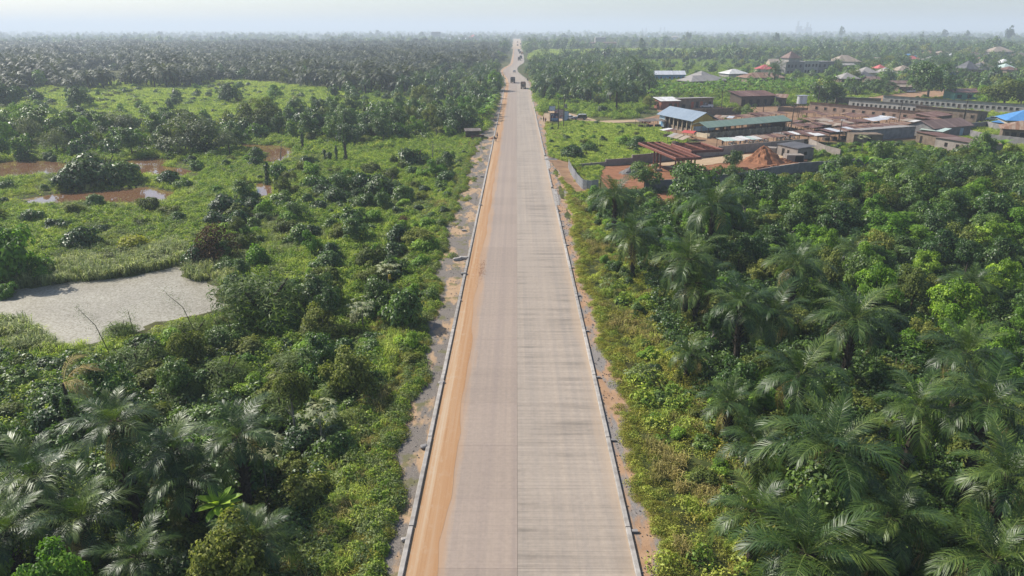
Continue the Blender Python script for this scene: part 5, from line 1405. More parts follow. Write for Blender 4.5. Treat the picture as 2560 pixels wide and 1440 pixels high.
BARE = [polyw(p) for p in (
  [(1510, 410), (1570, 402), (1700, 392), (1835, 378), (1950, 372), (2020, 385), (2010, 425), (1900, 448), (1830, 462), (1700, 478), (1610, 470), (1520, 470), (1496, 440)],
  [(1640, 310), (1660, 282), (1770, 276), (1900, 264), (2020, 264), (2330, 292), (2330, 345), (2180, 352), (2030, 362), (1860, 366), (1790, 375), (1700, 345)],
  [(1640, 272), (1790, 264), (1800, 274), (1700, 283), (1650, 282)],
  [(2120, 250), (2250, 232), (2360, 222), (2420, 222), (2440, 232), (2330, 243), (2150, 258)],
  [(1355, 292), (1362, 275), (1400, 276), (1500, 299), (1610, 296), (1610, 302), (1500, 306), (1400, 300), (1350, 310)],
  [(1372, 392), (1422, 402), (1440, 420), (1440, 450), (1470, 476), (1440, 480), (1410, 452), (1380, 405)],
  [(1630, 480), (1690, 476), (1690, 500), (1670, 520), (1645, 505)],
  [(2200, 275), (2470, 300), (2440, 312), (2300, 318)])]
CLEARING = [polyw(p, -1.3) for p in ([(580, 356), (745, 362), (750, 400), (700, 430), (640, 415)], [(-60, 402), (195, 408), (200, 452), (-60, 476)], [(258, 396), (490, 416), (490, 452), (320, 446)], [(50, 480), (450, 464), (455, 522), (50, 540)], [(630, 455), (695, 455), (695, 505), (630, 505)], [(-80, 800), (300, 840), (560, 770), (570, 835), (300, 905), (-80, 905)])]
def free(X, Y, m=0.5, road_m=2.5, bare=True, pond_m=None):
    X = np.asarray(X, float); Y = np.asarray(Y, float)
    ok = (X < road_l(Y) - road_m) | (X > road_r(Y) + road_m * .55)
    ok |= Y > ROAD_END
    for p in POND.values():
        near = (np.abs(X - p[0][0]) < 80) & (np.abs(Y - p[0][1]) < 80)
        if near.any():
            k = np.where(near)[0]
            d = poly_dist(p, X[k], Y[k]); i_ = inside(p, X[k], Y[k])
            ok[k] &= ~i_ & (d > (m * 0.6 if pond_m is None else pond_m))
    for cx, cy, rz, x0, x1, y0, y1 in FOOT:
        dx, dy = X - cx, Y - cy; ca, sa = math.cos(rz), math.sin(rz)
        u = dx * ca + dy * sa; w = -dx * sa + dy * ca
        ok &= ~((u > x0 - m) & (u < x1 + m) & (w > y0 - m) & (w < y1 + m))
    if bare:
        for p in BARE: ok &= ~inside(p, X, Y)
        for wl in WALLS:
            best = np.full(X.shape, 1e9)
            for i in range(len(wl) - 1):
                (xa, ya), (xb, yb_) = wl[i], wl[i + 1]
                t_ = np.clip(((X - xa) * (xb - xa) + (Y - ya) * (yb_ - ya)) / ((xb - xa) ** 2 + (yb_ - ya) ** 2), 0, 1)
                best = np.minimum(best, np.hypot(X - xa - t_ * (xb - xa), Y - ya - t_ * (yb_ - ya)))
            ok &= best > m * 0.9
    return ok
def in_view(X, Y, Z=3.0, mx=260, my=330):
    X = np.asarray(X, float); Y = np.asarray(Y, float)
    dz = Z - CAM_H
    zc = X * _fw.x + Y * _fw.y + dz * _fw.z
    px_ = 1280 + FPX * (X * _rt.x + Y * _rt.y) / np.maximum(zc, .1)
    py_ = 720 - FPX * (X * _up.x + Y * _up.y + dz * _up.z) / np.maximum(zc, .1)
    return (zc > 5) & (px_ > -mx) & (px_ < 2560 + mx) & (py_ < 1440 + my), px_, py_
def darts(poly, spacing, seed, tries=12000, m=0.5, road_m=3.0, bare=True, view=True):
    """points at least `spacing` apart inside a plan polygon, clear of everything built"""
    rg_ = np.random.default_rng(seed)
    x0, x1 = min(p[0] for p in poly), max(p[0] for p in poly); y0, y1 = min(p[1] for p in poly), max(p[1] for p in poly)
    tries = int(min(tries, 14 * (x1 - x0) * (y1 - y0) / spacing ** 2 + 20))
    X = rg_.uniform(x0, x1, tries); Y = rg_.uniform(y0, y1, tries)
    k = inside(poly, X, Y)
    if view: k &= in_view(X, Y)[0]
    X, Y = X[k], Y[k]
    k = free(X, Y, m, road_m, bare)
    for p in CLEARING: k &= ~inside(p, X, Y)
    X, Y = X[k], Y[k]
    cell = {}; out = []
    for x, y in zip(X, Y):
        i, j = int(x // spacing), int(y // spacing)
        if any((x - a) ** 2 + (y - b) ** 2 < spacing ** 2 for di in (-1, 0, 1) for dj in (-1, 0, 1) for a, b in cell.get((i + di, j + dj), ())): continue
        cell.setdefault((i, j), []).append((x, y)); out.append((x, y))
    return np.array(out).reshape(-1, 2)
def height_for(px_, base, top, z0=-0.3):
    p = gp(px_, base, z0); lo, hi = z0, 60.0
    for _ in range(40):
        mid_ = (lo + hi) / 2
        if to_px(p.x, p.y, mid_)[1] > top: lo = mid_
        else: hi = mid_
    return p, lo - z0
def m_per_px(p): return (Vector(p) - Vector((0, 0, CAM_H))).dot(_fw) / FPX

# ------------------------------------------------------------------ candidate lists: x, y, size..., zone
PALMS, TREES, SHRUBS = [], [], []
rnd = random.Random(11)
def put_palm(px_, py_, h, size=5.2, zone='', kind='green', dry=2):
    if not zone.startswith('road'): size *= rnd.uniform(.84, 1.12); dry = rnd.choice((1, 2, 3, 4))
    p = gp(px_, py_, h + (-1.2 if px_ < 1200 else -.25)); PALMS.append(dict(x=p.x, y=p.y, h=h, size=size * float(np.interp(p.y, [30, 60, 90, 115], [.68, .74, .98, 1.25])), zone=zone, kind=kind, dry=dry, hero=True))
for a in [(290, 1060, 7.5, 4.6), (420, 1130, 5.5, 4.6), (590, 1090, 6.0, 5.0), (90, 1190, 4.5, 5.2), (20, 1320, 4, 5), (345, 1385, 3.2, 4.2), (470, 1200, 4.2, 4.4), (200, 1290, 3.5, 4.8), (650, 1360, 3.2, 3.8)]:
    put_palm(*a, zone='left')
for a in [(1545, 484, 7.0, 5.4), (1778, 508, 8.0, 5.6), (1590, 585, 5.5, 4.6), (1725, 640, 7.0, 5.6), (1745, 700, 5.0, 5.2), (1862, 760, 6.0, 5.0), (1990, 655, 6.5, 5.2), 
          (2010, 930, 6.5, 5.6), (2130, 790, 6.5, 5.4), (2080, 1120, 6.5, 6.0), (2240, 1290, 5, 5.6), (1900, 1110, 3.6, 4.4), (1900, 1270, 4, 4.8), (2010, 1370, 4.4, 5.2),
          (2290, 1010, 6.5, 5.4), (2480, 1010, 7.5, 5.6), (2480, 1390, 4.6, 5.6), (2420, 880, 6.0, 5), (1830, 1000, 3.2, 4.0), (1720, 880, 2.6, 3.6), (2310, 430, 5.5, 4.2), (2540, 1190, 7, 5.5), (2120, 1330, 4.2, 5.4), (1930, 780, 5.2, 5.0)]:
    put_palm(*a, zone='right')
put_palm(1597, 165, 11.5, 6.0, 'roadside right', 'green'); put_palm(1940, 262 - 90, 9, 5.4, 'bananas'); 
for a in [(1480, 215, 7), (1545, 222, 8), (1500, 178, 8), (1430, 190, 8), (2075, 130, 9), (2130, 118, 10), (1880, 120, 10)]: put_palm(*a, size=5.2, zone='roadside right')

def zone_palms(poly, sp, seed, h, zone, kind='green', size=5.2, prob=1.0, **kw):
    have = np.array([(q['x'], q['y']) for q in PALMS])
    for x, y in darts(poly, sp, seed, **kw):
        if rnd.random() > prob: continue
        if len(have) and np.min((have[:, 0] - x) ** 2 + (have[:, 1] - y) ** 2) < (sp * .8) ** 2: continue
        PALMS.append(dict(x=x, y=y, h=rnd.uniform(*h), size=size * rnd.uniform(.85, 1.12), zone=zone, kind=kind, dry=rnd.choice((1, 1, 2, 3)), hero=False))
Z_RPALM = [(17, 12), (34, 12), (62, 50), (78, 70), (60, 78), (46, 82), (40, 98), (30, 108), (18, 96), (17, 60)]
zone_palms(Z_RPALM, 13, 1, (2.4, 5.0), 'right', size=3.3)
Z_PLANT = polyw([(-160, 238), (30, 262), (70, 225), (160, 222), (190, 232), (265, 230), (300, 210), (330, 222), (470, 224), (520, 206), (650, 206), (700, 216), (840, 232), (1000, 238), (1060, 205), (1130, 190), (1215, 178), (1245, 150), (1262, 122), (900, 116), (-160, 118)], -1.2)
n0 = len(PALMS)
zone_palms(Z_PLANT, 7.4, 2, (3.5, 7.5), 'plantation', 'dusty', 6.2, tries=90000)
def _gap(x, y): return math.sin(x * .021 + 1) * math.cos(y * .013) + .7 * math.sin(x * .047 + y * .031) > .95
keep, mixed = [], []
for d in PALMS[n0:]:
    if _gap(d['x'], d['y']): continue
    d['size'] *= rnd.uniform(.72, 1.2)
    (mixed if rnd.random() < .09 else keep).append(d)
PALMS[n0:] = keep
Z_RROAD = polyw([(1345, 245), (1420, 262), (1560, 262), (1640, 235), (1640, 190), (1560, 160), (1420, 148), (1330, 160), (1318, 185), (1345, 215)])
zone_palms(Z_RROAD, 9.5, 3, (4, 8.5), 'roadside right', 'green', 5.0, .5)
Z_RMID = polyw([(1330, 150), (1700, 150), (2100, 155), (2700, 140), (2700, 118), (1900, 118), (1330, 146)])
zone_palms(Z_RMID, 22, 4, (6, 10), 'beyond', 'green', 5.2, .6)
zone_palms(polyw([(2050, 190), (2700, 210), (2700, 150), (2050, 150)]), 16, 5, (6, 9), 'village', 'green', 5.0, .6)
zone_palms(polyw([(860, 205), (1100, 190), (1230, 185), (1225, 240), (1130, 250), (900, 245)], -1.2), 10, 6, (5, 7.5), 'roadside left', 'green', 5.0, .55)

PLANT_MIX = mixed
def put_tree(px_, base, top, rpx, kind, zone, hz=0.9, clear=.22):
    z0 = -1.2 if px_ < 1200 else -.3
    p, h = height_for(px_, base, top, z0); TREES.append(dict(x=p.x, y=p.y, h=h, r=rpx * m_per_px(p), kind=kind, zone=zone, hero=True, clear=clear))
for a in [(2066, 262, 186, 50, 'dark', 'village', .9, .08), (2320, 246, 150, 56, 'mid', 'village', .9, .2), (2140, 238, 198, 24, 'dark', 'village', .9, .1), (2188, 236, 196, 22, 'mid', 'village'), (2222, 234, 200, 20, 'dark', 'village', .9, .1),
          (2505, 275, 190, 66, 'olive', 'village'), (2552, 262, 196, 44, 'mid', 'village'), (2460, 262, 212, 34, 'bright', 'village', .9, .1), (2395, 205, 168, 26, 'mid', 'village'), (2300, 180, 152, 24, 'dark', 'village'), (2228, 168, 138, 30, 'olive', 'village'), (2340, 175, 140, 26, 'mid', 'village'),
          (1872, 300, 264, 22, 'mid', 'market', .9, .15), (1845, 290, 262, 16, 'olive', 'market'), (2010, 312, 286, 17, 'olive', 'market', .9, .1), (1625, 272, 238, 22, 'olive', 'market'), (1562, 262, 232, 26, 'dark', 'roadside right', .9, .1),
          (1745, 522, 402, 82, 'mid', 'right', .9, .12), (1612, 474, 402, 44, 'mid', 'right', .9, .25), (1830, 430, 372, 26, 'dark', 'compound', .9, .3), (1836, 462, 412, 36, 'dark', 'right', .9, .15),
          (1235, 228, 174, 30, 'bright', 'roadside left', .9, .1), (1150, 338, 262, 52, 'dark', 'roadside left', .9, .08), (1090, 320, 250, 46, 'dark', 'roadside left', .9, .1), (1190, 262, 205, 36, 'dark', 'roadside left'), (1060, 265, 210, 34, 'olive', 'belt'),
          (575, 262, 205, 32, 'dark', 'field', .9, .15), (200, 275, 212, 30, 'dark', 'field', .9, .1), (440, 270, 232, 20, 'mid', 'field'), (690, 250, 210, 24, 'bright', 'field'), (20, 270, 190, 46, 'dark', 'field', .9, .05), 
          (480, 385, 275, 100, 'grey', 'belt', .9, .12), (240, 420, 372, 40, 'grey', 'meadow', .9, .2), (300, 350, 270, 62, 'grey', 'belt'), (120, 345, 262, 56, 'mid', 'belt'), (800, 340, 262, 60, 'dark', 'belt', .9, .1), (930, 345, 278, 50, 'dark', 'belt', .9, .1), (660, 330, 240, 60, 'olive', 'belt', .9, .15), (980, 318, 250, 44, 'mid', 'belt')]:
    put_tree(*a)
for px_, top, d, rpx in ((945, 73, 3000, 8), (2103, 65, 2100, 6.5), (2523, 63, 1500, 13), (2361, 72, 1900, 7.5), (2305, 78, 1500, 7), (1940, 79, 1300, 9), (1718, 78, 1500, 12), (2416, 74, 1700, 7), (400, 76, 2600, 8), (1606, 90, 900, 8), (45, 102, 1000, 10), (470, 106, 900, 8), (1345, 100, 1100, 12)):
    p = gp(px_, 90, 0); k = d / p.y
    TREES.append(dict(x=p.x * k, y=d, h=CAM_H + (75 - top) * d / FPX, r=rpx * d / FPX, kind='dark', zone='horizon', hero=True, clear=.45))
for d in PLANT_MIX: TREES.append(dict(x=d['x'], y=d['y'], h=rnd.uniform(5, 10), r=rnd.uniform(3, 5.5), kind=rnd.choice(['dark', 'mid', 'olive']), zone='plantation', hero=False, clear=.15))
TCLEAR = [[(43.5, 112), (62, 124), (62, 146), (43.5, 133)], polyw([(1600, 468), (1705, 470), (1705, 545), (1600, 545)]), polyw([(1405, 400), (1500, 400), (1500, 520), (1405, 520)])]
def zone_trees(poly, sp, seed, h, r, kinds, zone, prob=1.0, **kw):
    for x, y in darts(poly, sp, seed, m=1.5, **kw):
        if rnd.random() > prob or any(inside(c, np.array([x]), np.array([y]))[0] for c in TCLEAR): continue
        q = rnd.uniform(.75, 1.2)
        TREES.append(dict(x=x, y=y, h=rnd.uniform(*h) * q, r=rnd.uniform(*r) * q, kind=rnd.choice(kinds), zone=zone, hero=False, clear=rnd.uniform(.08, .25)))
Z_BELT = polyw([(-200, 400), (-200, 318), (0, 316), (250, 332), (420, 330), (600, 300), (900, 282), (1160, 272), (1215, 300), (1140, 345), (1000, 352), (880, 366), (760, 350), (640, 348), (575, 392), (420, 396), (300, 392), (120, 400)], -1.2)
zone_trees(Z_BELT, 5.6, 20, (4.5, 7.5), (2.2, 3.6), ['mid', 'mid', 'dark', 'olive', 'grey', 'bright'], 'belt')
Z_RTHICK = [(46, 84), (62, 80), (82, 72), (110, 96), (150, 130), (128, 158), (104, 160), (84, 149), (62, 140), (46, 130), (42, 112), (44, 98)]
zone_trees(Z_RTHICK, 4.4, 21, (3.2, 5.8), (2.3, 3.6), ['mid', 'olive', 'mid', 'dark', 'bright'], 'right thicket')
zone_trees(Z_RPALM, 4.8, 22, (2.6, 6.4), (1.3, 2.7), ['mid', 'bright', 'olive', 'bright', 'mid', 'dark'], 'right', .95)
zone_trees([(14, 100), (34, 108), (40, 122), (24, 124), (14, 118)], 5, 23, (3, 5), (1.6, 2.4), ['mid', 'dark'], 'right', .8)
zone_trees(Z_RROAD, 6.4, 24, (4, 8.5), (2.2, 4.0), ['dark', 'dark', 'mid', 'olive'], 'roadside right', .9)
zone_trees(polyw([(820, 245), (900, 235), (1060, 205), (1225, 185), (1245, 165), (1256, 205), (1248, 240), (1215, 285), (1150, 258), (900, 252)], -1.2), 6.5, 25, (4, 7), (2.4, 3.6), ['dark', 'mid', 'olive', 'mid'], 'roadside left', .8)
zone_trees(polyw([(60, 285), (60, 232), (300, 232), (530, 210), (830, 240), (700, 265), (420, 300)], -1.2), 12, 26, (2.2, 5), (1.5, 3.0), ['mid', 'olive', 'grey', 'dark'], 'field', .7)
zone_trees(polyw([(2050, 250), (2120, 235), (2700, 225), (2700, 150), (2050, 150)]), 9, 27, (5, 9), (3, 4.8), ['mid', 'dark', 'olive'], 'village', .8, tries=30000)
zone_trees(polyw([(1640, 215), (2050, 205), (2050, 150), (1640, 150)]), 13, 28, (4, 7), (2.6, 4.2), ['mid', 'dark', 'olive'], 'bananas', .75)
zone_trees(polyw([(2340, 400), (2600, 420), (2700, 430), (2700, 380), (2560, 385), (2480, 392)]), 6, 29, (3, 5), (1.8, 2.6), ['mid', 'bright', 'olive'], 'right thicket', .6)
zone_trees([(-13, 12), (-13, 62), (-24, 72), (-32, 52), (-42, 38), (-28, 12)], 5.4, 31, (2.8, 6.0), (1.4, 2.6), ['mid', 'dark', 'olive', 'bright', 'mid'], 'left', .7)
zone_trees(polyw([(560, 880), (1000, 880), (1090, 560), (1140, 400), (700, 420), (560, 560)], -1.2), 7.0, 32, (2.4, 4.6), (1.3, 2.4), ['mid', 'dark', 'olive', 'bright'], 'meadow', .6)
def hill(x, y): return 1 + .42 * math.sin(x * .011 + 1.7) * math.cos(y * .006 + .4) + .28 * math.sin(x * .031 + y * .017)
for d in PALMS:
    if d['zone'] == 'plantation':
        q = hill(d['x'] * 2, d['y'] * 2); d['h'] *= .6 + .5 * q; d['size'] *= .85 + .2 * q
# forest out to the horizon: sampled by view so that far trees stand farther apart
rg_ = np.random.default_rng(77)
nF = 15000
pyF = 77.2 + (150 - 77.2) * rg_.random(nF) ** 1.15; pxF = rg_.uniform(-120, 2680, nF)
F_FIELD = [polyw([(1320, 150), (1330, 128), (1650, 124), (1900, 124), (2050, 128), (2000, 136), (1700, 146), (1500, 148)])]
zone_trees(polyw([(1320, 150), (1400, 130), (1650, 126), (1900, 126), (2050, 130), (1960, 150), (1640, 152)]), 26, 30, (3, 6), (2, 3.6), ['mid', 'dark'], 'beyond', .5)
fx, fy = [], []
for a, b in zip(pxF, pyF):
    p = gp(a, b, 0); fx.append(p.x); fy.append(p.y)
fx = np.array(fx); fy = np.array(fy)
k = free(fx, fy, 2.0, 9.0) & ~inside(Z_PLANT, fx, fy) & (fy > 330) & (fy < 11000)
for p in F_FIELD: k &= ~inside(p, fx, fy)
k &= ~((fx < -8) & (fy < 560))
fx, fy = fx[k], fy[k]
k = np.array([hill(a * 1.3, b * .8) > .72 for a, b in zip(fx, fy)]) | (fy > 5200); fx, fy = fx[k], fy[k]
far_n = len(fx)
for x, y in zip(fx, fy):
    q = rnd.uniform(.55, 1.3) * (1 + min(1.2, y / 5000)) * (.55 + .5 * hill(x, y))
    TREES.append(dict(x=x, y=y, h=rnd.uniform(6, 10) * q, r=rnd.uniform(3.4, 6) * q, kind=rnd.choice(['dark', 'mid', 'mid', 'olive']), zone='forest', hero=False, clear=.1))
# ---- shrubs
def put_shrub(px_, base, rpx, kind, zone, hz=1.0, name='shrub'):
    z0 = -1.2 if px_ < 1200 else -.3
    p = gp(px_, base, z0); SHRUBS.append(dict(x=p.x, y=p.y, r=rpx * m_per_px(p), kind=kind, zone=zone, hz=hz, hero=True, name=name))
for a in [(250, 458, 80, 'dark', 'meadow'), (185, 470, 50, 'dark', 'meadow'), (310, 455, 50, 'mid', 'meadow'), (420, 458, 34, 'dark', 'meadow'), (455, 470, 26, 'mid', 'meadow'), (236, 516, 30, 'mid', 'meadow'), (575, 530, 52, 'dark', 'meadow'), (545, 560, 38, 'dark', 'meadow'),
          (540, 655, 66, 'brown', 'meadow', 1.3), (590, 625, 40, 'brown', 'meadow'), (495, 660, 44, 'dark', 'meadow', 1.2), (200, 618, 52, 'dark', 'meadow'), (330, 620, 50, 'yellow', 'meadow', .8), (290, 650, 50, 'olive', 'meadow', .7), (400, 650, 44, 'olive', 'meadow', .7), (45, 700, 78, 'bright', 'left', 1.5), (-20, 690, 70, 'bright', 'left', 1.3), (110, 690, 44, 'bright', 'left', 1.1), (15, 735, 36, 'bright', 'left'),
          (1035, 412, 46, 'dark', 'meadow'), (965, 492, 58, 'dark', 'meadow'), (900, 480, 48, 'dark', 'meadow'), (850, 506, 42, 'dark', 'meadow'), (1005, 506, 40, 'mid', 'meadow'), (800, 470, 30, 'mid', 'meadow'), (640, 522, 32, 'dark', 'meadow'), (640, 402, 24, 'dark', 'meadow', 1.5), (775, 414, 26, 'dark', 'meadow'), (985, 660, 26, 'dark', 'verge left'), (900, 520, 34, 'mid', 'meadow'), (690, 440, 26, 'mid', 'meadow'),
          (1010, 560, 22, 'brown', 'verge left', .9), (890, 812, 44, 'grey', 'verge left'), (920, 790, 40, 'dark', 'verge left'), (1076, 772, 30, 'mid', 'verge left'), (1022, 898, 36, 'bright', 'verge left'), (1030, 940, 30, 'olive', 'verge left'), (935, 990, 44, 'dark', 'left'),
          (1430, 395, 34, 'dark', 'grass right'), (1470, 380, 26, 'mid', 'grass right'), (1590, 372, 30, 'mid', 'grass right'), (1560, 365, 24, 'bright', 'grass right'), (1510, 285, 22, 'dark', 'grass right'), (1815, 302, 8, 'bright', 'market')]:
    put_shrub(*a)
for a in [(660, 800, 150, .85), (480, 850, 80, .8), (740, 800, 70, .8), (350, 930, 95, .8), (560, 960, 100, .75), (760, 930, 90, .7), (700, 1030, 95, .7), (860, 1010, 80, .7), (880, 1090, 70, .7), (630, 1060, 90, .6), (300, 840, 60, .8), (450, 1000, 80, .7)]:
    put_shrub(a[0], a[1], a[2], 'bamboo', 'left', a[3], 'bamboo_clump')
def zone_shrubs(poly, sp, seed, r, kinds, zone, prob=1.0, hz=(.7, 1.1), **kw):
    for x, y in darts(poly, sp, seed, **kw):
        if rnd.random() > prob: continue
        SHRUBS.append(dict(x=x, y=y, r=rnd.uniform(*r), kind=rnd.choice(kinds), zone=zone, hz=rnd.uniform(*hz), hero=False, name='shrub'))
K3 = ['dark', 'mid', 'mid', 'olive', 'bright']
zone_shrubs([(-12.5, 10), (-12.5, 62), (-20, 66), (-40, 60), (-72, 62), (-40, 12)], 2.7, 40, (1.1, 2.3), K3 + ['dark'], 'left')
zone_shrubs(polyw([(560, 880), (1020, 880), (1090, 560), (1130, 430), (700, 430), (560, 560)], -1.2), 3.5, 41, (.9, 2.6), K3 + ['dark', 'mid'], 'meadow', .85, (.8, 1.5))
zone_shrubs(polyw([(-150, 640), (120, 600), (560, 540), (700, 400), (600, 395), (0, 390), (-250, 400)], -1.2), 4.8, 42, (.8, 2.3), K3 + ['grey', 'olive'], 'meadow', .65, (.8, 1.4))
zone_shrubs(Z_RPALM, 3.0, 43, (1.0, 2.2), ['dark', 'mid', 'dark', 'olive', 'bright'], 'right')
zone_shrubs([(12.2, 12), (16.5, 12), (18, 60), (17, 100), (12.5, 118), (11.2, 80), (12.0, 50)], 2.1, 44, (.6, 1.3), ['olive', 'mid', 'olive', 'bright', 'mid'], 'verge right')
zone_shrubs([(14, 96), (40, 100), (46, 130), (40, 128), (24, 122), (14, 122)], 2.8, 45, (1.0, 2.0), K3, 'right')
zone_shrubs(Z_RTHICK, 3.2, 46, (1.2, 2.4), K3, 'right thicket')
zone_shrubs(Z_BELT, 4.2, 47, (1.2, 2.6), K3 + ['grey'], 'belt', .9)
zone_shrubs(polyw([(1380, 300), (1640, 318), (1690, 350), (1600, 385), (1430, 400), (1370, 385)]), 3.4, 48, (.5, 1.4), ['mid', 'bright', 'olive', 'dark'], 'grass right', .6)
zone_shrubs([(-10.8, 62), (-13.5, 62), (-16, 120), (-15, 185), (-13, 185), (-12, 120)], 2.6, 49, (.6, 1.3), ['olive', 'mid', 'bright', 'brown'], 'verge left', .8)
zone_shrubs(polyw([(60, 290), (60, 230), (520, 205), (830, 240), (640, 262), (420, 325), (60, 316)], -1.2), 5.4, 50, (.9, 2.6), ['mid', 'olive', 'bright', 'dark'], 'field', .8)
zone_shrubs(Z_RROAD, 5, 51, (1.4, 2.6), K3, 'roadside right', .8)
zone_shrubs(polyw([(820, 250), (1060, 200), (1235, 185), (1258, 225), (1240, 260), (1215, 300), (1150, 265)], -1.2), 4.6, 52, (1.2, 2.4), K3, 'roadside left', .8)
zone_shrubs(polyw([(2100, 420), (2330, 395), (2480, 400), (2700, 440), (2700, 375), (2500, 385), (2330, 392), (2200, 375), (2120, 400)]), 4, 53, (.8, 1.6), ['bright', 'mid', 'olive'], 'right thicket', .7)
zone_shrubs(polyw([(1560, 250), (1640, 245), (1640, 205), (2050, 205), (2060, 240), (1850, 250), (1640, 262)]), 7, 54, (1.2, 2.2), ['mid', 'dark', 'bright'], 'bananas', .7)
zone_shrubs(polyw([(2050, 262), (2120, 250), (2700, 262), (2700, 200), (2050, 215)]), 9, 55, (1.2, 2.4), ['mid', 'dark', 'bright', 'olive'], 'village', .7)

zone_shrubs(polyw([(2050, 372), (2110, 364), (2280, 364), (2345, 382), (2300, 425), (2060, 425)]), 2.8, 56, (.9, 1.7), ['bright', 'mid', 'olive', 'mid'], 'right thicket', .9, bare=False)
# ------------------------------------------------------------------ labels that say which one
PLACE = {'left': 'in lower left thicket', 'right': 'in roadside palm thicket', 'right thicket': 'in thicket below village', 'plantation': 'in left plantation',
 'belt': 'in belt behind ponds', 'meadow': 'in left wet meadow', 'field': 'on pale left field', 'roadside right': 'in grove right of far road', 'roadside left': 'left of far road',
 'village': 'among village houses', 'market': 'among market sheds', 'compound': 'beside the earth heap', 'bananas': 'by banana groves', 'beyond': 'beyond the village', 'forest': 'in far forest', 'horizon': 'rising above far forest',
 'verge left': 'on left verge', 'verge right': 'on right verge', 'grass right': 'in grass by signboards'}
COLN = ['at left edge', 'far left', 'left', 'left of centre', 'just left of road', 'just right of road', 'right of centre', 'right', 'far right', 'at right edge']
LOOK = {'dark': 'dark green', 'mid': 'green', 'olive': 'olive green', 'bright': 'bright green', 'grey': 'greyish', 'brown': 'withered brown', 'yellow': 'yellow flowering', 'green': 'dark green', 'dusty': 'dusty grey green', 'bamboo': 'feathery light green'}
_o = 'second third fourth fifth sixth seventh eighth ninth tenth eleventh twelfth thirteenth fourteenth fifteenth sixteenth seventeenth eighteenth nineteenth twentieth'.split()
ORD = ['nearest'] + [w + ' nearest' for w in _o]
def name_all(lst, noun):
    cells = {}
    for d in lst:
        px_, py_ = to_px(d['x'], d['y'], 2)
        d['px'], d['py'] = px_, py_
        c_ = min(9, max(0, int(px_ // 256)))
        cells.setdefault((d['zone'], LOOK[d['kind']], c_, d.get('name', '')), []).append(d)
    for (z, lk, c_, nm), ds in cells.items():
        ds.sort(key=lambda d: -d['py'])
        nn = 'bamboo clump' if nm == 'bamboo_clump' else noun
        for i, d in enumerate(ds):
            base = f'{lk} {nn} {PLACE[z]}, {COLN[c_]}'
            if len(ds) == 1: d['label'] = base
            elif i < len(ORD): d['label'] = base + ', ' + ORD[i]
            else: d['label'] = base + ', farther back'
            d['group'] = f'{nn}s {PLACE[z]}'
def visible(lst, Z=3.0, my=330):
    if not lst: return lst
    k = in_view([d['x'] for d in lst], [d['y'] for d in lst], Z, 230, my)[0]
    return [d for d, q in zip(lst, k) if q]
def keep_free(lst, m):
    k = free([d['x'] for d in lst], [d['y'] for d in lst], m, 3.0)
    return [d for d, q in zip(lst, k) if q or d['hero']]
def not_hiding(lst):
    """the village was built in clearings: no chance tree or palm stands right in front of a house"""
    out = []
    for d in lst:
        ok = True
        if not d['hero'] and d['zone'] in ('village', 'bananas', 'beyond', 'forest', 'roadside right') and 250 < d['y'] < 900:
            R_ = math.hypot(d['x'], d['y']); ux, uy = d['x'] / R_, d['y'] / R_
            for cx, cy, rz, x0, x1, y0, y1 in FOOT:
                dx, dy = cx - d['x'], cy - d['y']; f_ = dx * ux + dy * uy; s_ = abs(-dx * uy + dy * ux)
                if -2 < f_ < 34 and s_ < (x1 - x0) / 2 + 1.5 and (x1 - x0) > 5: ok = False; break
        if ok: out.append(d)
    return out
PALMS, TREES = not_hiding(PALMS), not_hiding(TREES)
PALMS, TREES, SHRUBS = visible(PALMS, 5), visible(TREES, 4), visible(SHRUBS, 1)
def split(lst, size, n=300):
    lst.sort(key=lambda d: (not d['hero'], -size(d) / math.hypot(d['x'], d['y'])))
    return lst[:n], lst[n:]
P1, P2 = split(PALMS, lambda d: d['size'] * 2)
T1, T2 = split(TREES, lambda d: d['h'])
S1, S2 = split(SHRUBS, lambda d: d['r'])
name_all(P1, 'oil palm'); name_all(T1, 'tree'); name_all(S1, 'shrub')
palm_src = {'green': [], 'dusty': []}
for i, d in enumerate(P1):
    dist = math.hypot(d['x'], d['y'])
    det = dist < 125 and d['kind'] == 'green'
    o = palm(d['x'], d['y'], d['h'], d['label'], d['group'], det, d['size'], i, d['kind'], d['dry'])
    if not det: palm_src[d['kind']].append([c for c in o.children if c.name.startswith('crown')][0])
tree_src = []
for i, d in enumerate(T1):
    dist = math.hypot(d['x'], d['y'])
    tree(d['x'], d['y'], d['h'], d['r'], d['kind'], d['label'], d['group'], i, .9, clear=d['clear'])
shrub_src = {}
for i, d in enumerate(S1):
    o = shrub(d['x'], d['y'], d['r'], d['kind'], d['label'], d['group'], i, d['hz'], d['name'])
    cr = [c for c in o.children if c.name.startswith('crown')][0]
    shrub_src.setdefault(d['kind'], {})[cr.data.name] = cr
def pts_of(lst, dz=lambda d: 0.0):
    return np.array([(d['x'], d['y'], lz(d['x'], d['y']) + dz(d)) for d in lst]) if lst else np.zeros((0, 3))
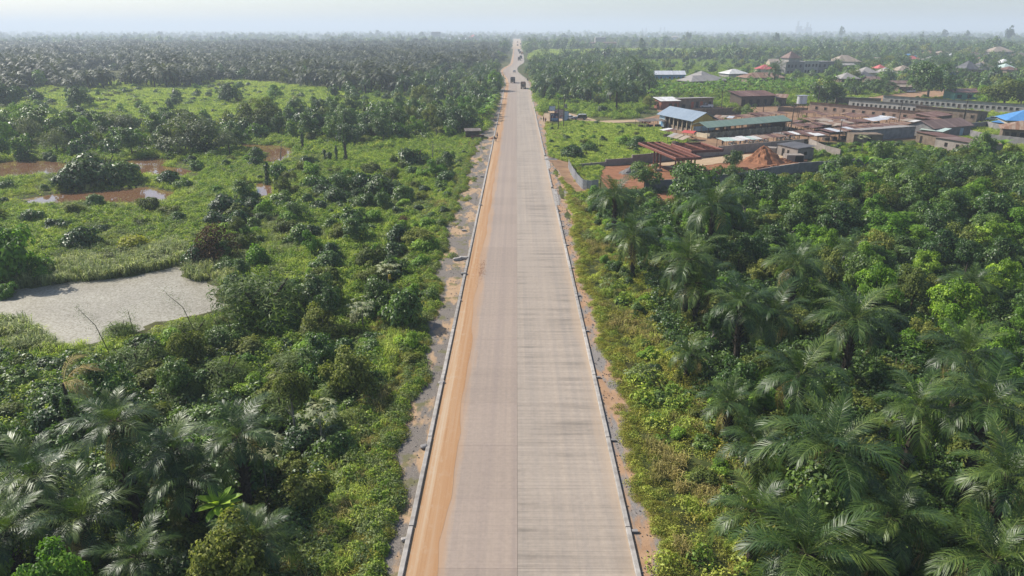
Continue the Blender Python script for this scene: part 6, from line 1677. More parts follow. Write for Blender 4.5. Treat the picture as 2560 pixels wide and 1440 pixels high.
# far small trees of three looks, built as trees of their own, then repeated as one mass
far_src = []
for i, (k_, c_, px_, py_) in enumerate([('far_dark', 0, 700, 98), ('far_dark', 1, 300, 102), ('far_dark', 2, 1800, 104), ('far_mid', 0, 2200, 106), ('far_mid', 1, 1700, 108), ('far_mid', 2, 2450, 110), ('far_olive', 0, 2000, 112), ('far_olive', 1, 1560, 114)]):
    p = gp(px_, py_, 0)
    t = thing('broadleaf_tree', f"hazy far tree under the horizon, {COLN[min(9, px_ // 256)]}, {['first', 'second', 'third', 'fourth', 'fifth', 'sixth', 'seventh', 'eighth'][i]} row", 'tree', (p.x, p.y, lz(p.x, p.y)), i, 'trees of the far forest')
    add('trunk', TRUNK[i % 5], t, scl=6)
    far_src.append(add('crown', CROWN[k_][c_], t, (0, 0, 1.2), None, (5.5, 5.5, 5.5)))
if T2:
    zc_ = np.array([d['r'] for d in T2])
    scatter('far_forest', 'hazy mass of broadleaf forest reaching to the horizon', 'forest', pts_of(T2, lambda d: d['h'] * .02 - .3), zc_, far_src, 5, .05, np.array([d['h'] / d['r'] / 1.25 for d in T2]))
for kd, nm, lb in (('dusty', 'palm_plantation', 'dense dusty oil palm plantation receding at left'), ('green', 'palm_grove', 'mass of small oil palms beyond the nearer ones')):
    q = [d for d in P2 if d['kind'] == kd]
    uniq = list({o.data.name: o for o in palm_src[kd]}.values())
    if q and uniq: scatter(nm, lb, 'palms', pts_of(q, lambda d: d['h'] * .97), np.array([d['size'] for d in q]), uniq, 8, .06)
q = [d for d in S2]
allsrc = [o for kd in ('dark', 'mid', 'olive', 'bright') for o in shrub_src.get(kd, {}).values()]
if q: scatter('undergrowth', 'mass of small leafy bushes filling gaps between the shrubs', 'bushes', pts_of(q, lambda d: -.12 * d['r']), np.array([d['r'] for d in q]), allsrc, 9, .08)
print('PLANTS palms', len(P1), len(P2), 'trees', len(T1), len(T2), 'shrubs', len(S1), len(S2))
# ------------------------------------------------------------------ ground cover
def tuft(px_, py_, mesh, label, cat, s, z0=0.0):
    p = gp(px_, py_, z0); t = thing('weed_tuft', label, cat, (p.x, p.y, lz(p.x, p.y) - .03), px_ % 6)
    return tag(add('leaves', mesh, t, scl=s), kind='stuff')
herbA = [clump(300 + i, 'herb', 210, .75, .75, .18, .095) for i in range(3)]
weedA = [clump(310 + i, 'weed', 210, .5, .7, .12, .055) for i in range(3)]
grassA = [clump(320 + i, 'field', 70, .8, .8, .2, .035, True) for i in range(3)]
reedA = [clump(330 + i, 'reed', 60, 1.7, .9, .3, .06, True) for i in range(2)]
darkA = [clump(340 + i, 'leaf_dark', 170, .9, .8, .21, .11) for i in range(2)]
dryA = [clump(350, 'dry_grass', 60, .9, .7, .2, .035, True)]
srcH = [tuft(700, 620, herbA[0], 'leafy herb tuft standing in the wet meadow, left one', 'herb', 1.1, -1.2), tuft(860, 640, herbA[1], 'leafy herb tuft standing in the wet meadow, right one', 'herb', 1.1, -1.2), tuft(1060, 520, herbA[2], 'leafy herb tuft by the left gravel verge', 'herb', 1.0, -1.0)]
srcW = [tuft(1500, 800, weedA[0], 'yellowish weed tuft on the right verge, upper one', 'weed', 1.0, -.2), tuft(1570, 1080, weedA[1], 'yellowish weed tuft on the right verge, lower one', 'weed', 1.0, -.2), tuft(1010, 1100, weedA[2], 'yellowish weed tuft on the left verge', 'weed', 1.0, -.5)]
srcG = [tuft(1500, 350, grassA[0], 'tall grass tuft in the grass patch, left one', 'grass', 1.2, -.3), tuft(1560, 340, grassA[1], 'tall grass tuft in the grass patch, right one', 'grass', 1.2, -.3), tuft(400, 250, grassA[2], 'tall grass tuft on the pale field', 'grass', 1.4, -1.2)]
srcR = [tuft(250, 680, reedA[0], 'arching reed tuft on the far bank of the pale pond, left one', 'reed', 1.0, -1.4), tuft(380, 660, reedA[1], 'arching reed tuft on the far bank of the pale pond, right one', 'reed', 1.0, -1.4)]
lightA = [clump(360 + i, 'herb_light', 210, .6, .8, .15, .075) for i in range(2)]
greyA = [clump(370 + i, 'herb_grey', 180, .8, .8, .19, .08) for i in range(2)]
srcL = [tuft(620, 600, lightA[0], 'yellow green herb tuft amid pale creepers, left one', 'herb', 1.0, -1.2), tuft(780, 590, lightA[1], 'yellow green herb tuft amid pale creepers, right one', 'herb', 1.0, -1.2)]
srcX = [tuft(960, 600, greyA[0], 'grey green herb tuft left of the verge, upper one', 'herb', 1.0, -1.2), tuft(1000, 720, greyA[1], 'grey green herb tuft left of the verge, lower one', 'herb', 1.0, -1.2)]
srcD = [tuft(620, 1330, darkA[0], 'dark herb tuft in the lower left thicket', 'herb', 1.0, -1.2), tuft(1720, 1000, darkA[1], 'dark herb tuft in the right thicket', 'herb', 1.0, -.3)]
srcY = [tuft(860, 1330, dryA[0], 'straw coloured grass tuft at the lower left verge', 'grass', 1.0, -1.0)]
def spread(poly, dens, seed, m=.25, road_m=2.0, bare=True, cap=60000, my=120, pond_m=None):
    rg_ = np.random.default_rng(seed)
    x0, x1 = min(p[0] for p in poly), max(p[0] for p in poly); y0, y1 = min(p[1] for p in poly), max(p[1] for p in poly)
    n = int(min(cap * 4, dens * (x1 - x0) * (y1 - y0)))
    X = rg_.uniform(x0, x1, n); Y = rg_.uniform(y0, y1, n)
    k = inside(poly, X, Y) & in_view(X, Y, 0, 160, my)[0]
    X, Y = X[k], Y[k]
    k = free(X, Y, m, road_m, bare, pond_m); X, Y = X[k], Y[k]
    return np.stack([X, Y, land_z(X, Y) - .04], 1)[:cap]
def wob(P, amp, f, thr, seed=0):
    """keep points where a slow wave pattern is high: patches and gaps"""
    v = np.sin(P[:, 0] * f + seed) * np.cos(P[:, 1] * f * .8 + seed * 2) + .6 * np.sin(P[:, 0] * f * 2.3 + P[:, 1] * f * 1.7 + seed)
    return P[v > thr]
rgc = np.random.default_rng(3)
def sc(P, a, b): return rgc.uniform(a, b, len(P))
# left side, herbs from verge to ponds
LM = [(-10.6, 14), (-11.2, 60), (-12.2, 90), (-12.5, 190), (-20, 205), (-120, 205), (-150, 180), (-90, 90), (-60, 55), (-25, 14)]
P = wob(spread(LM, 1.5, 61, cap=46000, pond_m=3.5), 1, .09, -.55, 3)
scatter('meadow_herbs', 'leafy green herbs covering the wet meadow and thicket floor at left', 'herbs', P, sc(P, .6, 1.5), srcH, 61)
P = wob(spread(LM, 1.0, 161, cap=30000, pond_m=2.0), 1, .11, -.25, 8)
scatter('meadow_light_herbs', 'yellow green herb patches of the wet meadow at left', 'herbs', P, sc(P, .6, 1.3), srcL, 161)
P = wob(spread(LM, .8, 162, cap=30000, pond_m=3.0), 1, .13, .15, 12)
scatter('meadow_grey_herbs', 'grey green herb patches of the wet meadow at left', 'herbs', P, sc(P, .7, 1.4), srcX, 162)
P = wob(spread(LM, 1.1, 62, cap=30000, pond_m=.2), 1, .10, .2, 1)
near_p = spread([(-45, 100), (-45, 190), (-125, 190), (-125, 100)], 1.6, 163, cap=26000, pond_m=.0)
dmin = np.min([np.where(inside(p, near_p[:, 0], near_p[:, 1]), 0, poly_dist(p, near_p[:, 0], near_p[:, 1])) for k_, p in POND.items() if k_ != 'pale'], axis=0)
near_p = near_p[dmin < 5.5]
sG = np.concatenate([sc(P, .55, 1.35), rgc.uniform(.22, .42, len(near_p))])
scatter('meadow_grass', 'pale grass patches in the wet meadow at left', 'grass', np.concatenate([P, near_p]), sG, srcG, 62)
def along(edge, amp, seed_, n, y0, y1, sgn, mu, sd, seed):
    """plants creeping over the ragged edge of a verge"""
    r_ = np.random.default_rng(seed); Y = y0 + (y1 - y0) * r_.random(n) ** 1.4
    X = edge(Y) + edge_wave(Y, amp, seed_) + sgn * (mu + sd * np.abs(r_.normal(size=n)) - .35 * r_.random(n))
    k = free(X, Y, .2, 1.0); X, Y = X[k], Y[k]
    return np.stack([X, Y, land_z(X, Y) + .02], 1)
LV = [(-9.2, 12), (-9.4, 40), (-11.2, 70), (-12.2, 120), (-12.4, 200), (-15.5, 200), (-15, 70), (-13.0, 12)]
P = np.concatenate([spread(LV, 2.6, 63), along(lambda y: VL(y) - .5, 1.0, 3, 5200, 12, 260, -1, -.25, .9, 64), wob(spread([(-7.3, 12), (-7.6, 200), (-11.5, 200), (-9.5, 12)], 1.6, 164), 1, .45, .75, 2)])
scatter('verge_weeds_left', 'low yellowish weeds creeping over the left verge', 'weeds', P, sc(P, .35, .95), srcW + srcX[:1] + srcH[2:], 63)
RV = [(9.2, 12), (9.2, 70), (10.2, 105), (10.2, 125), (9.6, 145), (9.6, 270), (13, 270), (14, 120), (17.5, 100), (17.5, 12)]
P = np.concatenate([wob(spread(RV, 2.6, 65), 1, .35, -.7, 2), along(lambda y: VR(y) + .4, .8, 4, 4200, 12, 260, 1, -.3, .8, 66), wob(spread([(7.5, 12), (7.5, 200), (9.2, 200), (9.2, 12)], 1.4, 166), 1, .5, .9, 3)])
far_ = np.clip((P[:, 0] - 8.5) / 6, .15, 1)
scatter('verge_weeds_right', 'low olive and yellow weeds along the right verge', 'weeds', P, np.clip(rgc.lognormal(-.5, .42, len(P)) * (.55 + .8 * far_), .2, 1.7), srcW + srcL[:1], 65)
P = wob(spread(RV, 1.2, 167), 1, .28, .2, 9); P = P[P[:, 0] > 9.6]
scatter('verge_grass_right', 'tall rough grass standing among the right verge weeds', 'grass', P, np.clip(rgc.lognormal(-.35, .3, len(P)), .35, 1.05), srcG[:2] + srcY, 167)
P = wob(spread(RV, .9, 168), 1, .33, .35, 14); P = P[P[:, 0] > 10.4]
scatter('verge_herbs_right', 'darker leafy herbs along the inner right verge', 'herbs', P, np.clip(rgc.lognormal(.0, .35, len(P)), .5, 1.8), srcH[:2] + srcX[:1], 168)
P = wob(spread(LV, 1.4, 169), 1, .3, .1, 5); P = P[P[:, 0] < -9.2]
scatter('verge_grass_left', 'tall rough grass standing among the left verge weeds', 'grass', P, np.clip(rgc.lognormal(-.35, .3, len(P)), .35, 1.05), srcG[:2] + srcY, 169)
P = wob(spread(RV, 1.0, 67), 1, .3, .55, 5)
scatter('dry_tufts', 'straw coloured grass among the verge weeds', 'grass', np.concatenate([P, wob(spread(LV, .9, 68), 1, .35, .5, 6)]), 1.0, srcY, 67)
RD = [(15.5, 12), (40, 12), (80, 66), (150, 125), (128, 158), (84, 150), (46, 132), (20, 124), (13, 118), (15, 90)]
P = spread(RD, 1.1, 69, cap=26000)
scatter('thicket_floor', 'dark herbs on the floor of the right thicket', 'herbs', P, sc(P, .8, 1.6), srcD, 69)
LT = [(-12, 12), (-13, 60), (-40, 58), (-60, 58), (-40, 12)]
P = spread(LT, .9, 70)
scatter('thicket_floor_left', 'dark herbs on the floor of the lower left thicket', 'herbs', P, sc(P, .8, 1.5), srcD, 70)
# reeds and pale climbers by the pale pond
RB = polyw([(40, 720), (300, 690), (430, 664), (470, 640), (440, 600), (330, 640), (180, 655), (60, 690)], -1.3)
P = spread(RB, 2.2, 71, m=.1)
P = np.concatenate([P, spread(polyw([(-60, 815), (60, 800), (150, 850), (140, 880), (-60, 870)], -1.3), 1.8, 72, m=.1), spread(polyw([(460, 700), (560, 712), (640, 650), (560, 640), (480, 660)], -1.3), 1.6, 73, m=.1)])
scatter('pond_reeds', 'silvery arching reeds on the banks of the pale pond', 'reeds', P, sc(P, .5, 1.0), srcR, 71)
P = np.concatenate([spread(polyw([(580, 640), (640, 555), (800, 560), (830, 600), (760, 640)], -1.2), 1.6, 74), wob(spread(polyw([(0, 540), (60, 440), (560, 430), (760, 400), (900, 420), (640, 560), (300, 560)], -1.2), .9, 75), 1, .12, .2, 4)])
scatter('pale_climbers', 'pale green creepers mounded in the middle of the meadow', 'creepers', P, sc(P, .35, .8), srcR + srcL, 74, .4)
# grass patch by the signboards, village grass, pale field
GR = polyw([(1368, 318), (1420, 300), (1500, 306), (1640, 316), (1720, 350), (1640, 392), (1440, 408), (1372, 390)])
P = spread(GR, 2.4, 76, m=.2)
scatter('grass_patch', 'fresh green grass of the patch by the signboards', 'grass', P, sc(P, .6, 1.15), srcG, 76)
P = spread(GR, .8, 77, m=.2)
scatter('grass_patch_herbs', 'leafy herbs among the grass by the signboards', 'herbs', P, sc(P, .6, 1.1), srcH, 77)
GV = polyw([(2050, 270), (2120, 240), (2400, 215), (2700, 215), (2700, 470), (2480, 410), (2330, 398), (2250, 380), (2440, 330), (2200, 268)])
P = spread(GV, .7, 78, m=.2, cap=14000)
scatter('village_grass', 'grass growing between the houses and walls of the village', 'grass', P, sc(P, .7, 1.3), srcG + srcH[:1], 78)
FL = polyw([(-160, 318), (40, 312), (60, 222), (300, 205), (540, 198), (840, 225), (900, 262), (640, 295), (420, 328)], -1.2)
P = spread(FL, .5, 79, cap=26000)
scatter('pale_field', 'pale yellow green grass field in front of the plantation', 'grass', P, sc(P, 1.2, 2.4), srcG, 79)
FB = polyw([(-250, 420), (-200, 280), (600, 245), (1240, 180), (1256, 230), (1225, 330), (1150, 360), (600, 400)], -1.2)
P = spread(FB, .32, 80, cap=26000)
scatter('belt_floor', 'green herbs under the tree belt behind the ponds', 'herbs', P, sc(P, 1.2, 2.2), srcH + srcL[:1], 80)
FR = polyw([(1330, 300), (1330, 150), (2050, 150), (2700, 150), (2700, 215), (2100, 235), (2040, 262), (1820, 268), (1640, 268), (1600, 292), (1500, 298), (1400, 275)])
P = spread(FR, .16, 81, cap=30000, m=.3)
scatter('grove_floor', 'green herbs under groves and bananas right of the far road', 'herbs', P, sc(P, 1.4, 2.6), srcH, 81)
FF = F_FIELD[0]
P = spread(FF, .035, 82, cap=16000)
scatter('far_field', 'bright grass strip beyond the groves on the right', 'grass', P, sc(P, 2.5, 5), srcG, 82)

P = spread(polyw([(2030, 372), (2110, 360), (2290, 360), (2345, 380), (2300, 420), (2040, 420)]), 1.6, 84, m=.2, bare=False)
scatter('garden_herbs', 'leafy garden plants in front of the unfinished block room', 'herbs', P, sc(P, .6, 1.3), srcH + srcL[:1], 84)
P = spread(polyw([(1424, 408), (1505, 405), (1500, 440), (1490, 466), (1462, 466), (1440, 440)]), 2.2, 83, m=.2)
scatter('compound_grass', 'fresh grass inside the zinc fence of the compound', 'grass', P, sc(P, .5, 1.0), srcG[:2] + srcH[:1], 83)

# ------------------------------------------------------------------ banana groves
def banana_leaf(seed):
    r3 = np.random.default_rng(seed); n = 8
    t_ = np.linspace(0, 1, n); an = -1.5 * t_ ** 1.6
    X = np.concatenate([[0], np.cumsum(np.cos(an[1:]) / (n - 1))]); Z = np.concatenate([[0], np.cumsum(np.sin(an[1:]) / (n - 1))])
    w = .15 * np.sin(np.clip(t_ * 1.02 + .03, 0, 1) * math.pi) ** .6
    V = np.concatenate([np.stack([X, w, Z + w * .35], 1), np.stack([X, 0 * w, Z], 1), np.stack([X, -w, Z + w * .35], 1)])
    i = np.arange(n - 1)
    F = np.concatenate([np.stack([i + n, i + n + 1, i + 1, i], 1), np.stack([i + 2 * n, i + 2 * n + 1, i + n + 1, i + n], 1)])
    return np_mesh('leaf', V, F, M['banana_leaf'], np.clip(np.full(len(V), .25 + .5 * r3.random()), 0, 1))
BLEAF = [banana_leaf(i) for i in range(4)]
BSTEM = MB().tube([(0, 0, -.1), (0, 0, .5), (.03, 0, 1)], [.11, .09, .06], 7).mesh('stem', M['banana_stem'], True)
Z_BAN = polyw([(1560, 246), (1640, 238), (1640, 222), (1760, 222), (1830, 212), (2040, 212), (2060, 236), (1960, 238), (1830, 246), (1700, 250)])
bl = [(x, y, 'banana grove behind shops') for x, y in darts(Z_BAN, 4.4, 90, m=.8)]
bl += [(x, y, 'banana grove among houses') for x, y in darts(polyw([(2080, 215), (2260, 205), (2260, 172), (2080, 175)]), 8.5, 91, m=1)]
bl += [(x, y, 'banana stand left of far road') for x, y in darts(polyw([(1190, 300), (1235, 262), (1225, 300), (1205, 318)], -.8), 3.2, 92, m=.5)]
bl += [(*gp(px_, py_, -.3)[:2], lb) for px_, py_, lb in ((2500, 395, 'lone banana plant in the grass right of the long low house'), (1395, 262, 'banana plant behind the signboards'), (2195, 440, 'banana plant half hidden below the block room'), (2155, 446, 'small banana plant left of the half hidden one'))]
bl.sort(key=lambda q: math.hypot(q[0], q[1])); bl = bl[:300]
cells = {}
for i, (x, y, lb) in enumerate(bl):
    cells.setdefault((lb, int(to_px(x, y, 1)[0] // 256)), []).append((x, y))
i = 0
for (lb, cx_), lst in cells.items():
    for k, (x, y) in enumerate(lst):
        px_ = to_px(x, y, 1)[0]
        lab = lb if ('lone' in lb or 'half' in lb or 'signboards' in lb) else f'plant in {lb}, {COLN[min(9, max(0, int(px_ // 256)))]}' + ('' if len(lst) == 1 else f', {ORD[k]}' if k < len(ORD) else ', farther back')
        t = thing('banana_plant', lab, 'banana plant', (x, y, lz(x, y)), i * 1.3, 'banana plants')
        h = rnd.uniform(2.0, 3.4)
        add('stem', BSTEM, t, scl=(1.2, 1.2, h))
        nl = 8
        for j in range(nl):
            add('leaf', BLEAF[(i + j) % 4], t, (.03, 0, h * .97), (0, -R(rnd.uniform(35, 80)), 2.4 * j), rnd.uniform(2.4, 3.4))
        i += 1

# ------------------------------------------------------------------ singled-out plants
# big-leaved young tree on a vine-covered stem, papayas, leaning bamboo culms, vine pillars
def paddle(L, W, mat, seed, lobed=False):
    if lobed:
        V, F = [(0, 0, 0)], []
        n = 21
        for k in range(n):
            a = -2.6 + 5.2 * k / (n - 1); q = (1.0 if k % 3 == 0 else .5) * L
            V.append((q * math.cos(a) + .35 * L, q * math.sin(a), -.12 * q))
        V[0] = (.35 * L, 0, .05)
        for k in range(1, n): F.append((0, k, k + 1))
        V2 = V; me = bpy.data.meshes.new('leaf'); me.from_pydata(V2, [], F)
    else:
        t_ = np.linspace(0, 1, 7); w = W * np.sin(t_ * math.pi) ** .55 * (.55 + .6 * t_)
        V = [(L * a, s * b, -.22 * L * a * a + .25 * abs(s) * b) for a, b in zip(t_, w) for s in (-1, 0, 1)]
        F = [(i * 3 + k, (i + 1) * 3 + k, (i + 1) * 3 + k + 1, i * 3 + k + 1) for i in range(6) for k in (0, 1)]
        me = bpy.data.meshes.new('leaf'); me.from_pydata(V, [], F)
    a = me.attributes.new('tint', 'FLOAT', 'POINT'); a.data.foreach_set('value', [.75 + .2 * ((seed * 37) % 10) / 10] * len(me.vertices))
    me.materials.append(M[mat]); return me
pl = [paddle(1.0, .2, 'leaf_bright', i) for i in range(3)]
p = gp(545, 1262, 3.6 - 1.2)
t = thing('big_leaf_sapling', 'young tree with a bright rosette of large leaves on a vine-wrapped stem', 'tree', (p.x, p.y, lz(p.x, p.y)), 0)
MB().tube([(0, 0, -.2), (.05, 0, 1.8), (0, 0, 3.6)], [.14, .1, .06], 7).build('trunk', M['bark'], t)
for j in range(18): add('leaf', pl[j % 3], t, (0, 0, 3.55), (0, -R(70 - 75 * (j / 18) ** .8), 2.4 * j), 1.25 + .3 * (j % 3) / 3)
add('vine', PILLAR[0], t, (0, 0, 0), None, (.8, .8, 3.2))
pp = [paddle(.42, .3, 'leaf_grey', i, True) for i in range(3)]
for k, (px_, py_, h, lb) in enumerate([(968, 678, 3.2, 'papaya tree with yellow fruit on the left verge'), (650, 1120, 3.4, 'papaya tree beside the left palms'), (800, 1052, 3.0, 'papaya tree with star-shaped leaves in the bamboo'), (905, 770, 2.6, 'papaya tree among grey green shrubs left of the verge'), (2160, 345, 3.6, 'papaya tree in front of the grey workshop'), (2330, 385, 2.6, 'papaya sapling below the long low house')]):
    p = gp(px_, py_, h - (1.2 if px_ < 1200 else .3))
    t = thing('papaya_tree', lb, 'tree', (p.x, p.y, lz(p.x, p.y)), k)
    MB().tube([(0, 0, -.2), (.06, 0, h * .5), (0, 0, h)], [.09, .07, .05], 7).build('trunk', M['bark_pale'], t)
    for j in range(16):
        el = R(62 - 72 * j / 16); az = 2.4 * j; L = .75 + .25 * (j % 3)
        q = Vector((math.cos(az) * math.cos(el) * L, math.sin(az) * math.cos(el) * L, math.sin(el) * L))
        lf = add('leaf', pp[j % 3], t, (q.x, q.y, h - .05 + q.z), (0, R(10), az), 1.25)
        MB().tube([(0, 0, h - .05), (q.x, q.y, h - .05 + q.z)], .016, 4).build('leaf_stalk', M['culm'], t)
    if k == 0:
        MB().box((.3, -.35, h - .75), (.32, .3, .5), .4, .7).build('yellow_leaf', M['mesh_yellow'], t)
for k, (bx, by, tx, ty, h) in enumerate([(286, 905, 190, 762, 6.0), (345, 880, 318, 770, 5.6), (500, 850, 408, 716, 6.5), (585, 855, 555, 765, 5.6), (560, 860, 520, 775, 5.0)]):
    a = gp(bx, by, -1.0); b = gp(tx, ty, h - 1.2); h_ = h
    t = thing('bamboo_culm', ['longest bare bamboo culm leaning over the pale pond', 'thin upright bamboo culm in front of the pale pond', 'bamboo culm leaning left at the pond corner', 'right one of two slender culms beside the large bamboo clump', 'left one of two slender culms beside the large bamboo clump'][k], 'bamboo', (a.x, a.y, lz(a.x, a.y)), 0)
    e = Vector((b.x - a.x, b.y - a.y, h_ * .98))
    mid_ = e * .55 + Vector((-e.x * .12, -e.y * .12, h_ * .12))
    pts = [Vector((0, 0, -.1)), mid_ * .5, mid_, e * .85 + Vector((0, 0, .25)), e]
    MB().tube(pts, [.045, .04, .03, .02, .008], 6).build('culm', M['culm'], t)
    r3 = np.random.default_rng(k); n = 260
    s_ = r3.uniform(.35, 1, n)
    C_ = np.array([pts[0].lerp(pts[2], min(1, q / .55)) if q < .55 else pts[2].lerp(pts[4], (q - .55) / .45) for q in s_])
    P = C_ + r3.normal(0, .38, (n, 3)) * np.array([1, 1, .8])
    V, F, T = leaves(P, r3.normal(size=(n, 3)) + np.array([0, 0, .6]), .22, .03, r3, r3.random(n) * .6)
    add('leaves', np_mesh('leaves', V, F, M['leaf_bamboo'], T), t)
for k, (px_, base, top, w, lb) in enumerate([(832, 690, 632, 11, 'vine-covered stump standing in the meadow near the verge'), (815, 798, 764, 9, 'short vine-covered stump right of the large bamboo'), (866, 405, 320, 7, 'tall slanting vine-covered post in the meadow'), (815, 402, 372, 6, 'dark short vine-covered post left of the tall one'), (826, 404, 378, 9, 'squat vine-covered stump between two posts'), (842, 402, 362, 5, 'thin vine-covered post beside the squat stump'), (148, 1070, 985, 12, 'vine-covered dead palm stem at the lower left'), (666, 458, 400, 9, 'vine-covered stump by the small puddle'), (757, 372, 330, 6, 'bare stem with vine skirt by the upper pool')]):
    p, h = height_for(px_, base, top, -1.2); r_w = w * m_per_px(p)
    t = thing('vine_pillar', lb, 'vine stump', (p.x, p.y, lz(p.x, p.y)), k)
    MB().tube([(0, 0, -.2), (.04 * h, 0, h * .6), (.1 * h, 0, h * .96)], [r_w * .45, r_w * .35, r_w * .25], 7).build('stem', M['bark'], t)
    add('vine', PILLAR[k % 3], t, (.04 * h, 0, 0), (0, .06, 0), (r_w * .9, r_w * .9, h))
# drooping dry frond on the dead stem
p = gp(150, 960, 3.4); 
t = thing('dead_palm', 'withered palm with one pale brown drooping frond at left', 'palm', (p.x, p.y, lz(p.x, p.y)), 0)
MB().tube([(0, 0, -.2), (.1, .1, 2.2), (.2, .1, 4.6)], [.2, .16, .12], 7).build('trunk', M['palm_bark'], t)
add('vine', PILLAR[1], t, (.05, 0, 0), None, (.45, .45, 3.6))
for az, el in ((.4, 60), (-.5, 40), (1.5, 70)): add('dry_frond', FROND['dry'][0], t, (.2, .1, 4.5), (0, -R(el), az), 3.2)
# bare dead branches poking out
for k, (px_, base, top, lb) in enumerate([(2385, 440, 392, 'forked pale dead tree in the leafy thicket'), (2095, 575, 500, 'pale bare trunk in the thicket, left of two'), (2058, 580, 520, 'slim pale bare trunk in the thicket'), (1938, 300, 262, 'thin bare stem by the market sheds'), (1082, 392, 345, 'bare leaning stem by the left verge'), (700, 388, 340, 'dead stem standing in the upper pool')]):
    p, h = height_for(px_, base, top, -.4)
    t = thing('dead_tree', lb, 'dead tree', (p.x, p.y, lz(p.x, p.y)), k)
    trunk_mb(h, .05 * h ** .5, 4, 500 + k, .2, .5, .4).build('trunk', M['bark_pale'], t, True)
# ------------------------------------------------------------------ vehicles
def wheel(parent, x, y, r, w=.22, dual=False):
    n = 18; mb = MB(); W_ = w * (2.1 if dual else 1)
    mb.tube([(x - W_ / 2, y, r), (x + W_ / 2, y, r)], r, n)
    o = mb.build('wheel', M['rubber'], parent)
    s = 1 if x > 0 else -1
    MB().tube([(x + s * W_ / 2 - s * .02, y, r), (x + s * (W_ / 2 + .015), y, r)], r * .58, 12).build('rim', M['rim_metal'], o)
def prof_body(pr, w, mat, name, parent, bev=.06):
    """side profile (y,z) extruded across the width"""
    n = len(pr); mb = MB()
    mb.v = [(-w / 2, a, b) for a, b in pr] + [(w / 2, a, b) for a, b in pr]
    mb.f = [tuple(range(n)), tuple(range(2 * n - 1, n - 1, -1))] + [(i, (i + 1) % n, n + (i + 1) % n, n + i) for i in range(n)]
    o = mb.build(name, M[mat], parent)
    bv = o.modifiers.new('edges', 'BEVEL'); bv.width = bev; bv.segments = 2; bv.limit_method = 'ANGLE'
    return o
def tipper(px_, py_, heading, label, paint, group=None, cabp='paint_orange'):
    p = gp(px_, py_)
    t = thing('tipper_truck', label, 'truck', (p.x, p.y, .015), heading, group)      # local +y is forward
    for y in (2.7, -1.6, -2.9):
        for s in (-1, 1): wheel(t, s * 1.0, y, .52, .3, y < 0)
    MB().box((0, -.2, .85), (1.0, 7.6, .35)).build('chassis', M['paint_dark'], t)
    prof_body([(2.0, .7), (3.7, .7), (3.75, 1.7), (3.55, 2.75), (2.1, 2.8), (2.0, 2.6)], 2.35, cabp, 'cab', t)
    MB().box((0, 3.68, 2.15), (2.0, .12, .75)).build('windscreen', M['car_glass'], t)
    for s in (-1, 1):
        MB().box((s * 1.185, 2.9, 2.15), (.05, .95, .7)).build('side_window', M['car_glass'], t)
        MB().box((s * .85, 3.78, 1.0), (.3, .06, .2)).build('headlight', M['lamp_glass'], t)
        MB().box((s * .95, -4.02, 1.05), (.3, .06, .18)).build('tail_light', M['lamp_red'], t)
        MB().box((s * 1.3, 3.6, 2.2), (.1, .12, .5)).build('mirror', M['paint_dark'], t)
    b = MB()
    b.box((0, -1.05, 1.32), (2.45, 5.6, .16)); b.box((-1.2, -1.05, 2.15), (.1, 5.6, 1.6)); b.box((1.2, -1.05, 2.15), (.1, 5.6, 1.6)); b.box((0, 1.72, 2.3), (2.3, .1, 1.9))
    b.build('tipper_body', M[paint], t)
    MB().box((0, -3.86, 2.1), (2.3, .1, 1.5)).build('tailgate', M[paint], t)
    for s in (-1, 1):
        for y in (-3.2, -2.1, -1.0, .1, 1.2): MB().box((s * 1.28, y, 2.1), (.07, .12, 1.5)).build('side_rib', M[paint], t)
    MB().box((0, -1.05, 2.35), (2.2, 5.3, .5), 0, .8).build('load', M['soil_red'], t)
    return t
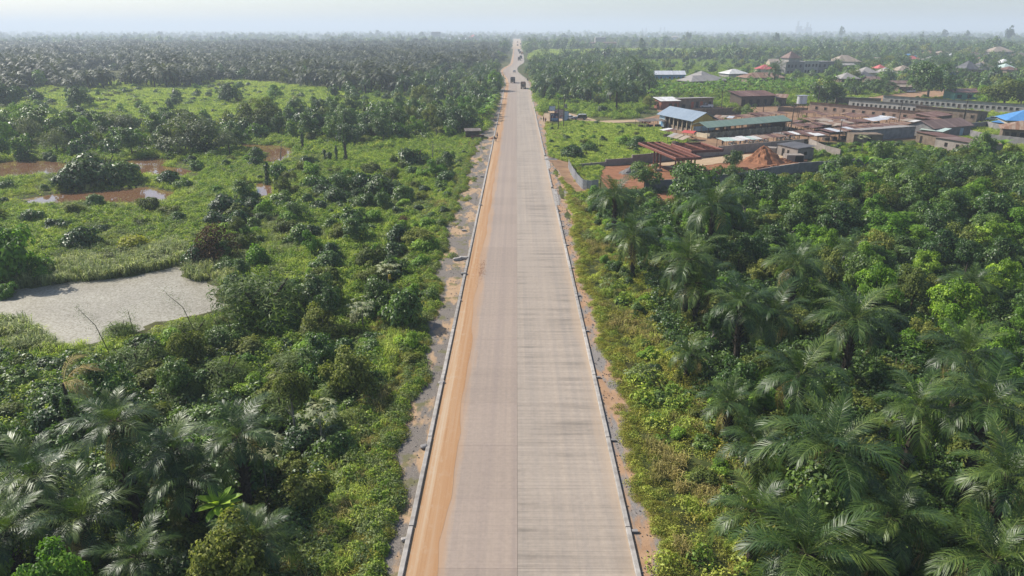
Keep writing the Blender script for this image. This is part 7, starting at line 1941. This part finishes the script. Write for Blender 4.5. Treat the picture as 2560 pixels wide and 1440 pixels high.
def car(px_, py_, heading, label, paint, kind='saloon', group=None, name='car', roof=None):
    p = gp(px_, py_, 0)
    t = thing(name, label, 'car' if kind != 'pickup' else 'pickup', (p.x, p.y, max(lz(p.x, p.y) + .06, .015) if abs(p.x) < 7 else lz(p.x, p.y) + .06), heading, group)
    L = {'saloon': 4.4, 'suv': 4.7, 'pickup': 5.1}[kind]; h = {'saloon': 1.45, 'suv': 1.8, 'pickup': 1.8}[kind]
    for y in (L * .31, -L * .3):
        for s in (-1, 1): wheel(t, s * .78, y, .34)
    prof_body([(-L / 2, .35), (L / 2, .35), (L / 2, .78), (L * .25, .98), (-L / 2, 1.0)], 1.75, paint, 'body', t, .08)
    g0, g1 = {'saloon': (-L * .4, L * .22), 'suv': (-L * .47, L * .22), 'pickup': (-L * .08, L * .24)}[kind]
    prof_body([(g0, .96), (g1, .94), (g1 - .55, h - .06), (g0 + (.5 if kind == 'saloon' else .12), h - .06)], 1.56, 'car_glass', 'glasshouse', t, .05)
    prof_body([(g0 + (.55 if kind == 'saloon' else .14), h - .07), (g1 - .58, h - .07), (g1 - .7, h), (g0 + (.7 if kind == 'saloon' else .2), h)], 1.5, roof or paint, 'roof', t, .03)
    for s in (-1, 1):
        MB().box((s * .6, L / 2 + .01, .7), (.36, .05, .16)).build('headlight', M['lamp_glass'], t)
        MB().box((s * .68, -L / 2 - .01, .82), (.26, .05, .16)).build('tail_light', M['lamp_red'], t)
        for y in (g1 - .3, (g0 + g1) / 2, g0 + .3): MB().box((s * .79, y, (h + .96) / 2), (.03, .08, h - 1.0)).build('pillar', M[paint], t)
        MB().box((s * .95, g1 - .25, 1.02), (.16, .08, .12)).build('mirror', M[paint], t)
    if kind == 'pickup':
        for s in (-1, 1): MB().box((s * .84, -L * .3, 1.1), (.06, L * .4, .35)).build('bed_side', M[paint], t)
        MB().box((0, -L / 2 + .03, 1.1), (1.7, .06, .35)).build('tailgate', M[paint], t)
        for y in (-L * .1, -L * .45): MB().box((0, y, 1.75), (1.6, .06, .06)).build('roll_bar', M[paint], t)
    MB().box((0, L / 2 + .02, .48), (1.6, .1, .18)).build('bumper', M['paint_dark'], t)
    return t
tipper(1308, 221, 0, 'dusty brown tipper truck driving away in the right lane', 'tipper_paint')
tp = tipper(1282, 207, math.pi, 'dark open truck coming towards the camera in the left lane', 'paint_dark', None, 'paint_dark')
car(1286, 180.5, math.pi, 'pale car coming round the bend of the far road', 'paint_grey', 'saloon', None, 'car', 'paint_white_car')
FARV = [(1298, 151, 'tipper_paint', 'far parked dump truck on the right, nearest of the row'), (1302, 147, 'paint_dark', 'far dark truck beside the nearest parked one'), (1300, 134, 'tipper_paint', 'far brown truck in the middle of the parked row'), (1305, 136, 'paint_orange', 'far orange machine truck at the right road edge'), (1297, 129, 'paint_grey', 'far grey truck behind the parked row'), (1294, 115, 'tipper_paint', 'far truck in the dust on the left'), (1294, 107, 'paint_orange', 'farthest orange truck in the dust'), (1302, 112, 'paint_dark', 'far dark vehicle on the right in the dust')]
for px_, py_, pt, lb in FARV: tipper(px_, py_, 0.05, lb, pt, 'vehicles at the far end of the road', pt)
car(1450, 297, R(95), 'black off-road car parked in the grass by the signboards', 'paint_dark', 'suv', None, 'car', 'paint_white_car')
car(1766, 268, R(75), 'white pickup parked at the brown shop row', 'paint_white_car', 'pickup', None, 'pickup')
car(2275, 230, R(100), 'white car parked by the roadside shop on the dirt lane', 'paint_white_car', 'suv')
car(2480, 300, R(60), 'pale car standing between the terrace and blue roof', 'paint_white_car', 'saloon')
car(1420, 297, R(100), 'white car nose hidden in bushes left of the black one', 'paint_white_car', 'saloon')

# ------------------------------------------------------------------ people: one skinned body, clothes as shells over it
def person(px_, py_, h, label, pose, top, low, face=0.0, z=None):
    p = gp(px_, py_, 0)
    t = thing('person', label, 'person', (p.x, p.y, (lz(p.x, p.y) + .02) if z is None else z), face)
    s = h / 1.72
    J = {'pel': (0, 0, .92), 'sp': (0, 0, 1.15), 'ch': (0, 0, 1.38), 'nk': (0, .01, 1.5), 'hd': (0, .03, 1.62),
         'lh': (-.1, 0, .88), 'lk': (-.12, .03, .48), 'la': (-.12, 0, .08), 'lt': (-.13, .16, .04), 'rh': (.1, 0, .88), 'rk': (.12, .03, .48), 'ra': (.12, 0, .08), 'rt': (.13, .16, .04),
         'ls': (-.19, 0, 1.41), 'le': (-.26, .02, 1.13), 'lw': (-.27, .1, .88), 'lf': (-.27, .13, .78), 'rs': (.19, 0, 1.41), 're': (.26, .02, 1.13), 'rw': (.27, .1, .88), 'rf': (.27, .13, .78)}
    if pose == 'bend':
        for k in ('sp', 'ch', 'nk', 'hd', 'ls', 'le', 'lw', 'lf', 'rs', 're', 'rw', 'rf'):
            x, y, zz = J[k]; q = zz - .92; a = 1.05
            J[k] = (x, y + q * math.sin(a), .92 + q * math.cos(a))
        for k, yy, zz in (('le', .5, .8), ('lw', .58, .55), ('lf', .62, .45), ('re', .5, .8), ('rw', .58, .55), ('rf', .62, .45)): J[k] = (J[k][0], yy, zz)
    if pose == 'walk':
        J['lk'] = (-.11, .16, .5); J['la'] = (-.11, .2, .1); J['lt'] = (-.11, .36, .06); J['ra'] = (.11, -.25, .12); J['rt'] = (.11, -.12, .04); J['rk'] = (.11, -.02, .47)
    if pose == 'sit':
        for k in J:
            if k not in ('lk', 'la', 'lt', 'rk', 'ra', 'rt'): J[k] = (J[k][0], J[k][1], J[k][2] - .45)
        for sx, a, b, c_ in ((-.12, 'lk', 'la', 'lt'), (.12, 'rk', 'ra', 'rt')): J[a] = (sx, .42, .5); J[b] = (sx, .42, .1); J[c_] = (sx, .56, .05)
    rad = dict(pel=.15, sp=.14, ch=.16, nk=.06, hd=.105, lh=.1, lk=.065, la=.045, lt=.04, rh=.1, rk=.065, ra=.045, rt=.04, ls=.075, le=.045, lw=.032, lf=.03, rs=.075, re=.045, rw=.032, rf=.03)
    E_ = [('pel', 'sp'), ('sp', 'ch'), ('ch', 'nk'), ('nk', 'hd'), ('pel', 'lh'), ('lh', 'lk'), ('lk', 'la'), ('la', 'lt'), ('pel', 'rh'), ('rh', 'rk'), ('rk', 'ra'), ('ra', 'rt'), ('ch', 'ls'), ('ls', 'le'), ('le', 'lw'), ('lw', 'lf'), ('ch', 'rs'), ('rs', 're'), ('re', 'rw'), ('rw', 'rf')]
    def skin(name, keys, grow_, mat):
        ks = [k for k in J if k in keys]; ix = {k: i for i, k in enumerate(ks)}
        me = bpy.data.meshes.new(name)
        me.from_pydata([tuple(c_ * s for c_ in J[k]) for k in ks], [(ix[a], ix[b]) for a, b in E_ if a in ix and b in ix], [])
        me.materials.append(M[mat])
        o = add(name, me, t)
        o.modifiers.new('skin', 'SKIN'); sub = o.modifiers.new('smooth', 'SUBSURF'); sub.levels = 1; sub.render_levels = 1
        for i, k in enumerate(ks):
            o.data.skin_vertices[0].data[i].radius = (rad[k] * s * grow_, rad[k] * s * grow_)
            o.data.skin_vertices[0].data[i].use_root = (k == ('pel' if 'pel' in ix else ks[0]))
    skin('body', set(J), 1.0, 'skin')
    skin('shirt', {'sp', 'ch', 'ls', 'le', 'rs', 're'}, 1.14, top)
    skin('trousers', {'pel', 'lh', 'lk', 'la', 'rh', 'rk', 'ra'}, 1.16, low)
    MB().box((J['hd'][0] * s, (J['hd'][1] - .02) * s, (J['hd'][2] + .06) * s), (.18 * s, .2 * s, .12 * s), 0, .7).build('hair', M['paint_dark'], t)
for a in [(1243, 346, 1.72, 'road worker in dark clothes standing at the left kerb, farther one', 'stand', 'cloth_dark', 'cloth_dark', 2.0), (1240, 354, 1.7, 'road worker in dark clothes bending at the left kerb, nearer one', 'bend', 'cloth_dark', 'cloth_dark', 1.0),
          (1318, 203, 1.75, 'person walking on the right road edge behind the tipper truck', 'walk', 'cloth_dark', 'cloth_blue', 0.2), (1359, 303, 1.7, 'person standing by the sandy track corner, left one', 'stand', 'cloth_red', 'cloth_dark', 1.0), (1364, 306, 1.7, 'person standing by the sandy track corner, right one', 'walk', 'cloth_red', 'cloth_dark', 2.5),
          (1202, 350, 1.65, 'seated person in pale shirt in front of the roadside shack', 'sit', 'cloth_pale', 'cloth_dark', -1.5), (1806, 363, 1.7, 'person in dark clothes at the left end of the pale shelter', 'stand', 'cloth_dark', 'cloth_dark', 0), (1850, 361, 1.7, 'person standing among motorcycles under the pale shelter', 'stand', 'cloth_dark', 'cloth_blue', 1.0),
          (2250, 232, 1.75, 'person in dark red walking along the dirt lane', 'walk', 'cloth_red', 'cloth_dark', 1.5), (2262, 231, 1.75, 'second person on the dirt lane, to the right', 'stand', 'cloth_red', 'cloth_dark', 1.5), (2300, 340, 1.7, 'person near the lean-to with the mint roof', 'stand', 'cloth_blue', 'cloth_dark', 0)][:10]:
    person(*a, z=None if not (abs(gp(a[0], a[1]).x) < 6.4) else .02)

# ------------------------------------------------------------------ motorcycles under the shelters
def motorcycle(px_, py_, an, label, col):
    p = gp(px_, py_, -.2)
    t = thing('motorcycle', label, 'motorcycle', (p.x, p.y, lz(p.x, p.y) + .04), an, 'motorcycles parked in the market')
    for y in (-.62, .64):
        o = MB().tube([(-.05, y, .3), (.05, y, .3)], .3, 14).build('wheel', M['rubber'], t)
        MB().tube([(-.06, y, .3), (.06, y, .3)], .16, 10).build('rim', M['rim_metal'], o)
    MB().tube([(0, -.62, .3), (0, -.1, .45), (0, .3, .6), (0, .5, .95)], [.05, .08, .07, .04], 6).build('frame', M['paint_dark'], t)
    MB().tube([(0, .64, .3), (0, .48, 1.0)], .035, 6).build('fork', M['rim_metal'], t)
    MB().tube([(0, 0, .72), (0, .36, .78)], [.13, .11], 8).build('tank', M[col], t)
    MB().box((0, -.38, .78), (.24, .75, .12)).build('seat', M['rubber'], t)
    MB().tube([(-.36, .42, 1.05), (0, .48, 1.0), (.36, .42, 1.05)], .02, 5).build('handlebar', M['rim_metal'], t)
    MB().box((0, .1, .38), (.26, .4, .3)).build('engine', M['paint_grey'], t)
    MB().tube([(0, .58, .88), (0, .66, .88)], .09, 8).build('headlight', M['lamp_glass'], t)
for k, (px_, py_) in enumerate([(1826, 362), (1835, 361), (1868, 358), (1878, 357), (1888, 356), (1905, 354), (1914, 353), (1948, 349), (1958, 348), (1968, 347), (1980, 345)]):
    motorcycle(px_, py_, R(20 + 13 * (k % 3)), f'parked motorcycle in the shelter row, {["first", "second", "third", "fourth", "fifth", "sixth", "seventh", "eighth", "ninth", "tenth", "eleventh"][k]} from the left', ['cloth_red', 'paint_dark', 'cloth_blue'][k % 3])

# ------------------------------------------------------------------ signboards, poles, wires
def print_mat(name, bg, a, b, scale):
    m, t = new_mat(name); N = NT(t)
    v = N.coords('Object', (1, 1, 1)); f = N.noise(v, scale, 2); g = N.noise(N.coords('Object', (.5, 1, 3)), scale * 1.6, 2)
    col = N.mix(N.ramp(f, [(.54, (0, 0, 0)), (.6, (1, 1, 1))]), bg, a)
    col = N.mix(N.ramp(g, [(.56, (0, 0, 0)), (.62, (1, 1, 1))]), col, b)
    N.finish(col, .6, .3); return m
print_mat('print_blue', (.022, .024, .06), (.03, .03, .08), (.05, .06, .16), 1.6)
print_mat('print_pale', (.42, .46, .54), (.22, .33, .50), (.60, .60, .62), 1.4)
print_mat('print_pink', (.45, .34, .32), (.40, .10, .09), (.25, .08, .22), 1.3)
plain('print_face', (.42, .24, .21), (.30, .16, .14), 3, .7); plain('print_script', (.25, .38, .62), None, 3, .7); plain('print_white', (.62, .60, .64), None, 3, .7)
def signboard(px_, base, w, z0, h, mat, label, rz=0.0, d=0.0, marks=None):
    p = gp(px_, base)
    t = thing('signboard', label, 'signboard', (p.x, p.y + d, lz(p.x, p.y + d)), rz)
    for s in (-1, 1): MB().tube([(s * w * .46, 0.06, -.3), (s * w * .46, .06, z0 + h)], .06, 6).build('post', M['pole_wood'], t)
    o = MB().box((0, 0, z0 + h / 2), (w, .06, h)).build('panel', M[mat], t)
    f = MB(); f.box((0, -.02, z0 + h), (w + .1, .1, .08)); f.box((0, -.02, z0), (w + .1, .1, .08)); f.box((-w / 2, -.02, z0 + h / 2), (.08, .1, h)); f.box((w / 2, -.02, z0 + h / 2), (.08, .1, h))
    f.build('frame', M['pole_wood'], t)
    if marks: marks(o, w, z0, h)
    return t
def blue_marks(o, w, z0, h):
    for k, (u, zz, rw, rh, mt) in enumerate([(-.24, .52, .15, .30, 'print_face'), (.2, .52, .15, .30, 'print_face'), (.36, .50, .09, .22, 'print_face'), (-.33, .8, .16, .1, 'print_white'), (-.12, .78, .12, .1, 'print_white')]):
        mb = MB(); n = 14
        ring = [(u * w + rw * w / 2 * math.cos(6.283 * i / n), -.034, z0 + zz * h + rh * h / 2 * math.sin(6.283 * i / n)) for i in range(n)]
        mb.quad(*ring); mb.build('printed_mark', M[mt], o)
    for k, (u0, u1, zz, hh) in enumerate([(-.33, -.18, .33, .10), (-.16, .02, .34, .12), (.04, .16, .32, .09), (.2, .38, .33, .10), (-.36, -.1, .17, .1), (-.06, .14, .16, .11), (.18, .36, .17, .1), (-.3, .3, .27, .03)]):
        mb = MB(); a, b = u0 * w, u1 * w; zc = z0 + zz * h; q = hh * h / 2
        mb.quad((a, -.035, zc - q * .7), (b, -.035, zc - q), (b, -.035, zc + q * .6), (a, -.035, zc + q)); mb.build('printed_mark', M['print_script'], o)
signboard(1386, 313, 2.75, 1.5, 2.5, 'print_blue', 'dark blue signboard with two portraits and pale blue lettering', R(-4), 0, blue_marks)
signboard(1380, 306, 2.0, 4.0, 1.5, 'print_pale', 'pale grey blue signboard standing above the dark blue one', R(-3))
signboard(1397, 303, 2.9, 1.2, 2.9, 'print_pink', 'pink and red printed signboard behind the dark blue one', R(-3))
signboard(1414, 303, 1.9, 0.4, 3.1, 'print_pale', 'small faded signboard right of the pink one', R(-3))
def pole(px_, base, h, label, arm=True, rz=0.0, dz=0):
    p = gp(px_, base); t = thing('utility_pole', label, 'utility pole', (p.x, p.y, lz(p.x, p.y)), rz)
    MB().tube([(0, 0, -.5), (.03, 0, h * .5), (0, 0, h)], [.15, .13, .1], 8).build('shaft', M['pole_wood'], t)
    if arm:
        MB().box((0, -.1, h - .4), (1.8, .1, .12)).build('cross_arm', M['pole_wood'], t)
        for x in (-.8, 0, .8): MB().tube([(x, -.1, h - .34), (x, -.1, h - .12)], [.05, .03], 6).build('insulator', M['white_paint'], t)
    return t, p
ppos = []
for a in [(1395, 325, 8.6, 'dark wooden pole in front of the signboards, left one', False), (1409, 318, 9.2, 'wooden pole with transformer box in front of the signboards, right one', True), (1803, 270, 9, 'wooden pole beside the shop row'), (1905, 300, 6, 'thin pole among the market sheds', False), (2097, 350, 5.6, 'white lamp pole at the dirt clearing', False), (1974, 345, 9.2, 'leaning wooden pole by the motorcycles'), (2243, 322, 9, 'wooden pole by the orange rust shed'), (2408, 300, 9, 'wooden pole beside the brown roofed terrace'), (2184, 234, 9, 'wooden pole on the dirt lane'), (2042, 272, 8.6, 'wooden pole at the left end of the cream terrace'), (2250, 215, 8, 'thin pole behind the tall leafy tree')]:
    t, p = pole(*a); ppos.append((p, a[2]))
    if 'transformer' in a[3]: MB().box((.55, 0, 6.6), (.7, .6, 1.1)).build('transformer_box', M['paint_grey'], t)
    if 'lamp pole' in a[3]: MB().box((.1, -.2, 5.65), (.9, .5, .08)).build('solar_panel', M['white_paint'], t)
for k, (i, j) in enumerate(((1, 2), (2, 9), (5, 6), (6, 7), (9, 8))):
    (a, ha), (b, hb) = ppos[i], ppos[j]
    mb = MB(); pts = []
    for q in np.linspace(0, 1, 11):
        c_ = a.lerp(b, q); pts.append((c_.x - a.x, c_.y - a.y, lz(a.x, a.y) + ha * (1 - q) + hb * q - .2 - 1.4 * 4 * q * (1 - q) * .5))
    o = mb.tube(pts, .012, 4).build('power_line', M['rubber'], None, loc=(a.x, a.y, 0))
    tag(o, ['thin power line from the signboards to the shop row', 'thin power line from the shop row to the cream terrace', 'thin power line over the market sheds', 'thin power line from the sheds to the brown terrace', 'thin power line from the terrace to the dirt lane'][k], 'power line')

# ------------------------------------------------------------------ shack and stones on the left roadside
p = gw(1183, 346)
t = thing('roadside_shack', 'ramshackle wooden shack under trees left of the road', 'shack', (p.x, p.y, lz(p.x, p.y)), R(8))
roof_mesh('mono', 4.0, 3.0, 2.2, .3, .3).build('roof', M['roof_old'], t)
for x in (-1.8, 0, 1.8):
    for y in (.1, 2.9): MB().tube([(x, y, -.3), (x, y, 2.4)], .06, 5).build('post', M['wood_old'], t)
MB().box((0, 2.9, 1.1), (3.8, .08, 2.0)).build('back_wall', M['wood_old'], t)
MB().box((.5, .4, .5), (2.2, .7, .9)).build('counter', M['wall_brick'], t)
p = gw(1203, 344)
t = thing('market_stand', 'low dark red stand beside the roadside shack', 'stall', (p.x, p.y, lz(p.x, p.y)), R(5))
MB().box((0, 0, .75), (1.7, .9, .08)).build('top', M['wall_brick'], t)
for x in (-.75, .75):
    for y in (-.35, .35): MB().box((x, y, .36), (.07, .07, .76)).build('leg', M['wood_old'], t)
MB().box((0, .3, .4), (1.6, .08, .6)).build('panel', M['wall_brick'], t)
def rock_mesh(seed, mat):
    r3 = random.Random(seed); bm = bmesh.new(); bmesh.ops.create_cube(bm, size=1)
    bmesh.ops.bevel(bm, geom=bm.edges[:] + bm.verts[:], offset=.16, segments=1, affect='EDGES')
    for v_ in bm.verts: v_.co += Vector((r3.uniform(-.07, .07), r3.uniform(-.07, .07), r3.uniform(-.07, .07)))
    me = bpy.data.meshes.new('stone'); bm.to_mesh(me); bm.free(); me.materials.append(M[mat]); return me
RK = [rock_mesh(i, 'kerb_concrete') for i in range(3)] + [rock_mesh(9, 'block_grey')]
for k, (px_, py_, sx, sy, sz, rz, lb) in enumerate([(1143, 652, 1.1, .45, .35, .5, 'concrete kerb block lying on the left verge, left of a pair'), (1159, 649, 1.1, .5, .38, -.1, 'concrete kerb block on the left verge, right of a pair'), (1160, 688, .7, .5, .3, 0, 'dark stone lump against the left kerb'), (1160, 579, .7, .35, .25, 0, 'single kerb block farther up the left verge'), (1205, 444, .8, .35, .3, .1, 'distant kerb block on the left verge, right one'), (1190, 443, .5, .3, .2, .2, 'distant small kerb block on the left verge'), (1104, 961, .55, .3, .22, .6, 'pale stone touching the left kerb halfway down'), (1012, 1354, .42, .26, .2, .3, 'pale stone touching the left kerb near the bottom'), (1150, 755, .35, .25, .2, .2, 'small stone at the left kerb joint'), (1060, 1122, .5, .4, .25, .4, 'grey clump of cement at the left kerb'), (1212, 330, .5, .3, .2, 0, 'white block near the roadside shack'), (1200, 515, .6, .4, .25, .3, 'stone beside the left kerb, upper part')]):
    p = gp(px_, py_, -.1); o = add('kerb_block' if 'kerb block' in lb else 'stone', RK[3 if 'dark' in lb or 'grey' in lb else k % 3], None, (p.x, p.y, max(lz(p.x, p.y) + .05, -.05 if p.x > road_l(p.y) - .6 else -9) + sz * .42), (0, 0, rz), (sx, sy, sz))
    tag(o, lb, 'stone')
# chippings strewn over both verges: too many to count
mb = MB(); r3 = random.Random(21)
for k in range(2200):
    y = 14 + 170 * r3.random() ** 1.6; left = r3.random() < .6
    x = float(road_l(y)) - .4 - r3.random() ** .8 * 3.6 if left else float(road_r(y)) + .35 + r3.random() ** 1.1 * 1.6
    s = r3.uniform(.025, .075) * (1 + y / 160)
    z = max(lz(x, y) + .05, -.05 if (abs(x) < 6.9) else -9)
    mb.box((x, y, z + s * .2), (s, s * r3.uniform(.6, 1.2), s * .7), r3.uniform(0, 3), .7)
tag(mb.build('chippings', M['gravel_grey'], None), 'loose grey stone chippings strewn along both verges', 'gravel', kind='stuff')
# cloud of road dust is air, not a thing; the sand bags and pots by the dark shed
for k, (px_, py_) in enumerate([(1606, 305), (1612, 306), (1618, 304), (1624, 305)]):
    p = gw(px_, py_); t = add('clay_pot', MB().tube([(0, 0, 0), (0, 0, .25), (0, 0, .55), (0, 0, .7), (0, 0, .78)], [.2, .4, .42, .22, .28], 10).mesh('clay_pot', M['soil_red'], True), None, (p.x, p.y, lz(p.x, p.y) + .02))
    tag(t, f'reddish pot by the dark low shed, {["leftmost", "second from left", "third from left", "rightmost"][k]}', 'pot', 'pots by the shed')
p = gp(2214, 426, 0)
t = thing('yellow_frame', 'yellow steel frame half hidden in bushes below the village', 'steel frame', (p.x, p.y, lz(p.x, p.y)), .2)
for x in (-.9, .9): MB().box((x, 0, .9), (.12, .12, 1.9)).build('upright', M['mesh_yellow'], t)
MB().box((0, 0, 1.85), (1.9, .14, .14)).build('cross_bar', M['mesh_yellow'], t)

# ------------------------------------------------------------------ dust-laden air
m, t = new_mat('haze'); N = NT(t)
pv = N.n('ShaderNodeVolumePrincipled')
pv.inputs['Color'].default_value = (0.80, 0.885, 1.0, 1)
pv.inputs['Density'].default_value = HAZE_DENSITY
pv.inputs['Anisotropy'].default_value = 0.10
mo = N.n('ShaderNodeOutputMaterial'); N.l(pv.outputs[0], mo.inputs['Volume'])
hb = MB().box((0, 6800, 58), (29000, 15400, 128))
hz = hb.build('haze', m)
tag(hz, 'pale dusty haze that fades the far land into the sky', 'haze', kind='stuff')
